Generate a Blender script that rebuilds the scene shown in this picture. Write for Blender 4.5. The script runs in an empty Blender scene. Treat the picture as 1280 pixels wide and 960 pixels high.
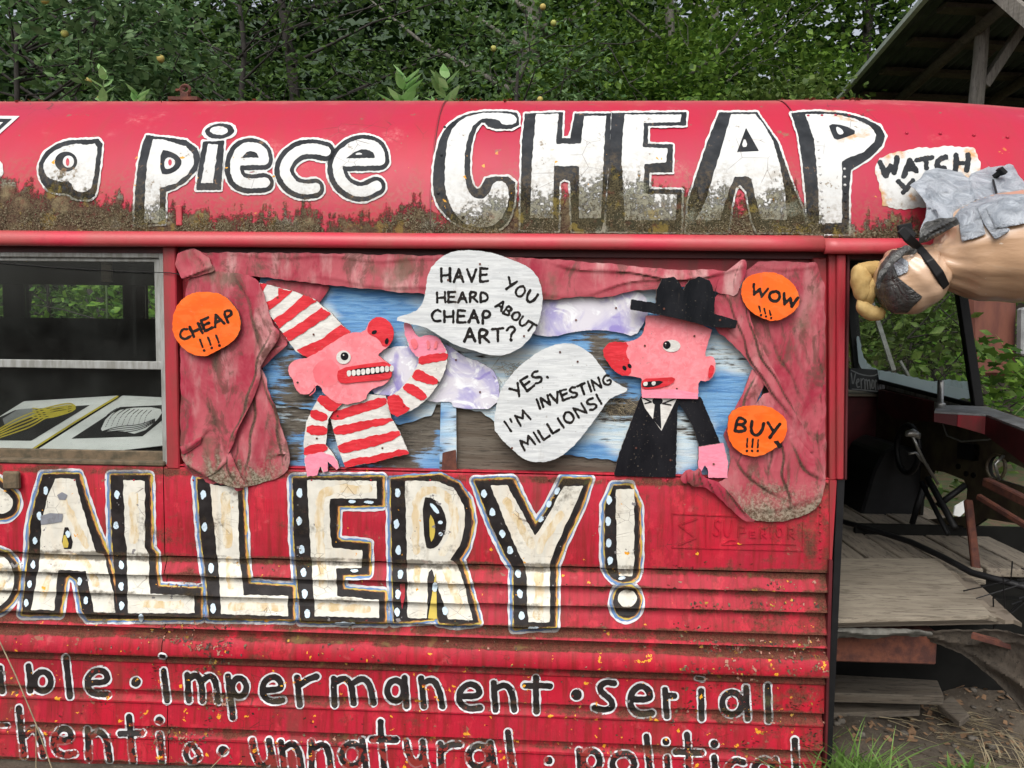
import bpy, bmesh, math, random
import numpy as np
from mathutils import Vector, Matrix
from mathutils.bvhtree import BVHTree
random.seed(7); rng = np.random.RandomState(11)
R = math.radians
sc = bpy.context.scene
COL = sc.collection

# ---------------------------------------------------------------- camera
CAM = np.array([0.0, -2.0, 1.3]); F = 962.0
yaw, pitch, roll = R(2.7), R(-4.0), R(0.7)
fw = np.array([-math.sin(yaw)*math.cos(pitch), math.cos(yaw)*math.cos(pitch), math.sin(pitch)])
rt = np.array([math.cos(yaw), math.sin(yaw), 0.0]); up = np.cross(rt, fw)
rt, up = math.cos(roll)*rt+math.sin(roll)*up, -math.sin(roll)*rt+math.cos(roll)*up
cd = bpy.data.cameras.new("camera"); cam = bpy.data.objects.new("camera", cd); COL.objects.link(cam)
cd.sensor_width = 36; cd.lens = 36*F/1280; cd.clip_end = 2000; cd.clip_start = 0.02
cam.matrix_world = Matrix([[rt[0], up[0], -fw[0], CAM[0]], [rt[1], up[1], -fw[1], CAM[1]], [rt[2], up[2], -fw[2], CAM[2]], [0, 0, 0, 1]])
sc.camera = cam

# ---------------------------------------------------------------- sky, sun, exposure
w = bpy.data.worlds.new("World"); sc.world = w; w.use_nodes = True
nt = w.node_tree; bg = nt.nodes["Background"]
sky = nt.nodes.new("ShaderNodeTexSky"); sky.sky_type = 'NISHITA'; sky.sun_disc = False
SUN_EL, SUN_AZ = R(50), R(190)
sky.sun_elevation = SUN_EL; sky.sun_rotation = SUN_AZ; sky.air_density = 1.0; sky.dust_density = 5.0; sky.ozone_density = 1.0
hs = nt.nodes.new("ShaderNodeHueSaturation"); hs.inputs["Saturation"].default_value = 0.35   # overcast: grey-white sky
nt.links.new(sky.outputs[0], hs.inputs["Color"]); nt.links.new(hs.outputs[0], bg.inputs[0]); bg.inputs[1].default_value = 0.12
sd = bpy.data.lights.new("sun", 'SUN'); sun = bpy.data.objects.new("sun", sd); COL.objects.link(sun)
sd.energy = 1.1; sd.angle = R(50); sd.color = (1, .97, .92)
sdir = Vector((math.sin(SUN_AZ)*math.cos(SUN_EL), math.cos(SUN_AZ)*math.cos(SUN_EL), math.sin(SUN_EL)))
sun.rotation_euler = sdir.to_track_quat('Z', 'Y').to_euler()
sc.view_settings.view_transform = 'Standard'; sc.view_settings.look = 'None'; sc.view_settings.gamma = 1
sc.view_settings.exposure = 0.66
sc.cycles.max_bounces = 8; sc.cycles.transparent_max_bounces = 16; sc.cycles.sample_clamp_indirect = 6

# ---------------------------------------------------------------- geometry helpers
def ray(px, py):
    return fw + rt*(px-640)/F - up*(py-480)/F
def at(px, py, Y):
    """the point of the sight line of a photo position at world depth Y"""
    d = ray(px, py); t = (Y-CAM[1])/d[1]; return CAM+t*d
def atz(px, py, Z):
    d = ray(px, py); t = (Z-CAM[2])/d[2]; return CAM+t*d
def proj(P):
    d = P-CAM; z = d@fw; return 640+F*(d@rt)/z, 480-F*(d@up)/z
def zp(py, Y=0.0): return at(640, py, Y)[2]
def xp(px, Y=0.0, py=450): return at(px, py, Y)[0]

def tag(o, label=None, cat=None, group=None, kind=None):
    if label: o['label'] = label
    if cat: o['category'] = cat
    if group: o['group'] = group
    if kind: o['kind'] = kind
    return o
def empty(name, loc=(0, 0, 0), label=None, cat=None, group=None):
    o = bpy.data.objects.new(name, None); COL.objects.link(o); o.location = loc; o.empty_display_size = .1
    return tag(o, label, cat, group)
def link(o, parent=None):
    COL.objects.link(o)
    if parent is not None:
        o.parent = parent
        q = parent; L = Vector((0, 0, 0))
        while q: L = L+q.location; q = q.parent
        o.location = o.location-L
    return o
class MB:
    def __init__(s): s.v = []; s.f = []; s.m = []; s.n = 0; s.nr = []
    def add(s, V, Fc, m=0):
        V = [tuple(map(float, p)) for p in V]
        s.v += V; s.f += [tuple(i+s.n for i in f) for f in Fc]; s.m += [m]*len(Fc); s.n += len(V)
    def box(s, a, b, m=0):
        x0, y0, z0 = a; x1, y1, z1 = b
        s.hexa([(x0, y0, z0), (x1, y0, z0), (x1, y1, z0), (x0, y1, z0), (x0, y0, z1), (x1, y0, z1), (x1, y1, z1), (x0, y1, z1)], m)
    def hexa(s, V, m=0):
        s.add(V, [(0, 3, 2, 1), (4, 5, 6, 7), (0, 1, 5, 4), (1, 2, 6, 5), (2, 3, 7, 6), (3, 0, 4, 7)], m)
    def bar(s, p, q, wx, wz=None, m=0, upv=(0, 0, 1)):
        p = Vector(p); q = Vector(q); d = (q-p).normalized(); u = Vector(upv)
        if abs(d.dot(u)) > .95: u = Vector((0, 1, 0))
        a = d.cross(u).normalized(); b = a.cross(d); wz = wz or wx; a = a*wx/2; b = b*wz/2
        s.hexa([p-a-b, p+a-b, q+a-b, q-a-b, p-a+b, p+a+b, q+a+b, q-a+b], m)
    def tube(s, pts, rad, n=8, m=0, cap=True):
        pts = [Vector(p) for p in pts]; k = len(pts)
        if not hasattr(rad, '__len__'): rad = [rad]*k
        V = []; prev = None
        for i, p in enumerate(pts):
            d = (pts[min(i+1, k-1)]-pts[max(i-1, 0)]).normalized()
            if prev is None:
                a = d.cross(Vector((0, 0, 1)) if abs(d.z) < .9 else Vector((1, 0, 0))).normalized()
            else:
                a = (prev-d*prev.dot(d)).normalized()
            prev = a; b = d.cross(a)
            for j in range(n):
                t = 2*math.pi*j/n; V.append(p+(a*math.cos(t)+b*math.sin(t))*rad[i])
        Fc = [(i*n+j, i*n+(j+1) % n, (i+1)*n+(j+1) % n, (i+1)*n+j) for i in range(k-1) for j in range(n)]
        if cap: Fc += [tuple(range(n-1, -1, -1)), tuple((k-1)*n+j for j in range(n))]
        s.add(V, Fc, m)
    def build(s, name, mats, parent=None, smooth=False, weld=0, bevel=0):
        me = bpy.data.meshes.new(name); me.from_pydata(s.v, [], s.f)
        for mt in (mats if isinstance(mats, (list, tuple)) else [mats]): me.materials.append(mt)
        me.polygons.foreach_set("material_index", s.m)
        if weld or bevel:
            bm = bmesh.new(); bm.from_mesh(me)
            if weld: bmesh.ops.remove_doubles(bm, verts=bm.verts, dist=weld)
            if bevel: bmesh.ops.bevel(bm, geom=bm.edges[:], offset=bevel, segments=1, affect='EDGES')
            bm.to_mesh(me); bm.free()
        if smooth: me.polygons.foreach_set("use_smooth", [True]*len(me.polygons))
        me.update()
        o = bpy.data.objects.new(name, me); return link(o, parent)

def box(name, a, b, mat, parent=None, bevel=0):
    m = MB(); m.box(a, b); return m.build(name, mat, parent, bevel=bevel)

# ---------------------------------------------------------------- flat shapes as signed distance (photo units)
class S:
    def __init__(s, f, bb): s.f = f; s.bb = bb
    def __call__(s, x, y): return s.f(x, y)
    def __or__(a, b): return S(lambda x, y: np.minimum(a.f(x, y), b.f(x, y)), (min(a.bb[0], b.bb[0]), min(a.bb[1], b.bb[1]), max(a.bb[2], b.bb[2]), max(a.bb[3], b.bb[3])))
    def __sub__(a, b): return S(lambda x, y: np.maximum(a.f(x, y), -b.f(x, y)), a.bb)
    def __and__(a, b): return S(lambda x, y: np.maximum(a.f(x, y), b.f(x, y)), a.bb)
    def dil(a, r): return S(lambda x, y: a.f(x, y)-r, (a.bb[0]-r, a.bb[1]-r, a.bb[2]+r, a.bb[3]+r))
    def sh(a, dx, dy=0): return S(lambda x, y: a.f(x-dx, y-dy), (a.bb[0]+dx, a.bb[1]+dy, a.bb[2]+dx, a.bb[3]+dy))
    def wob(a, amp=.8, k=.25, ph=0.):
        def g(x, y):
            return a.f(x, y)+amp*(np.sin(x*k+1.7*np.sin(y*k*.7+ph)+ph)+np.sin(y*k*1.3+1.3*np.sin(x*k*.8+ph)))*.5+amp*.4*np.sin(x*k*3.1+y*k*2.3+ph)
        return S(g, (a.bb[0]-amp*2, a.bb[1]-amp*2, a.bb[2]+amp*2, a.bb[3]+amp*2))
def chaikin(p, n, closed=True):
    p = np.array(p, float)
    for _ in range(n):
        q = np.roll(p, -1, 0)
        if closed: p = np.stack([p*.75+q*.25, p*.25+q*.75], 1).reshape(-1, 2)
        else:
            a = p[:-1]; b = p[1:]; p = np.vstack([p[:1], np.stack([a*.75+b*.25, a*.25+b*.75], 1).reshape(-1, 2), p[-1:]])
    return p
def segd(x, y, a, b):
    dx, dy = b[0]-a[0], b[1]-a[1]; L = dx*dx+dy*dy+1e-9
    t = np.clip(((x-a[0])*dx+(y-a[1])*dy)/L, 0, 1)
    return np.hypot(x-a[0]-t*dx, y-a[1]-t*dy), t
def poly(p, sm=0):
    p = chaikin(p, sm) if sm else np.array(p, float)
    def f(x, y):
        d = np.full(x.shape, 1e9); ins = np.zeros(x.shape, bool)
        for i in range(len(p)):
            a = p[i]; b = p[(i+1) % len(p)]
            d = np.minimum(d, segd(x, y, a, b)[0])
            if a[1] != b[1]:
                c = ((a[1] > y) != (b[1] > y)) & (x < (b[0]-a[0])*(y-a[1])/(b[1]-a[1])+a[0]); ins ^= c
        return np.where(ins, -d, d)
    return S(f, (p[:, 0].min(), p[:, 1].min(), p[:, 0].max(), p[:, 1].max()))
def stroke(p, w, sm=2, w2=None):
    p = chaikin(p, sm, False) if (sm and len(p) > 2) else np.array(p, float)
    w2 = w if w2 is None else w2; n = len(p)-1; W = max(w, w2)/2
    def f(x, y):
        d = np.full(x.shape, 1e9)
        for i in range(n):
            q, t = segd(x, y, p[i], p[i+1]); r = (w+(w2-w)*(i+t)/n)/2; d = np.minimum(d, q-r)
        return d
    return S(f, (p[:, 0].min()-W, p[:, 1].min()-W, p[:, 0].max()+W, p[:, 1].max()+W))
def ell(cx, cy, rx, ry, a=0):
    c, s_ = math.cos(a), math.sin(a); m = max(rx, ry)
    def f(x, y):
        u = ((x-cx)*c+(y-cy)*s_)/rx; v = (-(x-cx)*s_+(y-cy)*c)/ry
        return (np.hypot(u, v)-1)*min(rx, ry)
    return S(f, (cx-m, cy-m, cx+m, cy+m))
def ring(cx, cy, rx, ry, w):
    def f(x, y): return np.abs(np.hypot((x-cx)/rx, (y-cy)/ry)-1)*min(rx, ry)-w/2
    return S(f, (cx-rx-w, cy-ry-w, cx+rx+w, cy+ry+w))
def U(*a):
    a = [b for b in a]; r = a[0]
    for b in a[1:]: r = r | b
    return r
def T(x0, y0, s):
    def g(*pts):
        return [(x0+p[0]/s, y0+p[1]/s) for p in pts]
    return g

# ---------------------------------------------------------------- surfaces
class Prof:
    """extruded along X; knots (y, z) from bottom to top"""
    def __init__(s, K, droop=False):
        s.K = np.array(K, float); d = np.diff(s.K, axis=0); L = np.hypot(d[:, 0], d[:, 1])
        s.a = np.concatenate([[0], np.cumsum(L)])
        n = np.stack([-d[:, 1], d[:, 0]], 1)/L[:, None]       # outward (towards -y for upward run)
        m = np.zeros_like(s.K); m[:-1] += n; m[1:] += n; m /= np.linalg.norm(m, axis=1)[:, None]; s.n = m; s.droop = droop
    def pos(s, u, v, off):
        y = np.interp(v, s.a, s.K[:, 0]); z = np.interp(v, s.a, s.K[:, 1])
        ny = np.interp(v, s.a, s.n[:, 0]); nz = np.interp(v, s.a, s.n[:, 1])
        if s.droop: z = z-0.022*np.clip((u-.85)/.5, 0, 2)**2*np.clip((z-s.K[0, 1])/.4, 0, 1.2)
        P = np.stack([u, y+ny*off, z+nz*off], -1); return P
    def nrm(s, u, v):
        ny = np.interp(v, s.a, s.n[:, 0]); nz = np.interp(v, s.a, s.n[:, 1]); return np.stack([u*0, ny, nz], -1)
    def uv(s, px, py):
        d = ray(px, py); best = None
        for i in range(len(s.K)-1):
            (y0, z0), (y1, z1) = s.K[i], s.K[i+1]
            A = np.array([[d[1], -(y1-y0)], [d[2], -(z1-z0)]])
            if abs(np.linalg.det(A)) < 1e-12: continue
            t, k = np.linalg.solve(A, np.array([y0-CAM[1], z0-CAM[2]]))
            if -1e-6 <= k <= 1+1e-6 and (best is None or t < best[0]): best = (t, s.a[i]+k*(s.a[i+1]-s.a[i]))
        if best is None:
            t = 2.05/d[1]; return CAM[0]+t*d[0], s.a[-1] if py < 300 else s.a[0]
        return CAM[0]+best[0]*d[0], best[1]
    def rows(s, v0, v1, h):
        r = np.arange(v0, v1+h, h); k = s.a[(s.a > v0) & (s.a < v1)]
        r = np.array([q for q in r if len(k) == 0 or np.abs(k-q).min() > h*.2]); return np.unique(np.concatenate([r, k]))
    clamp = property(lambda s: (s.a[0], s.a[-1]))
class Plane:
    def __init__(s, O, A, B):
        s.O = np.array(O, float); s.A = np.array(A, float); s.B = np.array(B, float); s.A /= np.linalg.norm(s.A)
        s.B = s.B-s.A*(s.B@s.A); s.B /= np.linalg.norm(s.B); s.N = np.cross(s.A, s.B)
        s.N = s.N if s.N@(CAM-s.O) > 0 else -s.N
    def pos(s, u, v, off): return s.O+u[..., None]*s.A+v[..., None]*s.B+s.N*off
    def nrm(s, u, v): return np.zeros(u.shape+(3,))+s.N
    def uv(s, px, py):
        d = ray(px, py); t = ((s.O-CAM)@s.N)/(d@s.N); P = CAM+t*d-s.O; return P@s.A, P@s.B
    def rows(s, v0, v1, h): return np.arange(v0, v1+h, h)
    clamp = (-1e9, 1e9)
def vplane(y): return Plane((0, y, 0), (1, 0, 0), (0, 0, 1))
class PxSurf:
    """a relief sheet: depth Yf(px,py) - off, sampled on the sight lines"""
    def __init__(s, Yf): s.Y = Yf
    def pos(s, u, v, off):
        px, py = u*500, -v*500; Y = s.Y(px, py)-off
        d = fw+rt*((px-640)/F)[..., None]-up*((py-480)/F)[..., None]; t = (Y-CAM[1])/d[..., 1]; return CAM+t[..., None]*d
    def nrm(s, u, v): return np.zeros(u.shape+(3,))+np.array([0, -1, 0])
    def uv(s, px, py): return px/500, -py/500
    def rows(s, v0, v1, h): return np.arange(v0, v1+h, h)
    clamp = (-1e9, 1e9); nomerge = True
class RaySurf:
    def __init__(s, bvhs): s.b = bvhs
    def pos(s, u, v, off):
        out = np.full(u.shape+(3,), np.nan)
        for i in np.ndindex(u.shape):
            px, py = u[i]*500, -v[i]*500; d = Vector(ray(px, py)).normalized(); best = None
            for b in s.b:
                h = b.ray_cast(Vector(CAM), d)
                if h[0] is not None and (best is None or h[3] < best[3]): best = h
            if best is not None:
                n = best[1] if best[1].dot(d) < 0 else -best[1]
                out[i] = np.array(best[0]-d*off*.6+n*off*.4)
        return out
    def nrm(s, u, v): return np.zeros(u.shape+(3,))+np.array([0, -1, 0])
    def uv(s, px, py): return px/500, -py/500
    def rows(s, v0, v1, h): return np.arange(v0, v1+h, h)
    clamp = (-1e9, 1e9); nomerge = True

def raster(mb, shape, surf, off, h=.0021, m=0, thick=0, me=None, back=True, tdir=None):
    x0, y0, x1, y1 = shape.bb; q = []
    for a in np.linspace(x0, x1, 5):
        for b in (y0, (y0+y1)/2, y1): q.append(surf.uv(a, b))
    for b in np.linspace(y0, y1, 7):
        for a in (x0, x1): q.append(surf.uv(a, b))
    q = np.array(q); u0, v0 = q.min(0)-4*h; u1, v1 = q.max(0)+4*h
    v0 = max(v0, surf.clamp[0]); v1 = min(v1, surf.clamp[1])
    us = np.arange(u0, u1+h, h); vs = surf.rows(v0, v1, h); vs = vs[vs <= surf.clamp[1]]
    Ug, Vg = np.meshgrid(us, vs); P = surf.pos(Ug, Vg, off)
    bad = np.isnan(P[..., 0]); P2 = np.where(bad[..., None], CAM+fw*50, P)
    px, py = proj(P2); Fd = shape(px, py); Fd = np.where(bad, 5.0, Fd)
    I = Fd < 0; c = I[:-1, :-1]*1+I[:-1, 1:]*2+I[1:, 1:]*4+I[1:, :-1]*8
    nv, nu = c.shape; full = c == 15
    V = []; Fc = []
    nm = getattr(surf, 'nomerge', False)
    for i in range(nv):
        row = full[i]
        if not row.any(): continue
        if nm: st = np.where(row)[0]; en = st+1
        else:
            dd = np.diff(np.concatenate([[0], row.astype(int), [0]])); st = np.where(dd == 1)[0]; en = np.where(dd == -1)[0]
        for a, b in zip(st, en):
            k = len(V); V += [P[i, a], P[i, b], P[i+1, b], P[i+1, a]]; Fc.append((k, k+1, k+2, k+3))
    segs = []
    for i, j in zip(*np.where((c > 0) & (c < 15))):
        cs = ((i, j), (i, j+1), (i+1, j+1), (i+1, j)); pts = []; kinds = []
        for k in range(4):
            a = cs[k]; b = cs[(k+1) % 4]; fa = Fd[a]; fb = Fd[b]
            if fa < 0: pts.append(P[a]); kinds.append(0)
            if (fa < 0) != (fb < 0):
                t = fa/(fa-fb); A = P2[a]; B = P2[b]
                if bad[a]: t = 1.
                if bad[b]: t = 0.
                pts.append(A+(B-A)*t if not (bad[a] or bad[b]) else (B if bad[a] else A)); kinds.append(1 if fa < 0 else 2)
        n = len(pts)
        if n < 3: continue
        k0 = len(V); V += pts; Fc.append(tuple(range(k0, k0+n)))
        for k in range(n):
            if kinds[k] == 1 and kinds[(k+1) % n] == 2: segs.append((pts[k], pts[(k+1) % n]))
    mb.add(V, Fc, m)
    if thick:
        tv = np.array([0, thick, 0]) if tdir is None else np.array(tdir)*thick
        SV = []; SF = []
        for a, b in segs:
            k = len(SV); SV += [b, a, a+tv, b+tv]; SF.append((k, k+1, k+2, k+3))
        mb.add(SV, SF, m if me is None else me)
        if back: mb.add([p+tv for p in V], [f[::-1] for f in Fc], m if me is None else me)
def decal(name, surf, layers, parent, off=.0006, step=.00035, h=.0021, label=None):
    """paint: a stack of thin coats, each its own outline"""
    mb = MB(); mats = []
    for k, (shp, mt) in enumerate(layers):
        if mt not in mats: mats.append(mt)
        raster(mb, shp, surf, off+k*step, h, mats.index(mt))
    o = mb.build(name, mats, parent)
    if isinstance(surf, Prof) and surf.droop:
        me = o.data; co = np.zeros(len(me.vertices)*3); me.vertices.foreach_get("co", co); co = co.reshape(-1, 3)
        vv = np.interp(co[:, 2]+0.022*np.clip((co[:, 0]-.85)/.5, 0, 2)**2*np.clip((co[:, 2]-ZR)/.4, 0, 1.2), surf.K[:, 1], surf.a); N = surf.nrm(co[:, 0], vv)
        me.polygons.foreach_set("use_smooth", [True]*len(me.polygons)); me.normals_split_custom_set_from_vertices([tuple(n) for n in N])
    if label: o['label'] = label
    return o
def cutout(name, surf, shape, mats, parent=None, off=0, thick=.009, h=.0021, smooth=False):
    mb = MB(); raster(mb, shape, surf, off, h, 0, thick, 1); return mb.build(name, mats, parent)

# ---------------------------------------------------------------- brush font (unit box, y down)
FONT = {
 'H': (.8, [[(0, 0), (.02, 1)], [(.75, -.03), (.78, 1)], [(.02, .55), (.76, .48)]]), 'A': (.85, [[(0, 1), (.42, 0), (.8, 1)], [(.15, .65), (.68, .6)]]),
 'V': (.8, [[(0, 0), (.4, 1), (.78, 0)]]), 'E': (.7, [[(.66, .02), (.04, 0), (.02, 1), (.7, .97)], [(.03, .5), (.58, .46)]]),
 'Y': (.8, [[(0, 0), (.4, .45)], [(.78, -.03), (.3, 1)]]), 'O': (.85, [[(.4, 0), (.08, .25), (.02, .65), (.3, 1), (.68, .9), (.8, .5), (.68, .1), (.4, 0)]]),
 'U': (.8, [[(.02, 0), (.02, .6), (.25, 1), (.55, .95), (.75, .6), (.78, 0)]]), 'R': (.75, [[(.03, 1), (.02, 0), (.5, .03), (.62, .25), (.45, .5), (.05, .55)], [(.3, .53), (.72, 1)]]),
 'D': (.8, [[(.03, 1), (.02, 0), (.45, .08), (.75, .45), (.6, .85), (.03, 1)]]), 'B': (.75, [[(.03, 1), (.02, 0), (.5, .03), (.6, .25), (.4, .47), (.05, .5)], [(.35, .48), (.68, .65), (.6, .92), (.03, 1)]]),
 'T': (.8, [[(0, .05), (.8, -.02)], [(.4, .02), (.38, 1)]]), 'C': (.8, [[(.75, .12), (.45, -.02), (.1, .25), (.03, .65), (.3, 1), (.78, .9)]]),
 'P': (.7, [[(.05, 1), (.02, 0), (.5, 0), (.65, .25), (.5, .5), (.05, .55)]]), '?': (.7, [[(.02, .25), (.2, 0), (.55, 0), (.65, .25), (.35, .55), (.33, .72)], [(.3, .97), (.31, 1.0)]]),
 'S': (.7, [[(.66, .1), (.3, -.02), (.05, .22), (.25, .47), (.6, .62), (.62, .9), (.3, 1.02), (.02, .88)]]), '.': (.3, [[(.12, .95), (.13, .99)]]),
 'I': (.25, [[(.12, 0), (.14, 1)]]), "'": (.25, [[(.12, 0), (.1, .25)]]), 'M': (1., [[(0, 1), (.1, 0), (.48, .6), (.85, 0), (.98, 1)]]),
 'N': (.85, [[(.02, 1), (.05, 0), (.75, 1), (.78, -.02)]]), 'G': (.85, [[(.75, .12), (.45, -.02), (.08, .3), (.05, .7), (.35, 1), (.75, .9), (.78, .55), (.45, .55)]]),
 'L': (.65, [[(.03, 0), (.03, 1), (.62, .97)]]), '!': (.3, [[(.14, 0), (.12, .68)], [(.12, .96), (.12, 1.0)]]), 'W': (1.1, [[(0, 0), (.25, 1), (.52, .25), (.8, 1), (1.05, 0)]]), ' ': (.4, [])}
def text(word, p0, p1, hgt, w, gap=.22, jit=.03):
    tot = sum(FONT[c][0] for c in word)+gap*(len(word)-1); p0 = np.array(p0, float); p1 = np.array(p1, float)
    e = (p1-p0)/tot; d = (p1-p0)/np.linalg.norm(p1-p0); n = np.array([d[1], -d[0]])*hgt; x = 0; out = []
    for c in word:
        wd, st = FONT[c]; jy = random.uniform(-jit, jit)*2; js = 1+random.uniform(-jit, jit)*2
        for q in st:
            pts = [tuple(p0+e*(x+a*1.0)+n*((1-b)*js+jy)) for a, b in q]
            out.append(stroke(pts, w*random.uniform(.9, 1.15), 1 if len(pts) > 3 and c not in 'EMNWL' else 0))
        x += wd+gap
    return U(*out)
# ---------------------------------------------------------------- materials
class N:
    """small node-graph writer"""
    def __init__(s, name):
        s.mt = bpy.data.materials.new(name); s.mt.use_nodes = True; s.t = s.mt.node_tree; s.b = s.t.nodes["Principled BSDF"]; s.out = s.t.nodes["Material Output"]
        s.P = s.new("ShaderNodeNewGeometry").outputs["Position"]
    def new(s, k, **kw):
        n = s.t.nodes.new(k)
        for a, b in kw.items(): setattr(n, a, b)
        return n
    def put(s, sock, v):
        if isinstance(v, bpy.types.NodeSocket): s.t.links.new(v, sock)
        else: sock.default_value = v
    def math(s, op, a, b=0., c=0., clamp=False):
        n = s.new("ShaderNodeMath", operation=op, use_clamp=clamp); s.put(n.inputs[0], a); s.put(n.inputs[1], b)
        s.put(n.inputs[2], c); return n.outputs[0]
    def mapping(s, sc_=(1, 1, 1), loc=(0, 0, 0), rot=(0, 0, 0), src=None):
        n = s.new("ShaderNodeMapping"); s.put(n.inputs["Vector"], src or s.P); n.inputs["Scale"].default_value = sc_; n.inputs["Location"].default_value = loc; n.inputs["Rotation"].default_value = rot
        return n.outputs[0]
    def noise(s, scale, detail=4, rough=.55, vec=None, dist=0., col=False):
        n = s.new("ShaderNodeTexNoise"); s.put(n.inputs["Vector"], vec or s.P); n.inputs["Scale"].default_value = scale
        n.inputs["Detail"].default_value = detail; n.inputs["Roughness"].default_value = rough; n.inputs["Distortion"].default_value = dist
        return n.outputs["Color" if col else "Fac"]
    def step(s, v, a, b):
        n = s.new("ShaderNodeMapRange", interpolation_type='SMOOTHSTEP'); s.put(n.inputs["Value"], v); s.put(n.inputs["From Min"], a); s.put(n.inputs["From Max"], b)
        return n.outputs[0]
    def mix(s, f, a, b):
        n = s.new("ShaderNodeMix", data_type='RGBA'); s.put(n.inputs["Factor"], f)
        s.put(n.inputs["A"], c4(a)); s.put(n.inputs["B"], c4(b)); return n.outputs["Result"]
    def mul(s, *a):
        r = a[0]
        for b in a[1:]: r = s.math('MULTIPLY', r, b)
        return r
    def curve(s, v, lo, hi, pts, vec=True):
        n = s.new("ShaderNodeMapRange"); s.put(n.inputs["Value"], v); n.inputs["From Min"].default_value = lo; n.inputs["From Max"].default_value = hi
        c = s.new("ShaderNodeFloatCurve"); cv = c.mapping.curves[0]
        pts = [((a-lo)/(hi-lo), b) for a, b in pts]
        cv.points[0].location = pts[0]; cv.points[1].location = pts[-1]
        for p in pts[1:-1]: cv.points.new(*p)
        for p in cv.points: p.handle_type = 'VECTOR'
        c.mapping.update(); s.put(c.inputs["Value"], n.outputs[0]); return c.outputs[0]
    def xyz(s):
        n = s.new("ShaderNodeSeparateXYZ"); s.put(n.inputs[0], s.P); return n.outputs
    def bump(s, h, strength=.3, dist=.002, prev=None):
        n = s.new("ShaderNodeBump"); s.put(n.inputs["Height"], h); n.inputs["Strength"].default_value = strength; n.inputs["Distance"].default_value = dist
        if prev is not None: s.put(n.inputs["Normal"], prev)
        return n.outputs[0]
    def done(s, col, rough=.6, nrm=None, metal=0., spec=.5):
        s.put(s.b.inputs["Base Color"], c4(col)); s.put(s.b.inputs["Roughness"], rough); s.put(s.b.inputs["Metallic"], metal)
        s.put(s.b.inputs["Specular IOR Level"], spec)
        if nrm is not None: s.put(s.b.inputs["Normal"], nrm)
        return s.mt
def c4(c):
    if isinstance(c, bpy.types.NodeSocket): return c
    return tuple(c)+(1,) if len(c) == 3 else tuple(c)
def plain(name, c, rough=.6, var=.25, scale=20, c2=None, metal=0., bump=.15, bs=120, spec=.5, stretch=(1, 1, 1)):
    g = N(name); m = g.mapping(stretch); n = g.noise(scale, 5, .6, m); c2 = c2 or tuple(x*(1-var) for x in c)
    col = g.mix(g.step(n, .35, .65), c, c2); f = g.noise(scale*7, 3, .6, m)
    col = g.mix(g.mul(g.step(f, .55, .8), .35), col, tuple(x*.55 for x in c))
    return g.done(col, rough, g.bump(g.noise(bs, 4, .6, m), bump, .003), metal, spec)

ZR = zp(294)     # z where the roof sheet meets the drip rail
MOSSX = [(-3.5, .14), (xp(0), .16), (xp(30), .17), (xp(50), .12), (xp(100), .13), (xp(140), .10), (xp(150), .13), (xp(165), .09), (xp(210), .09), (xp(250), .06), (xp(330), .055), (xp(380), .075), (xp(420), .05),
         (xp(480), .06), (xp(500), .09), (xp(530), .11), (xp(538), .04), (xp(575), .07), (xp(620), .12), (xp(660), .13), (xp(700), .13), (xp(740), .17), (xp(770), .18), (xp(800), .14), (xp(850), .12), (xp(880), .15), (xp(930), .11), (xp(960), .14), (xp(985), .19), (xp(1005), .08), (xp(1040), .03), (xp(1100), .05), (2.0, .05)]
BANDS = [(596, 604, .6), (704, 715, .65), (728, 737, .45), (753, 761, .4), (781, 795, .8), (797, 809, 1.), (830, 842, .9), (877, 891, .45), (923, 935, .5), (968, 980, .6)]
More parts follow.
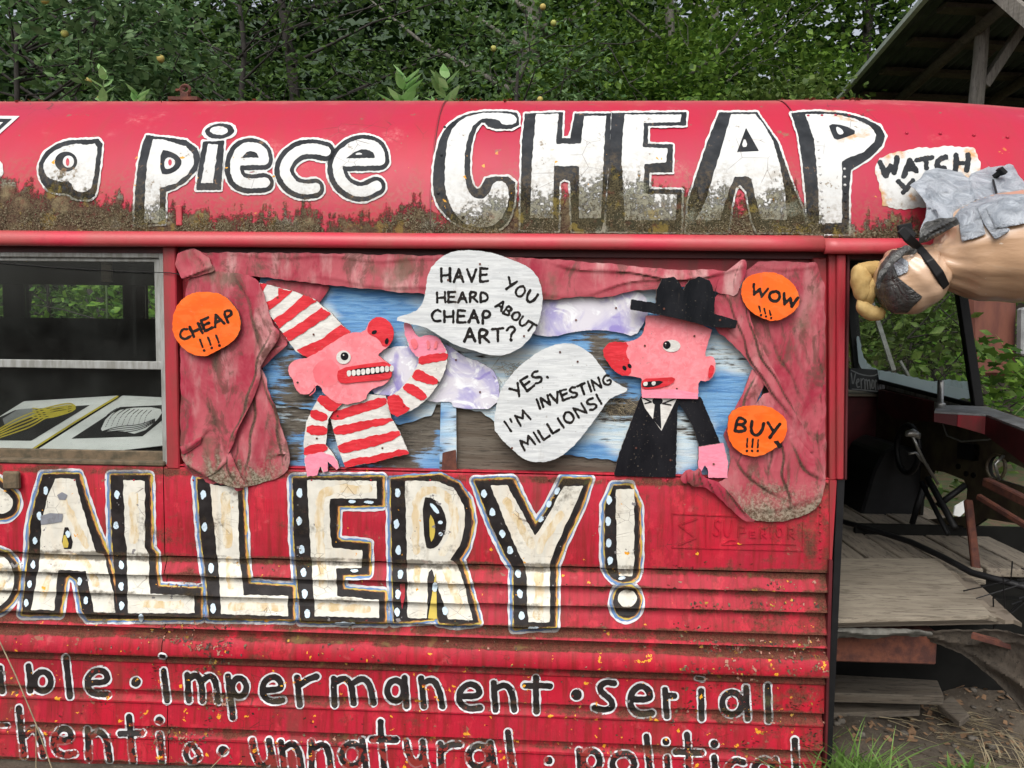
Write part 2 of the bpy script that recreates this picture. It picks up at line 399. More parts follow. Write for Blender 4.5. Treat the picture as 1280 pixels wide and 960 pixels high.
def roofpaint(name, base, rough=.38, letter=False, dark=False):
    g = N(name); x, y, z = g.xyz()
    big = g.noise(3.2, 3); mid = g.noise(18, 5, .6); fine = g.noise(90, 6, .7); vf = g.noise(260, 4, .7)
    str_ = g.noise(1, 5, .6, g.mapping((30, 5, 4)))
    if letter and not dark:
        col = g.mix(g.step(mid, .3, .7), base, tuple(c*.88 for c in base))
        col = g.mix(g.mul(g.step(g.noise(1, 5, .6, g.mapping((6, 60, 60))), .5, .7), .25), col, (.55, .5, .42))
        rust = g.mul(g.step(g.noise(14, 5, .6), .52, .66), g.step(x, .70, .8)); col = g.mix(g.mul(rust, .85), col, (.5, .24, .05))
    elif dark: col = g.mix(g.step(mid, .3, .7), base, tuple(c*1.7+.008 for c in base))
    else:
        col = g.mix(g.step(big, .35, .65), base, (base[0]*.92, base[1]*1.4, base[2]*1.3))
        col = g.mix(g.mul(g.step(str_, .45, .75), .35), col, (.30, .035, .03))
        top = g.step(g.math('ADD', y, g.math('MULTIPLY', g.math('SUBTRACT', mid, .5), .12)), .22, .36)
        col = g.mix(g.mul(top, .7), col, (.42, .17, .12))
        pale = g.mul(g.step(g.noise(9, 4), .56, .75), g.step(fine, .4, .65), .45); col = g.mix(pale, col, (.62, .25, .24))
    # old chips and hairline cracks in the paint
    vor = g.new("ShaderNodeTexVoronoi", feature='DISTANCE_TO_EDGE'); g.put(vor.inputs["Vector"], g.mapping((1, 1, 1))); vor.inputs["Scale"].default_value = 14
    crack = g.mul(g.step(vor.outputs[0], .012, .0), g.step(g.noise(5, 3), .57, .66))
    col = g.mix(g.mul(crack, .8), col, (.06, .03, .02))
    chip = g.step(g.math('ADD', g.math('MULTIPLY', fine, .45), g.math('MULTIPLY', mid, .55)), .605, .62) if letter else g.step(g.noise(26, 6, .65), .665, .68)
    col = g.mix(g.mul(chip, .8), col, (.20, .15, .09) if letter and not dark else (.2, .12, .07))
    ych = g.mul(g.step(g.noise(38, 3, .5, g.mapping(loc=(3, 1, 2))), .71, .72), g.step(z, ZR+.26, ZR+.2)); col = g.mix(ych, col, (.62, .30, .03))
    # moss creeping up from the drip rail
    h = g.curve(x, -3.5, 2.0, [(a, b*3.5) for a, b in MOSSX]); h = g.math('MULTIPLY', h, .25)
    e = g.math('SUBTRACT', g.math('ADD', h, g.math('MULTIPLY', g.math('SUBTRACT', mid, .5), .14)), g.math('SUBTRACT', z, ZR))
    e = g.math('ADD', e, g.math('MULTIPLY', g.math('SUBTRACT', fine, .5), .08)); e = g.math('ADD', e, g.math('MULTIPLY', g.math('SUBTRACT', g.noise(1, 4, .6, g.mapping((38, 8, 5), (2, 2, 2))), .5), .16))
    moss = g.step(e, -.012, .03) if letter else g.step(e, -.008, .022)
    soft = g.mul(g.step(e, -.11, .03), .45)
    cover = g.step(g.math('ADD', g.math('ADD', g.math('MULTIPLY', vf, .5), g.math('MULTIPLY', g.noise(26, 5, .7), .5)), g.math('MULTIPLY', e, 2.2)), .44, .56)
    if letter and not dark: cover = g.mul(cover, g.step(g.math('ADD', fine, g.math('MULTIPLY', e, 2.2)), .46, .58))
    moss = g.mul(moss, cover)
    mc = g.mix(g.step(vf, .35, .65), (.026, .022, .012), (.115, .098, .055)); mc = g.mix(g.step(mid, .48, .68), mc, (.19, .165, .09) if not dark else (.05, .05, .03))
    mc = g.mix(g.mul(g.step(g.noise(28, 4), .55, .7), .6), mc, (.15, .05, .035)); mc = g.mix(g.mul(g.step(g.noise(11, 3, .5, g.mapping(loc=(5, 5, 5))), .56, .66), .75), mc, g.mix(g.step(vf, .4, .6), (.09, .10, .07), (.30, .31, .24)))
    if letter and not dark: mc = g.mix(g.mul(g.step(fine, .42, .56), .5), mc, (.42, .42, .33))
    col = g.mix(g.mul(soft, g.step(fine, .4, .6)), col, (.17, .12, .06)); lich = g.mul(g.step(e, -.06, .02), g.step(g.noise(17, 4, .6, g.mapping(loc=(9, 2, 4))), .56, .62)); mc = g.mix(g.mul(lich, .6), mc, (.26, .20, .05)); col = g.mix(g.mul(moss, .93), col, mc)
    n = g.bump(g.noise(2.5, 2), .25, .05); n = g.bump(fine, .12, .002, n); n = g.bump(g.mul(moss, g.math('ADD', vf, .6)), .9, .006, n)
    return g.done(col, g.math('ADD', g.math('MULTIPLY', moss, .5), g.math('ADD', rough, g.math('MULTIPLY', mid, .15))), n, 0, .10 if dark else .35 if not letter else .2)
def sidepaint(name, base, rough=.5, kind='red'):
    g = N(name); x, y, z = g.xyz()
    big = g.noise(4, 3); mid = g.noise(22, 5, .6); fine = g.noise(110, 5, .7); vf = g.noise(300, 3, .7)
    st = g.noise(1, 6, .65, g.mapping((55, 10, 5))); st2 = g.noise(1, 4, .6, g.mapping((14, 5, 2.2), (4, 0, 1)))
    if kind == 'red':
        col = g.mix(g.step(big, .35, .65), base, (base[0]*.85, base[1]*1.4, base[2]*1.2))
        col = g.mix(g.mul(g.step(st, .42, .66), .75), col, (.19, .016, .014))
        col = g.mix(g.mul(g.step(st2, .52, .7), .6), col, (.15, .04, .03)); col = g.mix(g.mul(g.step(g.noise(1, 5, .7, g.mapping((16, 9, 9), (8, 1, 1))), .55, .62), .5), col, (.56, .03, .05))
        col = g.mix(g.mul(g.step(mid, .6, .75), .3), col, (.6, .15, .15)); col = g.mix(g.mul(g.step(g.noise(1, 6, .7, g.mapping((90, 30, 6), (1, 7, 7))), .6, .68), .6), col, (.10, .012, .012))
    else:
        col = g.mix(g.step(mid, .3, .7), base, tuple(c*(.82 if sum(base) > .3 else 1.8)+.004 for c in base))
        if kind == 'tan': col = g.mix(g.step(g.noise(1, 5, .6, g.mapping((40, 40, 12))), .42, .6), (.68, .64, .53), g.mix(g.step(mid, .4, .6), (.55, .42, .23), (.62, .50, .32)))
        if kind == 'cream': col = g.mix(g.mul(g.step(st2, .5, .72), .28), col, (.62, .42, .20)); col = g.mix(g.mul(g.step(st, .56, .75), .5), col, (.33, .29, .22)); col = g.mix(g.mul(g.step(g.noise(1, 5, .7, g.mapping((8, 8, 70), (3, 3, 3))), .58, .7), .45), col, (.38, .34, .28))
    vor = g.new("ShaderNodeTexVoronoi", feature='DISTANCE_TO_EDGE'); g.put(vor.inputs["Vector"], g.mapping((1, 1, 1.3))); vor.inputs["Scale"].default_value = 26
    crack = g.mul(g.step(vor.outputs[0], .02, .0), g.step(g.noise(7, 3, .5), .53, .62)); col = g.mix(g.mul(crack, .75), col, (.05, .02, .015))
    # flakes down to the older coats
    fl = g.noise(24, 4, .6, g.mapping(loc=(1.3, 4, 2)))
    col = g.mix(g.step(fl, .655, .66) if kind == 'w' else g.step(fl, .67, .675), col, (.2, .19, .19) if kind != 'red' else (.25, .09, .06))
    ylim = g.curve(z, -.1, 1.6, [(-.1, .655), (zp(830), .655), (zp(790), .69), (zp(640), .69), (zp(590), .71), (1.6, .8)])
    yf = g.noise(31, 4, .6, g.mapping(loc=(7, 3, 9))); col = g.mix(g.step(g.math('SUBTRACT', yf, ylim), 0., .006), col, (.72, .33, .025))
    if kind in ('w', 'dark', 'cream'):
        wt_ = g.curve(z, -.1, 1.6, [(-.1, .50), (zp(945), .51), (zp(905), .56), (zp(880), .595), (zp(820), .625), (zp(790), .655), (1.6, .66)]); wn_ = g.math('ADD', g.math('MULTIPLY', g.noise(30, 5, .65, g.mapping(loc=(5, 1, 8))), .7), g.math('MULTIPLY', fine, .3)); wr = g.step(g.math('SUBTRACT', wn_, wt_), 0, .012); col = g.mix(g.mul(wr, .9), col, (.24, .03, .025))
    # grime: along the ribs, where panels meet, at the rotten front edge
    pts = [(-.1, .5)]
    for a, b, k in BANDS[::-1]: pts += [(zp(b+1.5), .0), (zp(b), k), (zp(a), k), (zp(a-1.5), .0)]
    pts.append((1.6, 0)); band = g.curve(z, -.1, 1.6, pts)
    ex = g.curve(x, -3.5, 1.4, [(-3.5, .5), (xp(-20), .5), (xp(25), .3), (xp(60), .22), (xp(190), .22), (xp(215), .6), (xp(245), .6), (xp(280), .24), (xp(760), .22), (xp(900), .35), (xp(980), .75), (xp(1040), 1.), (1.4, 1.)])
    sm = g.math('SUBTRACT', 1, g.math('MULTIPLY', band, 1))
    amt = g.math('ADD', g.math('MULTIPLY', ex, .11), g.math('MULTIPLY', band, g.curve(g.noise(1, 3, .6, g.mapping((5, 5, 9), (2, 2, 2))), 0, 1, [(0, 0), (.30, .04), (.55, .25), (1, .30)])))
    dn = g.math('ADD', g.math('ADD', g.math('MULTIPLY', g.noise(10, 5, .72), .6), g.math('MULTIPLY', fine, .2)), g.math('MULTIPLY', g.noise(1, 4, .6, g.mapping((9, 9, 20))), .2))
    dirt = g.step(g.math('ADD', dn, amt), .56, .69)
    dc = g.mix(g.step(vf, .35, .65), (.018, .014, .008), (.085, .062, .032)); dc = g.mix(g.step(g.noise(45, 3), .56, .66), dc, (.11, .045, .03)); dc = g.mix(g.mul(g.step(g.noise(16, 3), .6, .7), .6), dc, (.13, .14, .05))
    k = {'red': .8, 'cream': .78, 'dark': .6}.get(kind, .7); col = g.mix(g.mul(dirt, k), col, dc)
    n = g.bump(g.noise(4.5, 3), .45, .03); n = g.bump(mid, .3, .002, n); n = g.bump(fine, .35, .0015, n); n = g.bump(crack, -.5, .001, n)
    return g.done(col, g.math('ADD', rough, g.math('MULTIPLY', dirt, .35)), n, 0, .10 if kind == 'dark' else .22)

m_roof = roofpaint('roof_red', (.42, .010, .036), .40); m_rwhite = roofpaint('roof_white', (.60, .61, .60), .55, True); m_rblack = roofpaint('roof_black', (.016, .018, .021), .5, True, True)
m_red = sidepaint('side_red', (.43, .010, .028)); m_cream = sidepaint('side_cream', (.70, .68, .60), .5, 'cream'); m_white = sidepaint('side_white', (.66, .66, .68), .5, 'w')
m_black = sidepaint('side_black', (.014, .012, .012), .4, 'dark'); m_brown = sidepaint('side_brown', (.06, .03, .02), .5, 'dark'); m_yel = sidepaint('side_yellow', (.55, .42, .08), .5, 'w')
m_org = sidepaint('side_orange', (.6, .28, .08), .5, 'w'); m_blue = sidepaint('side_blue', (.12, .24, .48), .5, 'w'); m_grey = sidepaint('side_grey', (.22, .23, .26), .5, 'w'); m_lblue = sidepaint('side_pale_blue', (.6, .74, .84), .5, 'w'); m_tan = sidepaint('side_tan', (.66, .50, .28), .5, 'tan')
m_rail = plain('rail_red', (.50, .035, .06), .4, .25, 6, (.40, .07, .07), bump=.2, bs=40)
m_pillar = plain('pillar_red', (.36, .016, .03), .45, .4, 9, (.24, .03, .03), bump=.3, bs=60, stretch=(3, 3, .5))
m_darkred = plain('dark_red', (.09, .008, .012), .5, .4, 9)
m_alu = plain('window_aluminium', (.33, .34, .33), .6, .3, 15, (.20, .20, .18), .25, .2, 80, stretch=(4, 4, .6))
m_seal = plain('rotten_seal', (.14, .10, .06), .9, .4, 30, (.06, .05, .03), bump=.6)
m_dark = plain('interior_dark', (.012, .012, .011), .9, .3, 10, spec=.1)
m_black_m = plain('black_metal', (.010, .010, .011), .5, .3, 20, spec=.25)
m_rust = plain('rust', (.14, .045, .025), .85, .4, 30, (.06, .02, .015), bump=.5)
m_dashy = plain('dash_khaki', (.10, .085, .045), .6, .35, 12, (.05, .035, .025), bump=.3)
m_chrome = plain('dull_chrome', (.45, .45, .43), .35, .3, 30, metal=.8)
def wood(name, c1, c2, c3, stretch=(1.2, 16, 16), bumpk=.5, rough=.85):
    g = N(name); v = g.mapping(stretch); n = g.noise(3.0, 6, .65, v, .6); n2 = g.noise(11, 6, .7, v); n3 = g.noise(6, 4)
    wv = g.new("ShaderNodeTexWave", wave_type='BANDS', bands_direction='Z'); g.put(wv.inputs["Vector"], g.mapping((.35, 1, 1))); wv.inputs["Scale"].default_value = 9; wv.inputs["Distortion"].default_value = 7; wv.inputs["Detail"].default_value = 3
    col = g.mix(g.step(n, .3, .7), c1, c2); col = g.mix(g.mul(g.step(n2, .52, .62), .7), col, c3); col = g.mix(g.mul(g.step(n3, .5, .7), .3), col, tuple(c*.6 for c in c1))
    return g.done(col, rough, g.bump(g.math('ADD', n2, g.math('MULTIPLY', wv.outputs[0], .3)), bumpk, .003))
m_ply = wood('grey_plywood', (.30, .26, .20), (.19, .16, .12), (.07, .055, .04), (1.2, 8, 14))
m_plyb = wood('bare_plywood', (.135, .115, .09), (.09, .07, .05), (.025, .02, .015), (1.5, 10, 22), .8)
m_edge = wood('plywood_edge', (.24, .2, .15), (.16, .13, .1), (.06, .045, .03), (1, 1, 40), .3)
m_old = wood('old_timber', (.22, .20, .18), (.13, .12, .10), (.05, .045, .04), (12, 12, 1.0), .8)
m_barn = wood('barn_timber', (.09, .075, .055), (.055, .045, .035), (.03, .025, .02), (3, 3, 3), .5)

# ---------------------------------------------------------------- bus: the body surfaces
BUS = empty('bus', (0, 1.1, 0), 'old red bus with hand painted slogans, mossy roof and corrugated skirt', 'bus')
rad = .46; K = [(0.012, ZR-.012)]
for i in range(0, 96): a = R(i*1.0); K.append((rad-rad*math.cos(a), ZR+rad*math.sin(a)*.985))
K = [k for k in K if not (k[0] > .36)]
last = K[-1]; K += [(.5, last[1]+.040), (.7, last[1]+.072), (1.12, last[1]+.09)]
ROOF = Prof(K, True)
sk = [(1000, -2), (970.2, -2), (970, 7), (969.7, -3)]
kn = [(592.3, 12), (592.8, 3), (596, 0), (706, 0), (706.3, 20), (708.5, 20), (708.9, 12), (714, 10), (717, 6), (729, -8), (729.3, 20), (731.5, 20), (731.9, 11), (738, 9), (741, 5), (753.5, -9), (753.8, 20), (756.0, 20), (756.4, 11), (762, 9), (766, 4), (781, -8), (781.3, 20), (783.5, 20), (783.9, 11), (788, 8), (791, 0), (796.5, -11), (797, 7), (804, 6), (806, -13), (813, -24),
      (826, -30), (829.5, -27), (830, 4), (836, 3), (840, -6), (842, -6), (844, 0), (877.5, -5), (878.0, 20), (880.2, 20), (880.6, 10), (886, 9), (892, -5), (894, -5), (896, 0), (923.5, -5), (924.0, 20), (926.2, 20), (926.6, 10), (932, 9), (937, -5), (940, -5), (942, 0), (969.5, -5), (970.0, 20), (972.2, 20), (972.6, 10), (979, 9), (984, -3), (1010, -3), (1016, -3), (1016.5, 8), (1025, 6), (1031, -3), (1062, -3)]
SIDE = Prof([(b/1000, zp(a)) for a, b in kn[::-1]])
def sheet(name, surf, x0, x1, mat, parent, nx=1, v0=None, v1=None, smooth=True, off=0.):
    v0 = surf.a[0] if v0 is None else v0; v1 = surf.a[-1] if v1 is None else v1
    us = np.linspace(x0, x1, nx+1); vs = surf.rows(v0, v1, 10); vs = np.unique(np.clip(np.append(vs, v1), v0, v1)); Ug, Vg = np.meshgrid(us, vs); P = surf.pos(Ug, Vg, off)
    b = MB(); n = len(us); b.add(P.reshape(-1, 3), [(j*n+i, j*n+i+1, (j+1)*n+i+1, (j+1)*n+i) for j in range(len(vs)-1) for i in range(n-1)])
    o = b.build(name, mat, parent, smooth=smooth)
    if smooth and surf is SIDE:
        me = o.data
        bm = bmesh.new(); bm.from_mesh(me)
        for e in bm.edges:
            if len(e.link_faces) == 2 and e.calc_face_angle() > R(35): e.smooth = False
        bm.to_mesh(me); bm.free()
    return o
XE = xp(1034, 0, 780); XR = 1.62
sheet('roof_panel', ROOF, -3.4, xp(540, .05, 200), m_roof, BUS, 24)
sheet('roof_panel', ROOF, xp(540, .05, 200), xp(1006, .05, 200), m_roof, BUS, 16, off=-.0012)
sheet('roof_panel', ROOF, xp(1006, .05, 200), XR, m_roof, BUS, 24, off=.0008)
mb = MB(); rr = ROOF.pos(np.full(len(ROOF.a), XR), ROOF.a, -.004); n = len(rr); V = [tuple(p) for p in rr]+[(XR-.02, p[0]*0+1.12, ZR) for p in rr]
mb.add(V, [(i, i+1, n+i+1, n+i) for i in range(n-1)]); mb.build('roof_front_cap', m_roof, BUS)
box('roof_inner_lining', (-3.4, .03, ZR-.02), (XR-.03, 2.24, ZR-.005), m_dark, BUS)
mb = MB(); mb.add([(-3.4, 1.12, last[1]+.09), (XR, 1.12, last[1]+.06), (XR, 1.9, last[1]), (XR, 2.25, ZR), (-3.4, 2.25, ZR), (-3.4, 1.9, last[1]+.03)], [(0, 1, 2, 5), (5, 2, 3, 4)]); mb.build('roof_far_side', m_roof, BUS)
sheet('side_panel', SIDE, -3.4, xp(206, 0, 690)-.001, m_red, BUS, 6)
sheet('side_panel', SIDE, xp(206, 0, 690)+.001, XE, m_red, BUS, 6, off=-.0006)
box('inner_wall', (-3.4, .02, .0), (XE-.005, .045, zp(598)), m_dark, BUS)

# drip rail, two lengths meeting by the door
def rail(x0, x1, dz, nm='drip_rail'):
    prof = [(.012, ZR+.004), (-.010, ZR+.003), (-.024, ZR-.004), (-.030, ZR-.014), (-.031, ZR-.028), (-.026, ZR-.036), (-.018, ZR-.038), (-.016, ZR-.034), (.012, ZR-.030)]
    nx = 30; b = MB(); xs = np.linspace(x0, x1, nx+1); n = len(prof); V = []
    for i, x in enumerate(xs):
        wv = .0012*math.sin(x*7+1)+.0008*math.sin(x*23)
        for (yy, zz) in prof: V.append((x, yy+wv+dz*.3, zz+wv*.5+dz))
    b.add(V, [(i*n+k, (i+1)*n+k, (i+1)*n+k+1, i*n+k+1) for i in range(nx) for k in range(n-1)]+[tuple(range(n)), tuple(nx*n+k for k in range(n-1, -1, -1))])
    o = b.build(nm, m_rail, BUS, smooth=True); return o
rail(-3.4, xp(1031, -.03, 305), 0); rail(xp(1032, -.03, 305), XR, -.006)
# header above the windows, dark red to deepen the shade under the rail
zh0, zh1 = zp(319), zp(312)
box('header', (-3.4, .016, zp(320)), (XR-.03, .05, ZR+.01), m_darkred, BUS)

# ---------------------------------------------------------------- roof lettering
LW = lambda black, r=1.9: black.dil(r)
def roofletter(lbl, black, fill, extra=()):
    L = [(black.dil(2.4).wob(.5, .3), m_rwhite), (black.wob(.35, .4, 1), m_rblack)]+[(f.wob(.45, .35, 2), m_rwhite) for f in fill]+list(extra)
    return decal('painted_letter', ROOF, L, BUS, .0022, .0003, .0021, lbl)
c3 = T(520, 100, 4)
C_b = poly(c3((515, 165), (470, 157), (380, 155), (300, 160), (225, 180), (165, 220), (120, 285), (98, 370), (85, 460), (85, 560), (105, 620), (140, 670), (190, 715), (260, 745), (380, 755), (440, 735), (475, 680), (495, 600), (497, 482), (352, 482), (335, 520), (310, 548), (288, 530), (272, 480), (270, 400), (278, 320), (300, 245), (338, 202), (365, 245), (515, 245)), 1)
C_f = poly(c3((500, 222), (505, 190), (480, 168), (400, 162), (310, 165), (240, 190), (190, 230), (160, 290), (148, 370), (143, 460), (145, 560), (170, 620), (200, 680), (260, 730), (350, 740), (420, 710), (455, 640), (468, 560), (440, 505), (390, 505), (370, 560), (345, 590), (310, 597), (270, 575), (248, 520), (240, 430), (248, 330), (275, 240), (320, 195), (370, 190), (415, 200), (430, 225)), 1)
roofletter('white letter C outlined in black', C_b, [C_f])
H_b = poly(c3((545, 168), (735, 160), (730, 290), (770, 290), (795, 167), (974, 167), (968, 400), (950, 560), (940, 700), (925, 757), (780, 757), (770, 505), (742, 497), (718, 510), (712, 755), (522, 750), (525, 500), (530, 300)))
H_f = poly(c3((600, 170), (715, 168), (700, 300), (705, 320), (825, 318), (840, 180), (950, 178), (940, 350), (935, 480), (925, 690), (815, 690), (815, 430), (690, 430), (685, 690), (570, 690), (580, 400)))
roofletter('white letter H outlined in black', H_b, [H_f])
c4_ = T(760, 100, 4)
E_b = poly(c4_((20, 165), (393, 160), (390, 227), (201, 230), (199, 318), (325, 322), (322, 462), (207, 462), (207, 545), (370, 548), (365, 760), (-12, 757), (0, 500), (10, 300)))
E_f = poly(c4_((85, 172), (365, 172), (362, 210), (180, 215), (175, 335), (298, 342), (290, 410), (183, 420), (178, 568), (345, 572), (340, 700), (85, 700), (68, 400), (75, 250)))
roofletter('white letter E outlined in black', E_b, [E_f])
A_b = poly(c4_((555, 162), (745, 160), (800, 240), (850, 310), (890, 430), (930, 540), (970, 640), (1012, 760), (745, 762), (718, 700), (692, 560), (660, 525), (640, 540), (620, 620), (600, 762), (392, 762), (402, 600), (440, 480), (500, 300)))
A_f = poly(c4_((615, 170), (735, 170), (780, 225), (828, 310), (858, 420), (885, 560), (895, 700), (765, 695), (740, 600), (718, 495), (690, 480), (635, 485), (612, 530), (590, 600), (560, 700), (440, 700), (490, 600), (540, 430), (580, 300)))
roofletter('white letter A outlined in black', A_b, [A_f], [(poly(c4_((690, 238), (645, 360), (755, 355))), m_rblack), (poly(c4_((683, 285), (667, 336), (700, 333)), 1), m_rwhite)])
c5 = T(980, 100, 4)
P_b = poly(c5((35, 165), (150, 155), (300, 165), (400, 190), (480, 230), (507, 280), (490, 330), (430, 390), (335, 450), (325, 560), (325, 772), (115, 770), (110, 600), (90, 400), (70, 270)))
P_f = poly(c5((105, 170), (250, 170), (360, 195), (430, 230), (463, 275), (450, 310), (400, 360), (330, 385), (290, 408), (290, 715), (175, 718), (172, 560), (160, 400), (150, 300), (125, 220)))
roofletter('white letter P outlined in black', P_b, [P_f], [(poly(c5((222, 218), (300, 225), (372, 262), (300, 290), (255, 302), (235, 260)), 1), m_rblack), (poly(c5((260, 230), (290, 245), (300, 268), (275, 275), (262, 255)), 1), m_rwhite)])
k = T(980, 100, 4)
wt = U(stroke(k((482, 415), (508, 480), (532, 432), (552, 462), (566, 388)), 7, 0), stroke(k((600, 480), (628, 402), (662, 455)), 7, 0), stroke(k((610, 452), (650, 445)), 5, 0), stroke(k((662, 400), (740, 386)), 6, 0), stroke(k((708, 395), (714, 440)), 6, 0),
       stroke(k((810, 385), (775, 395), (762, 420), (775, 440), (800, 442)), 7), stroke(k((862, 378), (858, 455)), 7, 0), stroke(k((922, 375), (915, 452)), 7, 0), stroke(k((862, 418), (918, 414)), 5, 0), stroke(k((572, 505), (610, 550)), 6, 0), stroke(k((645, 503), (598, 562)), 6, 0),
       stroke(k((690, 500), (672, 525), (690, 555), (722, 530), (700, 500)), 6), stroke(k((755, 505), (758, 545), (790, 548), (800, 505)), 6), stroke(k((840, 555), (842, 505), (875, 515), (850, 530), (880, 555)), 6))
decal('painted_panel', ROOF, [(poly(k((447, 395), (560, 360), (720, 335), (930, 332), (965, 355), (985, 430), (960, 600), (700, 640), (500, 645), (480, 560)), 1).wob(1.2, .2), m_rwhite), (wt.wob(.6, .5), m_rblack)], BUS, .0022, .0004, .0021, 'rough white panel with black warning words')
c1 = T(0, 100, 4)
roofletter('small letter a', poly(c1((515, 292), (425, 298), (400, 298), (340, 300), (270, 325), (215, 370), (190, 430), (195, 490), (230, 545), (270, 565), (350, 570), (365, 595), (470, 600), (490, 520), (505, 400)), 1),
           [poly(c1((490, 315), (425, 325), (400, 318), (330, 325), (260, 360), (220, 410), (215, 450), (240, 490), (300, 510), (355, 505), (370, 560), (450, 560), (470, 480), (480, 400)), 1)],
           [(ell(*c1((330, 408))[0], 14, 12.5), m_rblack), (ell(*c1((342, 408))[0], 7, 7.5), m_rwhite), (ell(*c1((338, 410))[0], 2.2, 5), m_roof)])
yy_ = poly(c1((98, 180), (0, 268), (-90, 430), (-180, 640), (-290, 640), (-190, 430), (-330, 182), (-215, 180), (-130, 320), (-40, 178)))
decal('painted_letter', ROOF, [(yy_, m_rwhite), (yy_.dil(-3.6), m_rblack), (yy_.dil(-8), m_rwhite)], BUS, .0022, .0003, .0021, 'letter y cut by the picture edge')
decal('paint_dab', ROOF, [(poly(c1((-60, 400), (10, 395), (20, 490), (-60, 500)), 1), m_rwhite)], BUS, .0022)
roofletter('small letter p', poly(c1((730, 275), (865, 290), (930, 300), (985, 340), (1002, 390), (985, 450), (930, 510), (870, 545), (830, 560), (825, 720), (672, 725), (675, 560), (690, 420), (710, 330))),
           [poly(c1((765, 295), (825, 300), (870, 315), (930, 330), (965, 370), (970, 420), (940, 470), (880, 515), (800, 540), (795, 715), (720, 715), (725, 560), (735, 420)))],
           [(poly(c1((803, 348), (850, 355), (895, 380), (912, 412), (890, 450), (840, 474), (800, 467)), 1), m_rblack), (poly(c1((822, 400), (845, 383), (877, 400), (872, 430), (840, 447), (822, 440)), 1), m_rwhite), (ell(*c1((850, 412))[0], 2.3, 4), m_roof)])
roofletter('small letter i', poly(c1((1015, 308), (1122, 303), (1105, 550), (980, 550), (995, 420))) | ell(*c1((1098, 256))[0], 18, 9.5, -.1), [poly(c1((1040, 318), (1090, 322), (1065, 515), (1005, 515)), 0), ell(*c1((1095, 253))[0], 10.5, 5.5)])
c2 = T(280, 100, 4)
def roundletter(lbl, st, w, ctr=()):
    f = U(*[stroke(c2(*s_), w if i == 0 else w*.75) for i, s_ in enumerate(st)])
    roofletter(lbl, f.dil(5.8).sh(-.9, .5), [f], [(poly(c2(*q), 1), mt) for q, mt in ctr])
roundletter('small letter e after the i', [[(200, 392), (188, 350), (130, 330), (75, 355), (52, 425), (62, 490), (110, 520), (205, 512)], [(80, 408), (205, 405)]], 12.5, [(((92, 385), (120, 352), (165, 362), (170, 385)), m_rblack)])
roundletter('small letter c', [[(508, 355), (440, 340), (370, 352), (312, 405), (300, 465), (340, 525), (400, 548), (455, 540)]], 13)
roundletter('small letter e after the c', [[(782, 400), (768, 335), (690, 315), (620, 345), (570, 400), (568, 470), (610, 535), (690, 565), (762, 530)], [(590, 412), (775, 408)]], 13, [(((625, 383), (660, 352), (710, 355), (732, 385)), m_rblack), (((650, 375), (672, 360), (700, 372)), m_rwhite)])

# ---------------------------------------------------------------- GALLERY lettering
cA = T(0, 570, 4); cB = T(280, 570, 4); cC = T(540, 570, 4)
def sweep(s_, dx, dy=0, n=6): return U(*[s_.sh(dx*i/n, dy*i/n) for i in range(n+1)])
def gal(lbl, fill, blk, rims=True, core=(), dots=(), extra=(), cutr=None):
    K_ = blk; L = [(K_.dil(7.4).wob(.6, .15), m_white), (K_.dil(4.9).wob(.7, .2, 2), m_blue), ((K_.dil(4.2).sh(-.8, 1.2) & K_.dil(3.6).sh(.8, -1)).wob(.7, .18, 6), m_grey), (K_.dil(2.6).sh(1.4, -.2).wob(.9, .16, 4), m_yel), (K_.dil(1.4).sh(1.5, 0).wob(.7, .2, 9), m_org), (K_.dil(.9).sh(.5, 0).wob(.6, .3, 4), m_brown), (K_.wob(.6, .3, 1), m_black)]
    L += [(fill.wob(.6, .2, 3), m_cream)]+[(c.dil(.8).wob(1.1, .2, 5), m_tan) for c in core]+list(extra)+[(d.wob(.5, .6, i), m_lblue) for i, d in enumerate(dots)]
    return decal('painted_letter', SIDE, L, BUS, .0012, .0003, .0021, lbl)
D = lambda c, pts, rx=3.0, ry=5.2, a=0: [ell(*c(p)[0], rx, ry, a) for p in pts]
B_ = 8.0
G_f = stroke(cA((10, 235), (-90, 150), (-250, 140), (-380, 260), (-415, 450), (-380, 640), (-260, 730), (-90, 735), (15, 680), (15, 545), (-120, 540)), 27)
gal('cream letter G cut by the picture edge', G_f, (G_f | G_f.sh(-6)).dil(5.5), core=[stroke(cA((-100, 545), (20, 550), (10, 670), (-100, 730)), 8)])
A_f = poly(cA((275, 112), (375, 115), (400, 220), (440, 350), (480, 480), (520, 490), (545, 600), (570, 700), (575, 782), (470, 782), (430, 575), (290, 570), (270, 770), (155, 770), (180, 640), (200, 500), (205, 350), (230, 230)))
A_k = poly(cA((215, 95), (392, 92), (425, 210), (470, 345), (530, 490), (560, 600), (590, 780), (600, 812), (440, 812), (410, 770), (385, 620), (345, 590), (325, 610), (295, 790), (110, 790), (130, 600), (145, 470), (150, 350), (180, 220)))
gal('cream letter A of the big word', A_f, A_k, core=[stroke(cA((320, 230), (380, 340), (430, 450)), 7), stroke(cA((240, 500), (350, 500), (430, 520), (480, 640)), 7), stroke(cA((240, 610), (210, 720)), 6)], dots=D(cA, [(228, 172), (196, 298), (174, 425), (165, 545), (148, 640), (132, 735), (398, 628), (428, 722), (340, 390)], 2.8, 5),
    extra=[(poly(cA((330, 320), (375, 465), (302, 465)), 1), m_black), (poly(cA((322, 375), (350, 458), (308, 458)), 1), m_yel), (poly(cA((285, 195), (310, 180), (338, 195), (325, 220), (295, 218))), m_grey), (poly(cA((200, 300), (250, 285), (315, 290), (308, 330), (205, 345))), m_grey)])
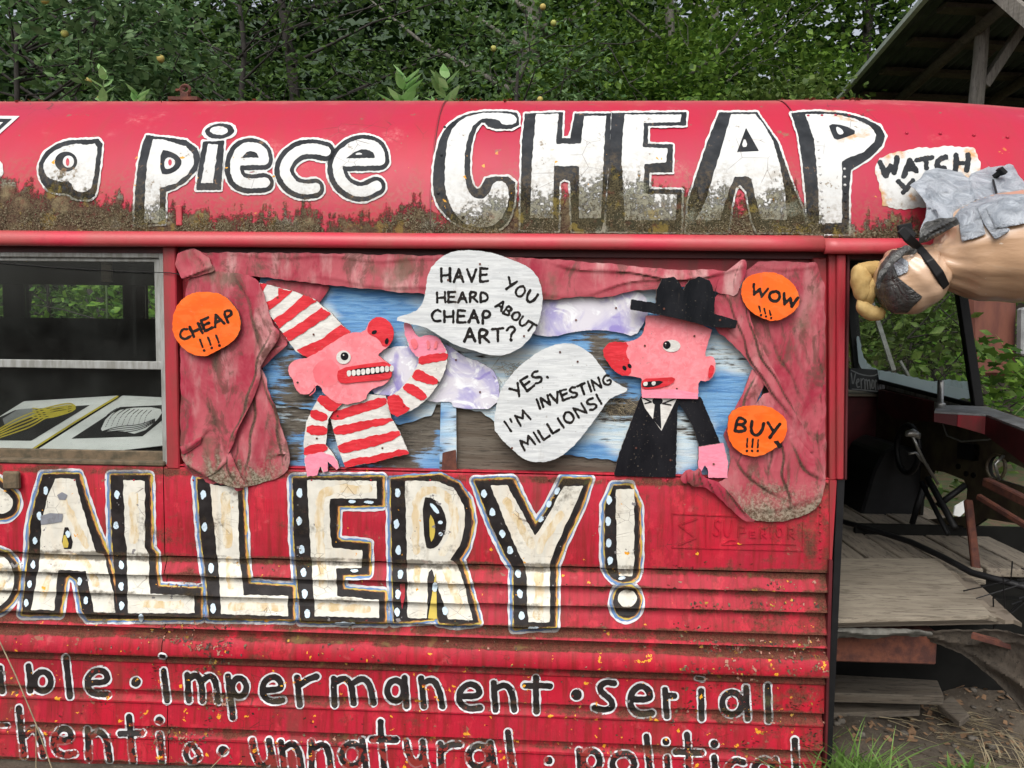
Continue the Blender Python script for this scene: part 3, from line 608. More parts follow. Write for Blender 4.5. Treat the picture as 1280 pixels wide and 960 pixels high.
L1 = poly(cA((615, 120), (725, 125), (725, 460), (745, 490), (745, 600), (752, 690), (970, 700), (975, 785), (640, 785), (635, 490), (625, 400)))
L1k = poly(cA((553, 98), (745, 98), (750, 300), (752, 460), (775, 490), (778, 600), (790, 655), (1000, 665), (1000, 810), (590, 812), (575, 600), (560, 400)))
gal('first cream letter L of the big word', L1, L1k, core=[stroke(cA((668, 200), (672, 420)), 10), stroke(cA((700, 740), (900, 745)), 8)], dots=D(cA, [(585, 192), (580, 348), (607, 545), (606, 650), (608, 748), (160+545, 810)], 3.2, 5.2))
L2 = poly(cA((1050, 140), (1190, 160), (1195, 490), (1210, 600), (1218, 695), (1440, 700), (1440, 800), (1105, 790), (1095, 600), (1085, 490), (1065, 300)))
L2k = poly(cA((985, 115), (1205, 115), (1215, 300), (1225, 500), (1240, 640), (1460, 655), (1462, 815), (1045, 810), (1030, 600), (1005, 400)))
gal('second cream letter L of the big word', L2, L2k, core=[stroke(cA((1125, 200), (1140, 440)), 10), stroke(cA((1150, 520), (1155, 650)), 8), stroke(cA((1160, 750), (1400, 755)), 9)], dots=D(cA, [(1016, 192), (1022, 355), (1055, 560), (1066, 762)], 3.4, 6))
E2 = poly(cB((415, 120), (765, 125), (762, 212), (528, 212), (530, 400), (545, 460), (690, 470), (690, 560), (560, 562), (565, 700), (775, 720), (775, 810), (455, 800), (440, 560), (430, 400)))
E2k = poly(cB((345, 112), (790, 108), (788, 245), (565, 248), (560, 410), (580, 428), (722, 440), (720, 590), (588, 592), (592, 668), (800, 685), (800, 830), (385, 825), (365, 600), (350, 400)))
gal('cream letter E of the big word', E2, E2k, core=[stroke(cB((720, 165), (500, 165), (475, 230), (478, 440), (495, 640)), 9), stroke(cB((480, 750), (720, 765)), 8)], dots=D(cB, [(378, 185), (376, 325), (388, 468), (398, 582), (404, 688), (416, 788)], 3.6, 5.6)+D(cB, [(640, 228), (725, 232), (650, 573)], 5, 2)+D(cB, [(600, 838)], 12, 2))
R2 = poly(cB((905, 125), (1060, 125), (1150, 160), (1200, 250), (1205, 350), (1180, 450), (1130, 520), (1165, 540), (1200, 640), (1245, 822), (1120, 815), (1085, 700), (1040, 560), (1020, 580), (1015, 812), (918, 808), (915, 500)))
R2k = poly(cB((835, 118), (1080, 98), (1170, 140), (1220, 220), (1240, 330), (1215, 450), (1175, 515), (1205, 600), (1270, 830), (1160, 842), (1075, 830), (1045, 700), (1040, 815), (850, 830), (840, 500)))
gal('cream letter R of the big word', R2, R2k, core=[stroke(cB((960, 470), (955, 180), (1080, 160), (1160, 270), (1150, 400), (1090, 480)), 8), stroke(cB((965, 560), (965, 640)), 7), stroke(cB((1110, 570), (1190, 770)), 8)], dots=D(cB, [(868, 185), (862, 340), (872, 472), (882, 590), (870, 690), (866, 780), (1055, 655), (1105, 775)], 3.4, 5.8),
    extra=[(poly(cB((990, 205), (1050, 210), (1100, 270), (1117, 350), (1080, 440), (1040, 467), (1003, 455)), 1), m_black), (poly(cB((1022, 235), (1050, 240), (1082, 285), (1060, 290)), 1), m_lblue), (poly(cB((1025, 280), (1055, 330), (1055, 400), (1030, 440)), 1), m_yel), (ell(*cB((1082, 332))[0], 3, 2.2), m_lblue), (ell(*cB((1083, 390))[0], 2.6, 2.4), m_lblue), (poly(cB((1060, 570), (1020, 812), (1065, 815)), 0), m_yel), (poly(cB((880, 640), (905, 635), (905, 700), (890, 770), (882, 700))), m_red)])
Y2 = poly(cC((290, 145), (375, 145), (440, 260), (515, 400), (560, 330), (660, 150), (755, 150), (700, 280), (630, 430), (590, 530), (590, 832), (480, 832), (470, 560), (440, 500), (370, 340)))
Y2k = poly(cC((215, 125), (400, 118), (440, 200), (515, 355), (570, 280), (655, 115), (785, 118), (740, 260), (655, 440), (615, 545), (612, 850), (410, 860), (408, 560), (370, 500), (290, 330)))
gal('cream letter Y of the big word', Y2, Y2k, core=[stroke(cC((375, 230), (440, 350), (500, 450)), 8), stroke(cC((645, 290), (560, 410), (535, 470)), 8), stroke(cC((535, 560), (538, 700), (530, 800)), 10)], dots=D(cC, [(260, 188), (302, 282), (352, 388), (390, 472), (430, 588), (440, 688), (448, 798)], 3.6, 5.2, -.15)+D(cC, [(625, 175), (585, 240), (547, 315)], 3, 4.4, .5)+D(cC, [(510, 858)], 7, 1.4))
X2 = poly(cC((918, 165), (1012, 165), (1010, 545), (1000, 600), (935, 600), (925, 540)))
X2k = poly(cC((868, 150), (1030, 150), (1035, 560), (1010, 620), (940, 632), (890, 600), (862, 540)), 1)
X2d = ell(*cC((972, 730))[0], 16, 19)
gal('cream exclamation mark closing the big word', X2, X2k, dots=D(cC, [(885, 220), (880, 325), (884, 435), (890, 523)], 3.4, 5.6)+D(cC, [(950, 610)], 5, 2))
gal('round point of the cream exclamation mark', ell(*cC((975, 712))[0], 12, 11), X2d)

# ---------------------------------------------------------------- small lettering on the skirt
def small(c, strokes, w=7.6, lbl=None, dots=()):
    f = [stroke(c(*s_), w, 2) for s_ in strokes]+[ell(*c(p)[0], r, r) for p, r in dots]; f = U(*f)
    decal('painted_letter', SIDE, [(f.dil(2.1).wob(.45, .22), m_white), (f.wob(.4, .25, 1), m_black)], BUS, .0012, .0005, .0021, lbl)
d_ = T(0, 780, 4.741); e_ = T(250, 780, 4.741); f_ = T(500, 780, 4.741); g_ = T(750, 780, 4.129)
def oval(cx, cy, rx, ry): return [(cx+rx*math.cos(t), cy+ry*math.sin(t)) for t in np.linspace(0, 2*math.pi, 13)]
small(d_, [[(0, 260), (12, 400)]]); small(d_, [[(168, 250), (175, 300), (180, 395)], oval(252, 340, 50, 58)]); small(d_, [[(390, 200), (403, 320), (415, 430)]])
small(d_, [[(530, 350), (640, 345), (630, 285), (575, 268), (520, 310), (515, 370), (550, 415), (640, 420)]]); small(d_, [], dots=[((805, 345), 6)])
small(d_, [[(970, 278), (980, 360), (990, 455)]]); small(d_, [[(955, 190), (970, 192)]], 5)
small(d_, [[(1110, 300), (1118, 455)], [(1112, 330), (1160, 295), (1195, 340), (1200, 455)], [(1198, 340), (1245, 300), (1280, 340), (1292, 460)]])
small(e_, [[(165, 310), (180, 430), (195, 555)], oval(232, 375, 42, 55)]); small(e_, [[(375, 392), (485, 388), (475, 330), (425, 308), (372, 350), (368, 420), (412, 462), (490, 452)]])
small(e_, [[(575, 318), (583, 400), (592, 478)], [(588, 365), (640, 328), (690, 310)]]); small(e_, [[(792, 325), (797, 480)], [(795, 350), (855, 315), (900, 360), (910, 470)], [(905, 350), (965, 318), (1010, 360), (1028, 468)]])
small(e_, [oval(1158, 395, 50, 62), [(1213, 320), (1218, 400), (1225, 488)]]); small(f_, [[(125, 322), (142, 488)], [(130, 355), (190, 325), (232, 380), (252, 488)]])
small(f_, [[(355, 430), (475, 428), (465, 372), (408, 350), (352, 395), (348, 460), (400, 505), (475, 498)]]); small(f_, [[(555, 350), (566, 508)], [(570, 380), (625, 355), (665, 400), (676, 508)]])
small(f_, [[(805, 320), (808, 520)], [(740, 365), (888, 367)]]); small(f_, [], dots=[((1047, 420), 6.8)]); small(f_, [[(1268, 352), (1220, 342), (1178, 375), (1200, 412), (1252, 450), (1262, 492), (1210, 515), (1152, 495)]])
small(g_, [[(160, 388), (262, 392), (252, 338), (205, 315), (158, 358), (155, 430), (200, 470), (268, 458)]], 8); small(g_, [[(335, 338), (345, 478)], [(345, 370), (385, 372)]], 7.5); small(g_, [[(522, 345), (525, 488)]]); small(g_, [[(500, 280), (530, 285)]], 4)
small(g_, [oval(682, 410, 52, 58), [(753, 328), (762, 488)]]); small(g_, [[(865, 320), (870, 498)]])
small(d_, [[(-20, 600), (45, 600)]], 4.5); small(d_, [[(112, 500), (125, 640), (142, 785)], [(148, 660), (200, 610), (240, 680), (255, 780)]]); small(d_, [[(325, 695), (425, 685), (415, 632), (365, 615), (315, 670), (322, 745), (372, 782), (440, 768)]])
small(d_, [[(518, 625), (527, 800)], [(540, 660), (595, 632), (635, 690), (650, 808)]]); small(d_, [[(765, 550), (775, 690), (790, 818)], [(712, 650), (843, 645)]]); small(d_, [[(948, 655), (960, 818)]], dots=[((945, 570), 5)]); small(d_, [[(1180, 770), (1130, 700), (1090, 770), (1130, 830), (1185, 790)]], 6)
small(e_, [], dots=[((135, 750), 6)]); small(e_, [[(310, 690), (330, 800), (370, 850), (430, 800), (408, 690)], [(408, 690), (440, 850)]], 7.5); small(e_, [[(480, 700), (500, 860)], [(490, 740), (550, 700), (590, 760), (602, 860)]]); small(e_, [[(660, 700), (662, 860)], [(665, 740), (740, 705), (765, 770), (775, 860)]])
small(e_, [oval(900, 775, 62, 68), [(962, 690), (985, 860)]]); small(e_, [[(1070, 580), (1075, 700), (1095, 870)], [(1018, 682), (1162, 688)]]); small(e_, [[(1222, 700), (1240, 790), (1285, 840), (1325, 780), (1320, 700)], [(1325, 780), (1345, 870)]])
small(f_, [[(240, 712), (245, 860)], [(250, 750), (290, 715), (355, 715)]]); small(f_, [oval(468, 785, 62, 64), [(535, 708), (560, 860)]]); small(f_, [[(640, 640), (650, 740), (668, 870)]]); small(f_, [], dots=[((882, 810), 5)]); small(f_, [[(1062, 750), (1072, 900)], oval(1135, 810, 50, 60)])
small(g_, [oval(120, 722, 58, 55)]); small(g_, [[(240, 580), (262, 800)]]); small(g_, [[(345, 690), (355, 800)]], dots=[((340, 608), 4.5)]); small(g_, [[(450, 570), (460, 800)], [(392, 660), (525, 665)]]); small(g_, [[(588, 690), (600, 800)]], dots=[((590, 620), 5)])
small(g_, [[(740, 715), (690, 700), (645, 760), (700, 810)]]); small(g_, [oval(845, 750, 50, 50), [(905, 700), (915, 800)]]); small(g_, [[(1005, 600), (1008, 660), (1015, 800)]])

# embossed builder's plate, riveted under the curtain
kk = T(830, 600, 5.818)
pr = U(stroke(kk((60, 245), (530, 265)), 1.4, 0), stroke(kk((60, 490), (1000, 515)), 1.6, 0), stroke(kk((60, 245), (65, 490)), 1.3, 0), stroke(kk((305, 255), (305, 500)), 1.2, 0), stroke(kk((1015, 300), (1010, 515)), 1.4, 0),
       stroke(kk((240, 280), (110, 325), (232, 420), (110, 468)), 2.4, 0), text('SU', kk((360, 405))[0], kk((490, 412))[0], 20, 1.7, .35, .01), stroke(kk((540, 415), (545, 340), (590, 345), (590, 380), (548, 385)), 1.6, 0), stroke(kk((660, 375), (625, 378), (625, 415), (665, 418)), 1.6, 0), stroke(kk((625, 397), (655, 397)), 1.4, 0), stroke(kk((705, 420), (705, 350), (740, 355), (738, 388), (708, 390), (745, 422)), 1.6, 0), stroke(kk((775, 345), (778, 420)), 1.6, 0),
       stroke(kk((835, 345), (815, 380), (832, 418), (862, 400), (862, 360), (835, 345)), 1.6), stroke(kk((905, 425), (905, 350), (945, 355), (942, 385), (908, 390), (950, 425)), 1.6, 0), stroke(kk((420, 470), (480, 435), (520, 440)), 1., 1), stroke(kk((430, 472), (700, 462), (960, 470)), .9, 1))
mb = MB(); raster(mb, pr, SIDE, .0026, .0011, 0, .003); mb.build('embossed_plate', m_red, BUS)

# seams and rivets
def strip(name, surf, x, pya, pyb, wd, mat, off=.003):
    va = surf.uv(x, pya)[1]; vb = surf.uv(x, pyb)[1]
    X = surf.uv(x, (pya+pyb)/2)[0]; return sheet(name, surf, X-wd/2, X+wd/2, mat, BUS, 1, min(va, vb), max(va, vb), True, off)
strip('roof_seam', ROOF, 541, 292, 126, .0022, m_darkred, .0012)
strip('lap_joint', ROOF, 1008, 292, 126, .0016, m_darkred, .0022); 
strip('edge_moulding', SIDE, 1028, 601, 713, .022, m_red, .004)
mr = MB(); nn = 8
for r_, zc in ((1, 0), (.8, .45), (.4, .75)):
    mr.v += [(.0034*r_*math.cos(2*math.pi*j/nn), -.0034*zc*.9, .0034*r_*math.sin(2*math.pi*j/nn)) for j in range(nn)]
mr.f = [(i*nn+j, i*nn+(j+1) % nn, (i+1)*nn+(j+1) % nn, (i+1)*nn+j) for i in range(2) for j in range(nn)]+[tuple(2*nn+j for j in range(nn))]; mr.m = [0]*len(mr.f)
def rivet(px, py, surf, mat, s_=1.0):
    u, v = surf.uv(px, py); P = surf.pos(np.array([u]), np.array([v]), .003)[0]; nr_ = surf.nrm(np.array([u]), np.array([v]))[0]
    me = RV[mat.name] if mat.name in RV else None
    if me is None:
        o = mr.build('rivet', mat, None, True); RV[mat.name] = o.data; bpy.data.objects.remove(o); me = RV[mat.name]
    o = bpy.data.objects.new('rivet', me); COL.objects.link(o); o.parent = BUS; o.location = Vector(P)-BUS.location; o.scale = (s_,)*3
    o.rotation_euler = Vector((0, -1, 0)).rotation_difference(Vector(nr_)).to_euler()
RV = {}
for px, py in [(556, 160), (552, 195), (548, 242), (579, 272), (1133, 167), (1175, 167), (1217, 168), (1259, 169)]: rivet(px, py, ROOF, m_rblack if px < 1000 else m_roof, 1.3)
for i in range(11): rivet(1022+i*.7, 178+i*10.2, ROOF, m_rwhite, 1.1)
for i in range(8): rivet(1055+i*.3, 212+i*10., ROOF, m_rblack if i > 2 else m_rwhite, 1.1)
for i in range(5): rivet(1010+i*17, 146-.3*i, ROOF, m_roof, 1.2)
for i in range(9): rivet(1025-i*.0, 612+i*10.5, SIDE, m_red, .9)
for py in (300,):
    rivet(1040, 301, ROOF, m_rail, 1.3)
for i in range(14): rivet(20+i*74, 600, SIDE, m_red, .8)
# ---------------------------------------------------------------- windows, pillars
def glass(name, haze=.10, tint=(.9, .95, .93), hz=(.35, .38, .36), lower=None):
    g = N(name); g.t.nodes.remove(g.b)
    tr = g.new("ShaderNodeBsdfTransparent"); tr.inputs[0].default_value = c4(tint); gl = g.new("ShaderNodeBsdfGlossy"); gl.inputs["Roughness"].default_value = .04
    fr = g.new("ShaderNodeFresnel"); fr.inputs[0].default_value = 1.28
    m1 = g.new("ShaderNodeMixShader"); g.put(m1.inputs[0], fr.outputs[0]); g.put(m1.inputs[1], tr.outputs[0]); g.put(m1.inputs[2], gl.outputs[0])
    df = g.new("ShaderNodeBsdfDiffuse"); df.inputs[0].default_value = c4(hz)
    n = g.noise(7, 6, .65); sp = g.step(g.noise(180, 2, .5), .72, .76); a = g.math('ADD', g.math('MULTIPLY', g.step(n, .3, .8), haze*1.6), g.math('MULTIPLY', sp, .10))
    st = g.step(g.noise(1, 5, .6, g.mapping((50, 50, 3))), .5, .8); a = g.math('ADD', a, g.math('MULTIPLY', st, haze), clamp=True)
    m2 = g.new("ShaderNodeMixShader"); g.put(m2.inputs[0], a); g.put(m2.inputs[1], m1.outputs[0]); g.put(m2.inputs[2], df.outputs[0])
    g.t.links.new(m2.outputs[0], g.out.inputs[0]); return g.mt
m_glass = glass('window_glass', .012, (.97, .99, .98)); m_wind = glass('windshield_glass', .22, hz=(.75, .80, .70)); m_farglass = glass('far_window_glass', .015, (.96, .98, .97))
zt = at(100, 316, .01)[2]; zb = at(100, 570, .01)[2]; zm0 = at(100, 461, .0)[2]; zm1 = at(100, 451, .0)[2]
def window(x0, x1):
    m = MB()
    t = .0135
    m.box((x0, .008, zb-.02), (x0+t, .045, zt)); m.box((x1-t, .008, zb-.02), (x1, .045, zt)); m.box((x0+t, .008, zt-.012), (x1-t, .045, zt))
    m.box((x0+t, .018, zm1-.004), (x1-t-.001, .04, zt-.0125)); 
    m.v = m.v[:24]; m.f = m.f[:18]; m.m = m.m[:18]; m.n = 24
    i0, i1 = x0+t+.001, x1-t-.001
    for a, b in (((i0, .016, zm0), (i0+.016, .034, zt-.0125)), ((i1-.016, .016, zm0), (i1, .034, zt-.0125)), ((i0, .014, zm0), (i1, .036, zm1)), ((i0+.016, .018, zt-.022), (i1-.016, .033, zt-.0125))): m.box(a, b)
    fr = m.build('window_frame', m_alu, BUS, bevel=.0015)
    box('window_pane', (i0+.010, .026, zm1), (i1-.010, .029, zt-.02), m_glass, fr); box('window_pane', (i0, .038, zb-.005), (i1, .041, zm0-.001), m_glass, fr)
    m = MB(); m.box((i0, .022, zb-.012), (i1, .037, zb+.014)); m.box((i0, .030, zb+.014), (i0+.007, .0375, zm0-.001)); m.box((i1-.007, .030, zb+.014), (i1, .0375, zm0-.001))
    m.build('weather_seal', m_seal, BUS, bevel=.002)
xw1 = xp(205, 0, 450); pw = .055; WW = .78
for k in range(3):
    x1 = xw1-k*(WW+pw); window(x1-WW, x1)
    if k: box('window_pillar', (x1+.001, .0, zb-.03), (x1+pw-.001, .05, zt+.03), m_pillar, BUS, .003)
box('window_pillar', (xw1+.0015, -.001, zb-.028), (xp(222, 0, 450), .05, zt+.03), m_pillar, BUS, .003)
box('window_sill', (-3.4, -.004, zp(592)), (xp(206, 0, 595), .07, zp(590)+.008), m_seal, BUS, .003)
box('window_sill', (xp(206, 0, 595)+.001, .001, zp(592)), (XE, .05, zp(591)+.003), m_red, BUS, .003)
box('blank_panel', (xp(222, 0, 450)+.001, .034, zp(600)), (xp(1036), .05, zp(312)), m_pillar, BUS)
# front door post and the dark edge of the skirt
def quadprism(name, pts, y0, y1, mat, parent=None, bevel=0):
    m = MB(); f = [at(px, py, y0) for px, py in pts]; b = [p+np.array([0, y1-y0, 0]) for p in f]; n = len(pts); m.add(f+b, [tuple(range(n))[::-1], tuple(n+i for i in range(n))]+[(i, (i+1) % n, n+(i+1) % n, n+i) for i in range(n)]); return m.build(name, mat, parent, bevel=bevel)
quadprism('door_post', [(1036, 318), (1046, 318), (1046, 600), (1037, 600)], .0, .06, m_pillar, BUS, .002)
quadprism('door_post', [(1046.5, 318), (1058, 318), (1055, 600), (1046.5, 600)], -.012, .06, m_pillar, BUS, .003)
quadprism('door_post', [(1058.5, 318), (1063, 318), (1059, 600), (1055.5, 600)], .004, .07, m_darkred, BUS, .002)
quadprism('door_post', [(1037, 600.5), (1046, 600.5), (1040, 700), (1037, 700)], -.004, .04, m_pillar, BUS)
quadprism('door_edge', [(1047, 600), (1056, 600), (1037, 1010), (1032, 1010), (1036, 860)], -.006, .07, m_black_m, BUS)
quadprism('door_edge', [(1036.5, 700), (1041, 700), (1032, 1010), (1030, 1010)], -.012, .02, m_darkred, BUS)
quadprism('door_post', [(1016, 322), (1034, 322), (1034, 598), (1018, 598)], .012, .033, m_pillar, BUS, .003)
# far side of the bus: dark wall, windows and panes
YF = 2.24; zf1 = at(90, 343, YF)[2]; zf0 = at(90, 456, YF)[2]-.05; px0 = at(30, 400, YF)[0]; px1 = at(154, 400, YF)[0]; pit = (px1-px0)+at(180, 400, YF)[0]-px1
XF = at(1066, 400, YF)[0]
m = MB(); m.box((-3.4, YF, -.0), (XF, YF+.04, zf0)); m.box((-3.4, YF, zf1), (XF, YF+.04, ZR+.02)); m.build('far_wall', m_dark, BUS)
kx = -6
xs = []
for kx in range(-5, 6):
    a = px0+kx*pit
    if a+px1-px0 < -3.4 or a > XF-.1: continue
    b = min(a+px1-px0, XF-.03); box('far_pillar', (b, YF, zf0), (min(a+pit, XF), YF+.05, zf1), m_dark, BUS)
    fr = box('far_window_rail', (max(a, -3.4), YF+.005, at(90, 407, YF)[2]), (b, YF+.03, at(90, 401, YF)[2]), m_black_m, BUS)
    box('window_pane', (max(a, -3.4)+.002, YF+.015, zf0), (b-.002, YF+.018, zf1), m_farglass, fr)
box('rear_wall', (-3.43, .0, 0), (-3.4, 2.28, ZR+.3), m_dark, BUS)
box('far_post', (px1-.28, YF-.12, zf0+.0), (px1-.2, YF-.08, zf1+.1), m_ply, BUS) if False else None

# table with framed prints behind the left window
ZT = atz(100, 560, 0)[2]
zt_ = at(100, 566, .09)[2]
tb = empty('display_table', (-1.5, .7, 0), 'dark table inside the bus holding the prints behind the left window', 'table')
xr_ = xp(204, .1, 560); V_ = []
for y_ in (.10, 1.0):
    zz_ = at(100, 568, .10)[2]+(y_-.10)*math.tan(R(24)); V_ += [(-2.6, y_, zz_-.035), (xr_, y_, zz_-.035), (xr_, y_, zz_-.008), (-2.6, y_, zz_-.008)]
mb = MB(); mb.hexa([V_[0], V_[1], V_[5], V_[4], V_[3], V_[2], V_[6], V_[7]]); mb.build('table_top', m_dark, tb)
for sx in (-2.5, -1.15):
    for sy in (.12, .9): box('leg', (sx, sy, .5), (sx+.05, sy+.05, zt_-.03), m_dark, tb)
m_paper = plain('print_paper', (.8, .81, .79), .8, .1, 12); m_pblack = plain('print_ink', (.02, .02, .02), .6, .3, 20); m_pyel = plain('print_yellow', (.62, .50, .05), .6, .2, 20); m_pgrey = plain('print_grey', (.30, .31, .31), .7, .3, 9)
kw = T(0, 300, 3.2)
TL = math.tan(R(24))
PRK = at(100, 568, .10)
def zplane(z):
    d = z-zt_; c = 1/math.sqrt(1+TL*TL)
    return Plane((0, .10-d*TL*c, PRK[2]+d*c), (1, 0, 0), (0, 1, TL))
def flat(name, pts, z, mat, th=.004, label=None, cat=None, layers=()):
    e = empty(name, (-1.3, .3, z), label, cat); mb = MB(); raster(mb, poly(pts), zplane(z), 0, .006, 0, th*.4, tdir=(0, .4, -.9)); mb.build('sheet', mat, e)
    mb = MB(); ms = []
    for i, (s_, mt) in enumerate(layers):
        if mt not in ms: ms.append(mt)
        raster(mb, s_, zplane(z), .001+.0005*i, .003, ms.index(mt))
    if layers: mb.build('printed_image', ms, e)
sw = [stroke(kw((0, 790-i*9), (60, 770-i*13), (130, 745-i*14), (190, 705-i*9), (280, 690-i*10), (300, 676-i*3)), 1.5+.5*(i % 2), 2) for i in range(5)]+[stroke(kw((130, 672+i*9), (180, 680+i*8), (215, 672+i*9), (270, 668+i*6)), 1.4) for i in range(5)]
flat('art_print', kw((-120, 780), (95, 645), (475, 622), (130, 838), (-120, 836)), zt_+.004, m_paper, .004, 'matted print with yellow wavy marks on black', 'print',
     [(poly(kw((-110, 760), (60, 680), (360, 660), (125, 803), (-110, 800))), m_pblack), (poly(kw((10, 715), (70, 678), (140, 672), (150, 700), (20, 745))), m_pgrey), (U(*sw), m_pyel)])
hair = [stroke(kw((400+i*22, 750-i*2), (425+i*20, 700), (470+i*17, 672+i*1.2)), .9) for i in range(9)]+[stroke(kw((395, 770), (470, 745+i*9), (560, 740+i*7), (620, 715+i*4)), .9) for i in range(4)]
flat('art_print', kw((150, 838), (490, 622), (660, 630), (660, 820), (400, 850)), zt_+.006, m_paper, .004, 'black and white figure print lying beside the window stile', 'print',
     [(poly(kw((285, 795), (480, 668), (650, 660), (650, 720), (570, 785))), m_pblack), (poly(kw((395, 775), (430, 700), (500, 672), (640, 668), (650, 700), (560, 780), (470, 760)), 1), m_paper), (U(*hair), m_pblack)])
decal('yellow_edge', zplane(zt_+.0115), [(stroke(kw((128, 838), (300, 728), (470, 626)), 2.2, 0), m_pyel)], tb)
mb = MB(); mb.tube([at(-60, 324, .004), at(60, 334, .0), at(150, 339, -.003), at(213, 341, -.006), at(224, 343, -.01), at(232, 347, -.016)], .0012, 5)
tag(mb.build('thin_cord', m_black_m), 'thin dark cord strung across the top of the left window', 'cord')
# strap hanging in the window, dark item on far sill
mb = MB(); mb.box(at(127, 352, .5)-np.array([0, 0, 0]), at(138, 315, .5)+np.array([0, .01, 0])); tag(mb.build('wooden_batten', m_ply), 'short wooden batten hanging behind the top of the left window', 'batten')
mb = MB(); a = at(8, 450, 2.1); b = at(52, 418, 2.1); mb.box((a[0], 2.05, a[2]-.15), (b[0], 2.1, b[2])); mb.build('seat_back', m_black_m, BUS)

# ---------------------------------------------------------------- plywood stage behind the puppets
def bluepaint(name, seed, cover):
    g = N(name); v = g.mapping((1.4, 10, 16), (seed, 0, 0)); n = g.noise(5, 6, .7, v, .8); n2 = g.noise(9, 7, .75, v); l = g.noise(3.5, 4, .55, g.mapping((1, 1, 1.6), (seed, 2, 3))); f = g.noise(160, 3)
    bare = g.mix(g.step(n2, .35, .65), (.16, .14, .11), (.045, .037, .028)); bare = g.mix(g.mul(g.step(n2, .56, .6), .6), bare, (.012, .01, .008))
    bl = g.mix(g.step(n, .35, .6), (.06, .20, .46), (.17, .36, .60)); bl = g.mix(g.step(g.noise(2.2, 3, .5, g.mapping((1, 1, 2.2), (seed, 5, 1))), .47, .56), bl, g.mix(g.step(n, .35, .65), (.64, .70, .70), (.42, .58, .70)))
    pk = g.step(g.math('ADD', g.math('MULTIPLY', n2, .28), g.math('MULTIPLY', l, .72)), cover, cover-.035)
    col = g.mix(pk, bare, bl); col = g.mix(g.mul(g.step(f, .6, .75), .3), col, (.3, .3, .27))
    nn = g.bump(n2, .9, .004); nn = g.bump(pk, .7, .002, nn); return g.done(col, .8, nn)
m_bluew = bluepaint('peeling_blue_paint', 3.1, .60); m_blued = bluepaint('sparse_blue_paint', 8.7, .49); m_bluep = bluepaint('blue_post_paint', 1.2, .56)
ST = empty('stage_backdrop', tuple(at(640, 600, .02)), 'weathered plywood backdrop with peeling blue and white paint behind the cutout figures', 'backdrop')
cutout('painted_board', vplane(.016), poly([(326, 345), (640, 345), (965, 345), (960, 430), (945, 560), (925, 598), (858, 598), (830, 592), (790, 580), (740, 573), (690, 566), (640, 540), (600, 515), (560, 505), (545, 505), (540, 520), (500, 530), (420, 520), (330, 500)]).wob(1.5, .12), [m_bluew, m_edge], ST, 0, .006, .003)
cutout('painted_board', vplane(.0225), poly([(326, 480), (550, 480), (550, 599), (326, 599)]), [m_blued, m_edge], ST, 0, .006, .004)
cutout('bare_board', vplane(.0235), poly([(571, 480), (960, 480), (960, 599), (571, 599)]), [m_plyb, m_edge], ST, 0, .006, .004)
cutout('painted_post', vplane(.008), poly([(551, 498), (570, 498), (571, 598), (549, 598)]), [m_bluep, m_edge], ST, 0, .013, .003)
cutout('rusty_clip', vplane(.006), poly([(553, 566), (570, 562), (571, 592), (552, 592)]), [m_rust, m_rust], ST, 0, .002, .003)
for k_, (cx, cy, sx, sy, n, lb) in enumerate([(432, 0, 0, 0, 0, ''), (636, 462, 18, 12, 60, 'dry straw poking from a crack beside the upper speech bubble'), (772, 508, 40, 12, 110, 'dry straw caught in the crack left of the man in the hat')]):
    if not n: continue
    mb = MB()
    for i in range(n):
        x = cx+random.gauss(0, sx*.5); y = cy+random.gauss(0, sy*.5); a = random.gauss(.35, .7); L = random.uniform(5, 16)
        mb.tube([at(x, y, random.uniform(.004, .014)), at(x+L*.5*math.cos(a), y+L*.5*math.sin(a)+random.uniform(-2, 2), random.uniform(-.002, .01)), at(x+L*math.cos(a), y+L*math.sin(a), random.uniform(.0, .012))], .0005, 3, cap=False)
    m_straw = bpy.data.materials.get('straw') or plain('straw', (.36, .30, .19), .8, .4, 30)
    tag(mb.build('straw_tuft', m_straw), lb, 'straw', kind='stuff')

# ---------------------------------------------------------------- cutouts
def brushed(name, c, c2, sc_=(20, 20, 60), rough=.55, k=(.35, .65), bump=.35, rot=0):
    g = N(name); v = g.mapping(sc_, rot=(0, rot, 0)); n = g.noise(1, 6, .6, v, .4); col = g.mix(g.step(n, *k), c, c2); f = g.noise(14, 4); col = g.mix(g.mul(g.step(f, .5, .75), .3), col, tuple(x*.82 for x in c))
    b2_ = g.noise(1, 3, .6, g.mapping((sc_[0]*2.2, 40, sc_[2]*2.5), (3, 3, 3), rot=(0, rot+.5, 0)), .8); col = g.mix(g.mul(g.step(b2_, .48, .6), .36), col, tuple(min(.85, x*1.22+(.03 if sum(c) > .1 else .004)) for x in c)); b3_ = g.noise(1, 4, .6, g.mapping((sc_[0]*.5, 20, sc_[2]*.6), (8, 3, 3), rot=(0, rot-.6, 0)), .8); col = g.mix(g.mul(g.step(b3_, .52, .64), .22), col, tuple(x*.72 for x in c)); stn = g.noise(1, 5, .7, g.mapping((30, 10, 4), (6, 0, 2))); col = g.mix(g.mul(g.step(stn, .6, .74), .22), col, (.2, .16, .12)); col = g.mix(g.mul(g.step(g.noise(170, 3), .66, .72), .5), col, (.22, .18, .14)); return g.done(col, rough, g.bump(n, bump, .0012), 0, .08 if sum(c) < .3 else .3)
m_cw = brushed('cutout_white', (.66, .65, .61), (.54, .52, .49)); m_cr = brushed('cutout_red', (.62, .022, .035), (.50, .012, .02), (12, 12, 60), rot=.35); m_cp = brushed('cutout_pink', (.78, .24, .27), (.72, .17, .20), (25, 25, 25))
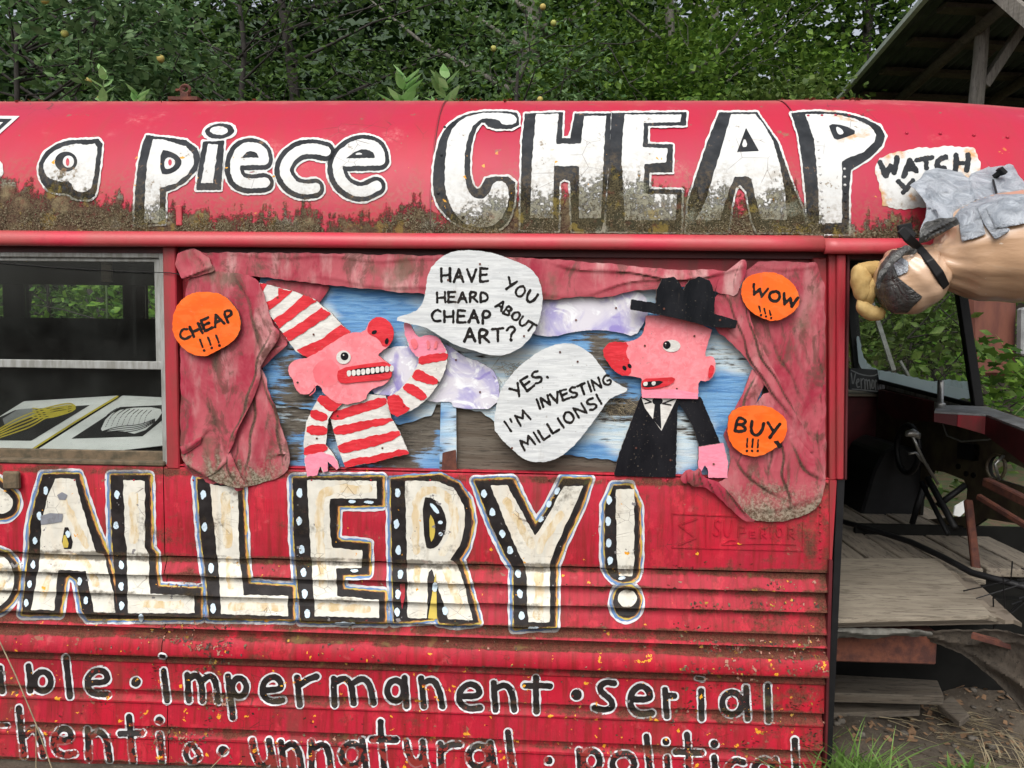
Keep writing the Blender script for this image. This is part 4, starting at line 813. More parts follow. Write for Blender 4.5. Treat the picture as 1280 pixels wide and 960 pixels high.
m_cp2 = brushed('cutout_hot_pink', (.72, .13, .16), (.75, .2, .22), (15, 15, 15)); m_cp3 = brushed('cutout_cool_pink', (.78, .25, .34), (.76, .22, .31)); m_ck = brushed('cutout_black', (.006, .006, .008), (.014, .014, .017), (15, 15, 5), .7); m_hat = brushed('hat_black', (.005, .006, .008), (.013, .014, .017), (30, 30, 8), .65)
m_bub = brushed('bubble_white', (.60, .62, .62), (.49, .51, .52), (10, 10, 90)); m_ink = brushed('brush_ink', (.010, .009, .009), (.024, .02, .018), (40, 40, 40), .45); m_orange = brushed('disc_orange', (.90, .14, .008), (.84, .105, .006), (9, 9, 18), .5)
m_ceg = plain('cutout_edge', (.13, .10, .08), .85, .3, 60)
g = N('cloud_paint'); v = g.noise(7, 4, .6, dist=2.2); v2 = g.noise(12, 5, .6, g.mapping(loc=(3, 1, 4)), 3.)
col = g.mix(g.step(v, .38, .62), (.62, .60, .66), (.36, .33, .58)); col = g.mix(g.step(v2, .52, .64), col, (.76, .77, .80)); col = g.mix(g.mul(g.step(g.noise(9, 3, .5, g.mapping(loc=(9, 9, 1)), 2), .6, .7), .7), col, (.22, .17, .5)); m_cloud = g.done(col, .6, g.bump(v2, .4, .002))
a_ = T(320, 310, 3.2); b_ = T(730, 300, 2.667); c_ = T(500, 300, 3.2); h_ = T(200, 300, 3)
def cut(name, label, cat, y, shape, mat, layers=(), pname='board', group=None, th=.008, lname='painting', root=None):
    shape = shape.wob(.38, .5, len(label)); q = shape.bb; e = root or empty(name, tuple(at((q[0]+q[2])/2, q[3], y)), label, cat, group)
    cutout(pname, vplane(y), shape, [mat, m_ceg], e, 0, th)
    if layers: decal(lname, vplane(y), layers, e, .0006, .0004, .0017)
    return e
cut('cloud_cutout', 'lavender cloud board beneath the raised striped arm', 'cloud cutout', .004, poly(a_((480, 440), (500, 410), (560, 392), (640, 395), (700, 380), (770, 385), (830, 435), (900, 455), (970, 505), (975, 645), (790, 642), (780, 612), (740, 617), (680, 612), (640, 570), (560, 592), (450, 582), (480, 520)), 1), m_cloud)
cut('cloud_cutout', 'lavender cloud board reaching from the upper speech bubble to the black hat', 'cloud cutout', .006, poly(c_((520, 372), (540, 240), (700, 222), (800, 213), (870, 198), (940, 203), (985, 225), (995, 290), (975, 335), (938, 388), (880, 370), (800, 358), (700, 365), (620, 387), (560, 383)), 1), m_cloud)
# figure in the striped hat
fx = empty('cutout_figure', tuple(at(440, 590, -.01)), 'pink snouted figure cut from board in a red and white striped hat and shirt', 'cutout figure')
hat = poly(a_((12, 138), (60, 150), (140, 170), (235, 205), (300, 260), (345, 308), (378, 336), (300, 385), (215, 442), (160, 415), (110, 345), (60, 275), (30, 210)))
cut('', '', '', -.006, hat, m_cw, [((poly(q) & hat).wob(.6, .3), m_cr) for q in (a_((5, 130), (42, 146), (24, 180)), a_((90, 160), (145, 172), (95, 218), (48, 252), (32, 222), (90, 190)), a_((190, 185), (242, 212), (170, 262), (92, 322), (70, 288), (130, 245)), a_((262, 238), (302, 264), (220, 320), (128, 377), (108, 342), (190, 290)), a_((340, 305), (385, 336), (215, 446), (160, 408), (260, 365)))], 'hat', root=fx, lname='stripes')
torso = poly(a_((255, 588), (345, 600), (450, 585), (520, 590), (540, 675), (575, 735), (612, 822), (500, 850), (357, 880), (325, 790), (300, 690), (290, 660)))
tst = [a_((285, 662), (400, 625), (520, 593), (530, 630), (420, 660), (302, 698)), a_((300, 718), (430, 690), (552, 675), (560, 692), (440, 725), (318, 755)), a_((320, 785), (450, 755), (568, 728), (585, 755), (450, 800), (335, 828)), a_((345, 852), (480, 828), (604, 800), (620, 828), (480, 860), (350, 885))]
cut('', '', '', -.002, torso, m_cw, [((poly(q, 1) & torso).wob(.8, .25), m_cr) for q in tst], 'shirt', root=fx, lname='stripes')
larm = poly(a_((255, 590), (300, 592), (348, 622), (302, 660), (288, 690), (280, 790), (300, 810), (325, 850), (333, 880), (322, 887), (286, 852), (288, 893), (270, 900), (257, 872), (245, 908), (205, 915), (195, 860), (190, 780), (200, 700), (228, 640)))
cut('', '', '', -.010, larm, m_cw, [((poly(q, 1) & larm).wob(.7, .25), m) for q, m in ((a_((240, 580), (350, 612), (345, 645), (290, 655), (250, 620)), m_cr), (a_((225, 640), (290, 665), (285, 697), (212, 682)), m_cr), (a_((205, 705), (290, 715), (285, 752), (198, 745)), m_cr), (a_((180, 795), (290, 778), (285, 815), (185, 835)), m_cr), (a_((180, 832), (290, 810), (350, 890), (240, 930), (190, 930)), m_cp3))], 'arm', root=fx, lname='stripes')
head = poly(a_((375, 335), (432, 340), (455, 290), (490, 275), (530, 290), (552, 330), (545, 375), (512, 408), (485, 425), (505, 442), (540, 470), (545, 512), (520, 545), (475, 560), (446, 578), (440, 610), (340, 632), (265, 580), (262, 556), (240, 547), (222, 580), (185, 590), (155, 562), (150, 532), (128, 500), (132, 465), (160, 445), (215, 438), (300, 382)), 1)
teeth = [(poly(a_((x-9, y-12), (x+8, y-13), (x+8, y+11), (x-8, y+12)), 1), m_cw) for x, y in zip(range(372, 545, 19), (502, 500, 498, 496, 493, 491, 488, 486, 484, 482))]
cut('', '', '', -.012, head, m_cp, [(ell(*a_((283, 500))[0], 17, 17).wob(.5, .3), m_cp2), (poly(a_((443, 330), (455, 290), (490, 272), (530, 288), (554, 330), (545, 378), (512, 402), (490, 362), (452, 345)), 1), m_cr), (ell(*a_((473, 337))[0], 3.6, 2.4, -.5), m_ck), (ell(*a_((523, 373))[0], 2.4, 4, .2), m_ck), (ell(*a_((350, 437))[0], 9, 8.4), m_cw), (ell(*a_((354, 433))[0], 5, 5), m_ck), (ell(*a_((350, 428))[0], 1, 1), m_cw),
    (poly(a_((330, 482), (440, 463), (538, 452), (547, 510), (525, 528), (420, 535), (340, 545), (322, 520)), 1), m_cr), (poly(a_((362, 486), (545, 468), (545, 498), (365, 516)), 1), m_ck)]+teeth+[(stroke(a_((215, 590), (240, 570), (232, 548)), 1.2), m_cp2)], 'head', root=fx, lname='face')
rarm = poly(a_((515, 600), (560, 580), (600, 540), (640, 480), (655, 445), (640, 430), (610, 392), (590, 320), (592, 295), (610, 290), (640, 350), (660, 360), (680, 348), (720, 350), (742, 375), (765, 412), (767, 440), (755, 500), (720, 560), (680, 610), (620, 652), (548, 680)), 1)
cut('', '', '', -.016, rarm, m_cw, [((poly(q, 1) & rarm).wob(.7, .25), m) for q, m in ((a_((580, 285), (610, 280), (650, 350), (740, 340), (775, 415), (700, 425), (650, 445), (600, 390)), m_cp3), (a_((645, 438), (700, 424), (775, 418), (770, 448), (720, 455), (648, 470)), m_cr), (a_((632, 488), (660, 488), (735, 530), (722, 548), (670, 540), (622, 522)), m_cr), (a_((592, 540), (630, 545), (690, 590), (668, 612), (625, 590), (582, 562)), m_cr), (a_((510, 600), (560, 575), (600, 630), (618, 645), (550, 690), (530, 640)), m_cr), (a_((610, 365), (640, 360), (650, 400), (630, 405)), m_cp2), (a_((680, 370), (698, 368), (695, 405), (682, 402)), m_cp2), (a_((715, 370), (728, 368), (722, 402), (712, 400)), m_cp2))], 'raised_arm', root=fx, lname='stripes')
# man in the black hat
fy = empty('cutout_figure', tuple(at(830, 598, -.01)), 'pink snouted man cut from board in a black hat, jacket and tie', 'cutout figure')
hd = poly(b_((205, 240), (430, 285), (415, 340), (400, 390), (425, 385), (440, 402), (436, 450), (410, 474), (382, 466), (380, 528), (193, 524), (190, 485), (195, 460), (170, 456), (120, 446), (85, 412), (68, 375), (80, 350), (130, 342), (185, 330), (205, 290)), 1)
cut('', '', '', -.008, hd, m_cp, [(poly(b_((60, 375), (78, 345), (115, 338), (148, 342), (140, 380), (152, 405), (158, 455), (118, 450), (80, 412)), 1).wob(.6, .3), m_cr), (ell(*b_((135, 427))[0], 2.4, 3.4, -.6), m_ck), (ell(*b_((152, 420))[0], 2.2, 3.2, -.6), m_ck), (ell(*b_((292, 353))[0], 11, 7.6), m_cw), (ell(*b_((276, 350))[0], 4.8, 5), m_ck), (ell(*b_((272, 345))[0], 1, 1), m_cw),
    (poly(b_((192, 462), (250, 460), (308, 456), (295, 482), (240, 496), (192, 498)), 1), m_cr), (poly(b_((195, 473), (272, 468), (245, 488), (195, 493)), 1), m_ck), (poly(b_((197, 474), (213, 472), (212, 486), (198, 487)), 1), m_cw), (poly(b_((225, 472), (240, 471), (238, 484), (226, 485)), 1), m_cw), (poly(b_((418, 415), (436, 420), (430, 452), (412, 466)), 1), m_cr), (poly(b_((192, 500), (310, 498), (380, 512), (380, 530), (193, 526)), 0), m_cw if False else m_cp3)], 'head', root=fy, lname='face')
jk = poly(b_((190, 520), (320, 523), (390, 523), (422, 600), (457, 682), (385, 692), (363, 620), (318, 545), (312, 560), (306, 792), (100, 786), (115, 720), (152, 620), (182, 540)))
cut('', '', '', -.004, jk, m_ck, [(poly(b_((190, 521), (312, 524), (258, 636), (203, 560))), m_cw), (poly(b_((236, 548), (254, 548), (258, 632), (230, 598))), m_ck), (ell(*b_((245, 537))[0], 6.5, 5), m_ck), (stroke(b_((192, 524), (225, 540), (203, 545)), 1.6, 0), m_ck), (stroke(b_((310, 527), (262, 545), (290, 550)), 1.6, 0), m_ck)], 'jacket', root=fy, lname='shirt_and_tie')
cut('', '', '', -.012, poly(b_((383, 690), (465, 676), (480, 740), (478, 793), (415, 792), (412, 762), (402, 752), (390, 772), (380, 760))), m_cp3, (), 'hand', root=fy)
cut('', '', '', -.034, poly(b_((158, 198), (240, 210), (242, 170), (260, 130), (300, 122), (318, 140), (330, 168), (350, 135), (385, 122), (420, 135), (437, 180), (434, 246), (512, 268), (505, 294), (430, 291), (330, 266), (240, 246), (155, 232))), m_hat, (), 'hat', root=fy, th=.012)
# speech bubbles
b1 = poly([(489, 399)]+c_((60, 288), (92, 255), (103, 200), (108, 150), (130, 98), (190, 50), (270, 38), (370, 50), (450, 80), (520, 108), (562, 165), (573, 250), (552, 345), (500, 420), (440, 455), (380, 465), (300, 445), (220, 420), (160, 385), (110, 352), (55, 338)), 1)
w1 = U(text('HAVE', *c_((165, 167), (352, 166)), 16, 3.2, .3), text('YOU', *c_((412, 190), (530, 258)), 14, 3., .25), text('HEARD', *c_((148, 249), (355, 247)), 13, 3., .25), text('ABOUT', *c_((380, 268), (525, 372)), 11, 2.9, .2), text('CHEAP', *c_((125, 325), (362, 332)), 15, 3.2, .3), text('ART?', *c_((258, 408), (465, 402)), 17, 3.4, .25))
cut('speech_bubble', 'pale speech bubble asking HAVE YOU HEARD ABOUT CHEAP ART', 'speech bubble', -.036, b1, m_bub, [(w1.wob(.35, .5), m_ink)], lname='lettering')
b2 = poly(c_((420, 570), (470, 510), (560, 440), (640, 412), (700, 415), (760, 450), (800, 500), (835, 550), (880, 580), (920, 600), (870, 620), (830, 640), (800, 690), (740, 770), (680, 840), (620, 880), (560, 890), (500, 882), (450, 840), (400, 790), (375, 755), (380, 690), (395, 620)), 1)
w2 = U(text('YES.', *c_((465, 635), (598, 545)), 15, 3., .22), text("I'M", *c_((440, 770), (522, 714)), 14.5, 3., .25), text('INVESTING', *c_((555, 676), (850, 576)), 12.5, 3., .22), text('MILLIONS!', *c_((500, 845), (815, 652)), 14, 3., .22))
cut('speech_bubble', 'pale speech bubble answering YES and INVESTING MILLIONS', 'speech bubble', -.022, b2, m_bub, [(w2.wob(.35, .5), m_ink)], lname='lettering')

# ---------------------------------------------------------------- curtains
def clothmat(name, seed, mossz=None, pale=.5):
    g = N(name); x, y, z = g.xyz(); m = g.mapping((5, 5, 2.6), (seed, 0, 0)); n = g.noise(1.5, 6, .68, m, 1.2); n2 = g.noise(3.2, 7, .72, m, .6); f = g.noise(140, 4, .7)
    st = g.noise(1, 5, .6, g.mapping((13, 8, 4), (seed, 1, 0)))
    col = g.mix(g.step(n, .35, .62), (.32, .016, .042), (.40, .075, .095)); col = g.mix(g.mul(g.step(st, .48, .7), pale), col, (.56, .36, .34)); col = g.mix(g.mul(g.step(n2, .50, .62), .8), col, (.12, .045, .035)); col = g.mix(g.mul(g.step(g.noise(2.6, 5, .65, g.mapping((3, 3, 2), (seed, 4, 2))), .55, .7), .7), col, (.11, .09, .055))
    if mossz is not None:
        e = g.math('ADD', g.math('MULTIPLY', g.math('SUBTRACT', n2, .5), .30), g.math('SUBTRACT', mossz, z)); e = g.math('ADD', e, g.math('MULTIPLY', g.math('SUBTRACT', f, .5), .06))
        col = g.mix(g.mul(g.step(e, -.05, .05), .88), col, g.mix(g.step(f, .4, .6), (.075, .065, .035), (.30, .27, .2)))
    col = g.mix(g.mul(g.step(f, .62, .7), .25), col, (.06, .05, .04))
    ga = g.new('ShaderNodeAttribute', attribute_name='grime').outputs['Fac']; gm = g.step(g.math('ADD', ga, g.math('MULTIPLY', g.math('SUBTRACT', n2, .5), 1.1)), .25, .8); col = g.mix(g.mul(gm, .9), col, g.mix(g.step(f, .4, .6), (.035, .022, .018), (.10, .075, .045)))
    g2 = g.bump(f, .35, .0015); g2 = g.bump(g.noise(1, 6, .75, g.mapping((18, 18, 9))), .3, .004, g2); g2 = g.bump(g.noise(1, 2, .5, g.mapping((700, 700, 60))), .15, .001, g2); return g.done(col, .62, g2, 0, .35)
def creases(px, py, folds):
    d = np.zeros(px.shape); gr = np.zeros(px.shape)
    wx = px+3.0*np.sin(py*.045+px*.02)+1.5*np.sin(py*.13); wy = py+2.5*np.sin(px*.05)
    for fp, amp, wd in folds:
        fp = chaikin(fp, 2, False); m = np.full(px.shape, 1e9); sg = np.zeros(px.shape); tt = np.zeros(px.shape); nn_ = len(fp)-1
        for i in range(nn_):
            q, t = segd(wx, wy, fp[i], fp[i+1]); cr = (fp[i+1][0]-fp[i][0])*(wy-fp[i][1])-(fp[i+1][1]-fp[i][1])*(wx-fp[i][0])
            k = q < m; m = np.where(k, q, m); sg = np.where(k, np.sign(cr), sg); tt = np.where(k, (i+t)/nn_, tt)
        taper = .45+.55*np.sin(np.pi*np.clip(tt, .06, .94)); steep = m/(wd*.28); gentle = m/(wd*2.3)
        pr = np.where(sg > 0, np.exp(-steep**1.2), np.exp(-gentle**1.25))
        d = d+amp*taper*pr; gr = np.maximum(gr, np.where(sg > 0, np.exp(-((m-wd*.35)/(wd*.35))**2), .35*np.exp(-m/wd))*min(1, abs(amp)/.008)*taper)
    return d, gr
def cloth(name, label, pts, base, folds, mat, sm=1, h=.0055, th=.003, tone=.3, curl=.008, tilt=None, cat='curtain', small=.6):
    """relief cloth: folds = (points, ridge height m, half-width px)"""
    shp = poly(pts, sm).wob(.9, .12, 1)
    def Y(px, py):
        d = np.full(px.shape, base, float)
        if tilt: d = d+tilt(px, py)
        f, _ = creases(px, py, folds); d = d-f
        r1_ = np.sin(px*.075+1.6*np.sin(py*.018+px*.01)+py*.012); r2_ = np.sin(px*.16-py*.03+1.2*np.sin(py*.04)); r3_ = np.sin(py*.17+px*.07+2*np.sin(px*.03))
        d = d-small*(.0030*(1-np.abs(r1_))**1.6+.0016*(1-np.abs(r2_))**2+.0009*(1-np.abs(r3_))**3)
        e = np.clip(-shp(px, py)/4, 0, 1); return d+curl*(1-e)**2
    mb = MB(); raster(mb, shp, PxSurf(Y), 0, h, 0, th)
    o = mb.build(name, mat, None, True, weld=.0002)
    bm = bmesh.new(); bm.from_mesh(o.data); bmesh.ops.recalc_face_normals(bm, faces=bm.faces)
    for e in bm.edges:
        if len(e.link_faces) == 2 and e.calc_face_angle() > R(48): e.smooth = False
    bm.to_mesh(o.data); bm.free()
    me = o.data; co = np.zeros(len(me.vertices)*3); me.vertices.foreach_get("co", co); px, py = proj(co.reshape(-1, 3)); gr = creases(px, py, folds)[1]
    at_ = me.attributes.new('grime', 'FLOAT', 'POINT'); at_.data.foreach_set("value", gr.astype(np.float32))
    return tag(o, label, cat)
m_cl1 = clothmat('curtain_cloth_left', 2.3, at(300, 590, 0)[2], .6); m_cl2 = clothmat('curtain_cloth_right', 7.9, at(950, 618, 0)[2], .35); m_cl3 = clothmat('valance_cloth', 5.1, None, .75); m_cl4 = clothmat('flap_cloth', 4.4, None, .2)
h1 = h_
def drape(name, label, cat, parts):
    """a hanging cloth made of overlapping folds, each fold a sheet in front of the one behind"""
    bb = poly(parts[0][0]).bb; e = empty(name, tuple(at((bb[0]+bb[2])/2, bb[3], -.01)), label, cat)
    for pts, y, folds, mat in parts:
        o = cloth('cloth_fold', None, pts, y, folds, mat, 1 if len(pts) > 9 else 0, .004, .0025, curl=.0008, cat=None); o.location = -e.location; o.parent = e
    return e
r1 = b_
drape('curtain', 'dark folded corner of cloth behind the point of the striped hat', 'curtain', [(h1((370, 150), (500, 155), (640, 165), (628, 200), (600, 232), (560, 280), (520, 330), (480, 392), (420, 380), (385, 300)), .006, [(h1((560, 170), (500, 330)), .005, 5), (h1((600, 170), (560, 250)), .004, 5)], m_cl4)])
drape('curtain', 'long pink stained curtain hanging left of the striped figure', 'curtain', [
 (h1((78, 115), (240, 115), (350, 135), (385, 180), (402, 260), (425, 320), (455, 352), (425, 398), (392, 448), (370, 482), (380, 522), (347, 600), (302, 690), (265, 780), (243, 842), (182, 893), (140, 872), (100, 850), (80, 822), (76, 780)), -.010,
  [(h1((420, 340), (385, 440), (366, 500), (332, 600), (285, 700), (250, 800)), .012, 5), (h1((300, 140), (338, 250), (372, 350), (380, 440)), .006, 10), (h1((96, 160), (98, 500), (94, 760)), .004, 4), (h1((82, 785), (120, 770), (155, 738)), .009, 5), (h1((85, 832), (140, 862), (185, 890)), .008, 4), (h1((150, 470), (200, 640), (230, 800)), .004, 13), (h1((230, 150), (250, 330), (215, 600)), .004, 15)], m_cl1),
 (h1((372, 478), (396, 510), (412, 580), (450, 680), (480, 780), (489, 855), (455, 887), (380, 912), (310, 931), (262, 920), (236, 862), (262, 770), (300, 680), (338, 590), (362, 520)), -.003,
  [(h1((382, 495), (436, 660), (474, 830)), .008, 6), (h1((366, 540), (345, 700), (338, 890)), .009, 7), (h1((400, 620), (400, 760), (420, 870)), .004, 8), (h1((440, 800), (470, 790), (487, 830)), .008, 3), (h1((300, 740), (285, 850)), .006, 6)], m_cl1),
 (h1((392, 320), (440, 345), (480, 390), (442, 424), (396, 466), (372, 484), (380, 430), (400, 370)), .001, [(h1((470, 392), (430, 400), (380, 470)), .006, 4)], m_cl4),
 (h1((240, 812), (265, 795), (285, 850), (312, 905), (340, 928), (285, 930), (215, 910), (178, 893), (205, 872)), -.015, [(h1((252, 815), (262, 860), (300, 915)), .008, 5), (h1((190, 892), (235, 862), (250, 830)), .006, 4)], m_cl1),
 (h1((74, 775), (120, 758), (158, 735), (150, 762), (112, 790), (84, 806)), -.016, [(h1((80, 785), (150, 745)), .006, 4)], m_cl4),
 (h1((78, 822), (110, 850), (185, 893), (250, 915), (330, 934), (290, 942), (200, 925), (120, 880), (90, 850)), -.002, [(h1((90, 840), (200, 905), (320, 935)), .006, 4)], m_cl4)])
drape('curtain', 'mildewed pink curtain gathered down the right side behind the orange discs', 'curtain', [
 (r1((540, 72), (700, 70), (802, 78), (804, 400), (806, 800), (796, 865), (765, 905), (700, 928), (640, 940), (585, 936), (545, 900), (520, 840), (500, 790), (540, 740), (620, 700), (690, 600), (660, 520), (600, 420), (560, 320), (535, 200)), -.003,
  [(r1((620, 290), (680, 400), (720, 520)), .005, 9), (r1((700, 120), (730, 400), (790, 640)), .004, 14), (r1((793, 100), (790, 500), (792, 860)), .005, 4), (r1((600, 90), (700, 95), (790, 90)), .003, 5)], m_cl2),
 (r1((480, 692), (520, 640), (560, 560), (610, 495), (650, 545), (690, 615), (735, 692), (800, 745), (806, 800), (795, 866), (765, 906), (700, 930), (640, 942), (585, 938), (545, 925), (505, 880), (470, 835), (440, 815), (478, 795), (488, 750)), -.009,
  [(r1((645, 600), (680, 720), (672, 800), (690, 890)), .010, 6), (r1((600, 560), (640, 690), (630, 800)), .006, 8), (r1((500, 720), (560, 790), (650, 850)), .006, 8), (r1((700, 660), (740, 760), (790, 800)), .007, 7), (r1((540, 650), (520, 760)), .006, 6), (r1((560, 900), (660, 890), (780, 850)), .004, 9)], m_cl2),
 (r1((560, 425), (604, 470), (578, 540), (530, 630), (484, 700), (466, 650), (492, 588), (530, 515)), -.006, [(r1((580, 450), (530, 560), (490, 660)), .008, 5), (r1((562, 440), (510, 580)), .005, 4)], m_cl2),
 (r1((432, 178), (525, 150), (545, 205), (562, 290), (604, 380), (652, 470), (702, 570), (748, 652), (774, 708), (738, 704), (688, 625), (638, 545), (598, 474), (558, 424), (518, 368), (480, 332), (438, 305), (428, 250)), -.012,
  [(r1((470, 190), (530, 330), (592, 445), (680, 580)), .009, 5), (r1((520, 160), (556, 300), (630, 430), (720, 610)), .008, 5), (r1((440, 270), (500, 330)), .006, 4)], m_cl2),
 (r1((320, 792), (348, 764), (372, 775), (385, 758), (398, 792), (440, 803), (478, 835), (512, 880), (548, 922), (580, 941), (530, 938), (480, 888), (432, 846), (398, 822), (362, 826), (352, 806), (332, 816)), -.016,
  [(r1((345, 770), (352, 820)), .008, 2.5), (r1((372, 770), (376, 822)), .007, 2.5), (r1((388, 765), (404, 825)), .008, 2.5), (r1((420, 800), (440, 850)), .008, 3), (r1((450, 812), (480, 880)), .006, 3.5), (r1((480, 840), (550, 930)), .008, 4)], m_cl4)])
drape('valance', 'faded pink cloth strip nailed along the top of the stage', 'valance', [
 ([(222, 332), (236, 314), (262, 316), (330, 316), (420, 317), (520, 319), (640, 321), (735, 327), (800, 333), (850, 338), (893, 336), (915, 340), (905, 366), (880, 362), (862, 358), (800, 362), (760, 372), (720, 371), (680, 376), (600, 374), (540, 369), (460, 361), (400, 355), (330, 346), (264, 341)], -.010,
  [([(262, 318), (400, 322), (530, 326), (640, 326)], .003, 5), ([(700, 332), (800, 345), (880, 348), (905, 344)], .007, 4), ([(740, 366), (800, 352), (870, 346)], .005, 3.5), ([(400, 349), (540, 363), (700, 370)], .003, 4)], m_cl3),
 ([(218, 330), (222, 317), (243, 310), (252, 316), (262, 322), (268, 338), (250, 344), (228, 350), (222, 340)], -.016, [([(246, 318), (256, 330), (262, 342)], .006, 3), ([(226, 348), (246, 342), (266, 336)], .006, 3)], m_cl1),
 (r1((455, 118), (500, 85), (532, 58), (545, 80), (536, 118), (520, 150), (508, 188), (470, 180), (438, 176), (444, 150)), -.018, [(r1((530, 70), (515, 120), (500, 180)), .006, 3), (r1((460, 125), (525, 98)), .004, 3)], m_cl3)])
for px, py in ((334, 334), (364, 335)):
    pass
# orange discs
dd = [('orange disc reading CHEAP pinned to the left curtain', h_((130, 195), (200, 195), (245, 210), (290, 260), (303, 300), (300, 345), (270, 385), (215, 415), (165, 440), (110, 425), (70, 390), (48, 350), (45, 300), (60, 250), (90, 215)), U(text('CHEAP', *h_((82, 378), (282, 296)), 13.5, 3.4, .22), *[stroke(h_((150+30*i, 374-8*i), (160+30*i, 402-9*i)), 2.6, 0) for i in range(3)], *[ell(*h_((165+29*i, 414-9*i))[0], 1.8, 1.8) for i in range(3)]), -.031),
      ('orange disc reading WOW pinned high on the right curtain', b_((525, 150), (545, 120), (600, 105), (650, 110), (700, 145), (720, 190), (715, 225), (680, 255), (635, 273), (590, 260), (550, 235), (525, 195)), U(text('WOW', *b_((556, 180), (706, 226)), 13, 3.4, .16), *[stroke(b_((584+17*i, 222+6*i), (588+17*i, 240+5*i)), 2.2, 0) for i in range(3)], *[ell(*b_((590+17*i, 250+5*i))[0], 1.6, 1.6) for i in range(3)]), -.029),
      ('orange disc reading BUY pinned low on the right curtain', b_((478, 620), (485, 575), (520, 555), (570, 550), (620, 555), (660, 580), (680, 610), (672, 660), (645, 690), (590, 722), (540, 720), (500, 695), (480, 660)), U(text('BUY', *b_((502, 638), (645, 664)), 17, 4, .22), *[stroke(b_((545+18*i, 662+2*i), (543+18*i, 690+1*i)), 2.4, 0) for i in range(3)], *[ell(*b_((543+18*i, 703))[0], 1.8, 1.8) for i in range(3)], poly(b_((632, 672), (648, 668), (662, 690), (650, 696)))), -.030)]
for lb, pts, tx, y in dd: cut('orange_disc', lb, 'disc', y, poly(pts, 1), m_orange, [(tx.wob(.35, .5), m_ink)], lname='lettering', group=None, th=.006)

def nails(root_y):
    pass
nm_ = MB(); nm_.v = [(.0028*math.cos(2*math.pi*j/8), -.0012*k_, .0028*math.sin(2*math.pi*j/8)) for k_ in (0, 1) for j in range(8)]; nm_.f = [(j, (j+1) % 8, 8+(j+1) % 8, 8+j) for j in range(8)]+[tuple(8+j for j in range(8))]; nm_.m = [0]*9; nm_.n = 16
o = nm_.build('nail', m_rust); NAIL = o.data; bpy.data.objects.remove(o)
def nail(par, y, *pp):
    for px, py in pp:
        o = bpy.data.objects.new('nail', NAIL); COL.objects.link(o); o.parent = par; o.location = Vector(at(px, py, y-.001))-par.location
nail(fx, -.006, (347, 372), (392, 418)); nail(fx, -.012, (372, 478), (452, 470)); nail(fx, -.002, (422, 520), (478, 560)); nail(fx, -.016, (548, 478), (505, 508)); nail(fx, -.010, (396, 548))
nail(fy, -.008, (806, 432), (868, 420), (846, 486)); nail(fy, -.004, (795, 560), (838, 575)); nail(fy, -.034, (830, 386), (900, 400)); nail(fy, -.012, (892, 580))
for o in list(COL.objects):
    if o.name.startswith('speech_bubble'): nail(o, -.036 if 'ASK' in o['label'].upper()[:30] else -.022, *(((560, 350), (655, 420), (600, 330)) if 'asking' in o['label'] else ((700, 440), (640, 560), (722, 452))))
    if o.name.startswith('cloud_cutout'): nail(o, .004 if 'beneath' in o['label'] else .006, *(((600, 490), (570, 450)) if 'beneath' in o['label'] else ((720, 400), (770, 385))))
# ---------------------------------------------------------------- ground
def gh(x, y):
    return .10+.018*np.sin(x*2.1+1)*np.cos(y*1.7)+.012*np.sin(x*7.3+y*3.1)+.008*np.sin(x*17+y*13)+.006*np.sin(x*29-y*23)
gx = np.unique(np.concatenate([np.linspace(-300, -6, 12), np.linspace(-6, .4, 24), np.linspace(.4, 2.6, 90), np.linspace(2.6, 9, 22), np.linspace(9, 300, 12)]))
gy = np.unique(np.concatenate([np.linspace(-60, -1, 8), np.linspace(-1, 1.6, 100), np.linspace(1.6, 14, 30), np.linspace(14, 400, 14)]))
X_, Y_ = np.meshgrid(gx, gy); Z_ = gh(X_, Y_); n = len(gx)
mb = MB(); mb.add(np.stack([X_, Y_, Z_], -1).reshape(-1, 3), [(j*n+i, j*n+i+1, (j+1)*n+i+1, (j+1)*n+i) for j in range(len(gy)-1) for i in range(n-1)])
g = N('dirt'); n1 = g.noise(9, 6, .65); n2 = g.noise(45, 5, .7); n3 = g.noise(1.1, 3)
col = g.mix(g.step(n1, .35, .65), (.05, .038, .026), (.095, .076, .055)); col = g.mix(g.mul(g.step(n2, .5, .7), .6), col, (.035, .028, .02)); col = g.mix(g.step(g.noise(120, 3), .66, .74), col, (.25, .22, .17))
yy = g.xyz()[1]; far = g.mul(g.step(yy, 2.4, 3.2), 1.); col = g.mix(far, col, g.mix(g.step(n1, .4, .6), (.04, .07, .02), (.10, .06, .035)))
m_dirt = g.done(col, .95, g.bump(n2, .8, .01)); tag(mb.build('ground', m_dirt, None, True), kind='structure')

# ---------------------------------------------------------------- front of the bus: floor, firewall, windshield
ZF = at(1150, 772, .06)[2]
fl0 = xp(1041, .05, 780); fl1 = 1.75
m_floor = wood('floor_planks', (.26, .22, .17), (.17, .145, .11), (.04, .03, .025), (9, 1.2, 9), .5)
box('floor', (-3.4, .05, ZF-.09), (fl0-.15, YF, ZF-.055), m_dark, BUS)
k = 0; x = fl0-.14
while x < 1.62:
    wd = random.uniform(.105, .125); box('floor_plank', (x, .58+random.uniform(0, .01), ZF-.045), (x+wd, 2.2 if x < 1.25 else 1.75, ZF-.018+random.uniform(-.002, .002)), m_floor, BUS, .003); x += wd+.008
box('floor_plank', (fl0-.14, .50, ZF-.048), (1.42, .575, ZF-.010), m_ply, BUS, .003)
PLY = empty('plywood_sheets', tuple(at(1150, 785, .2)), 'stack of grey plywood sheets laid on the floor inside the door', 'plywood')
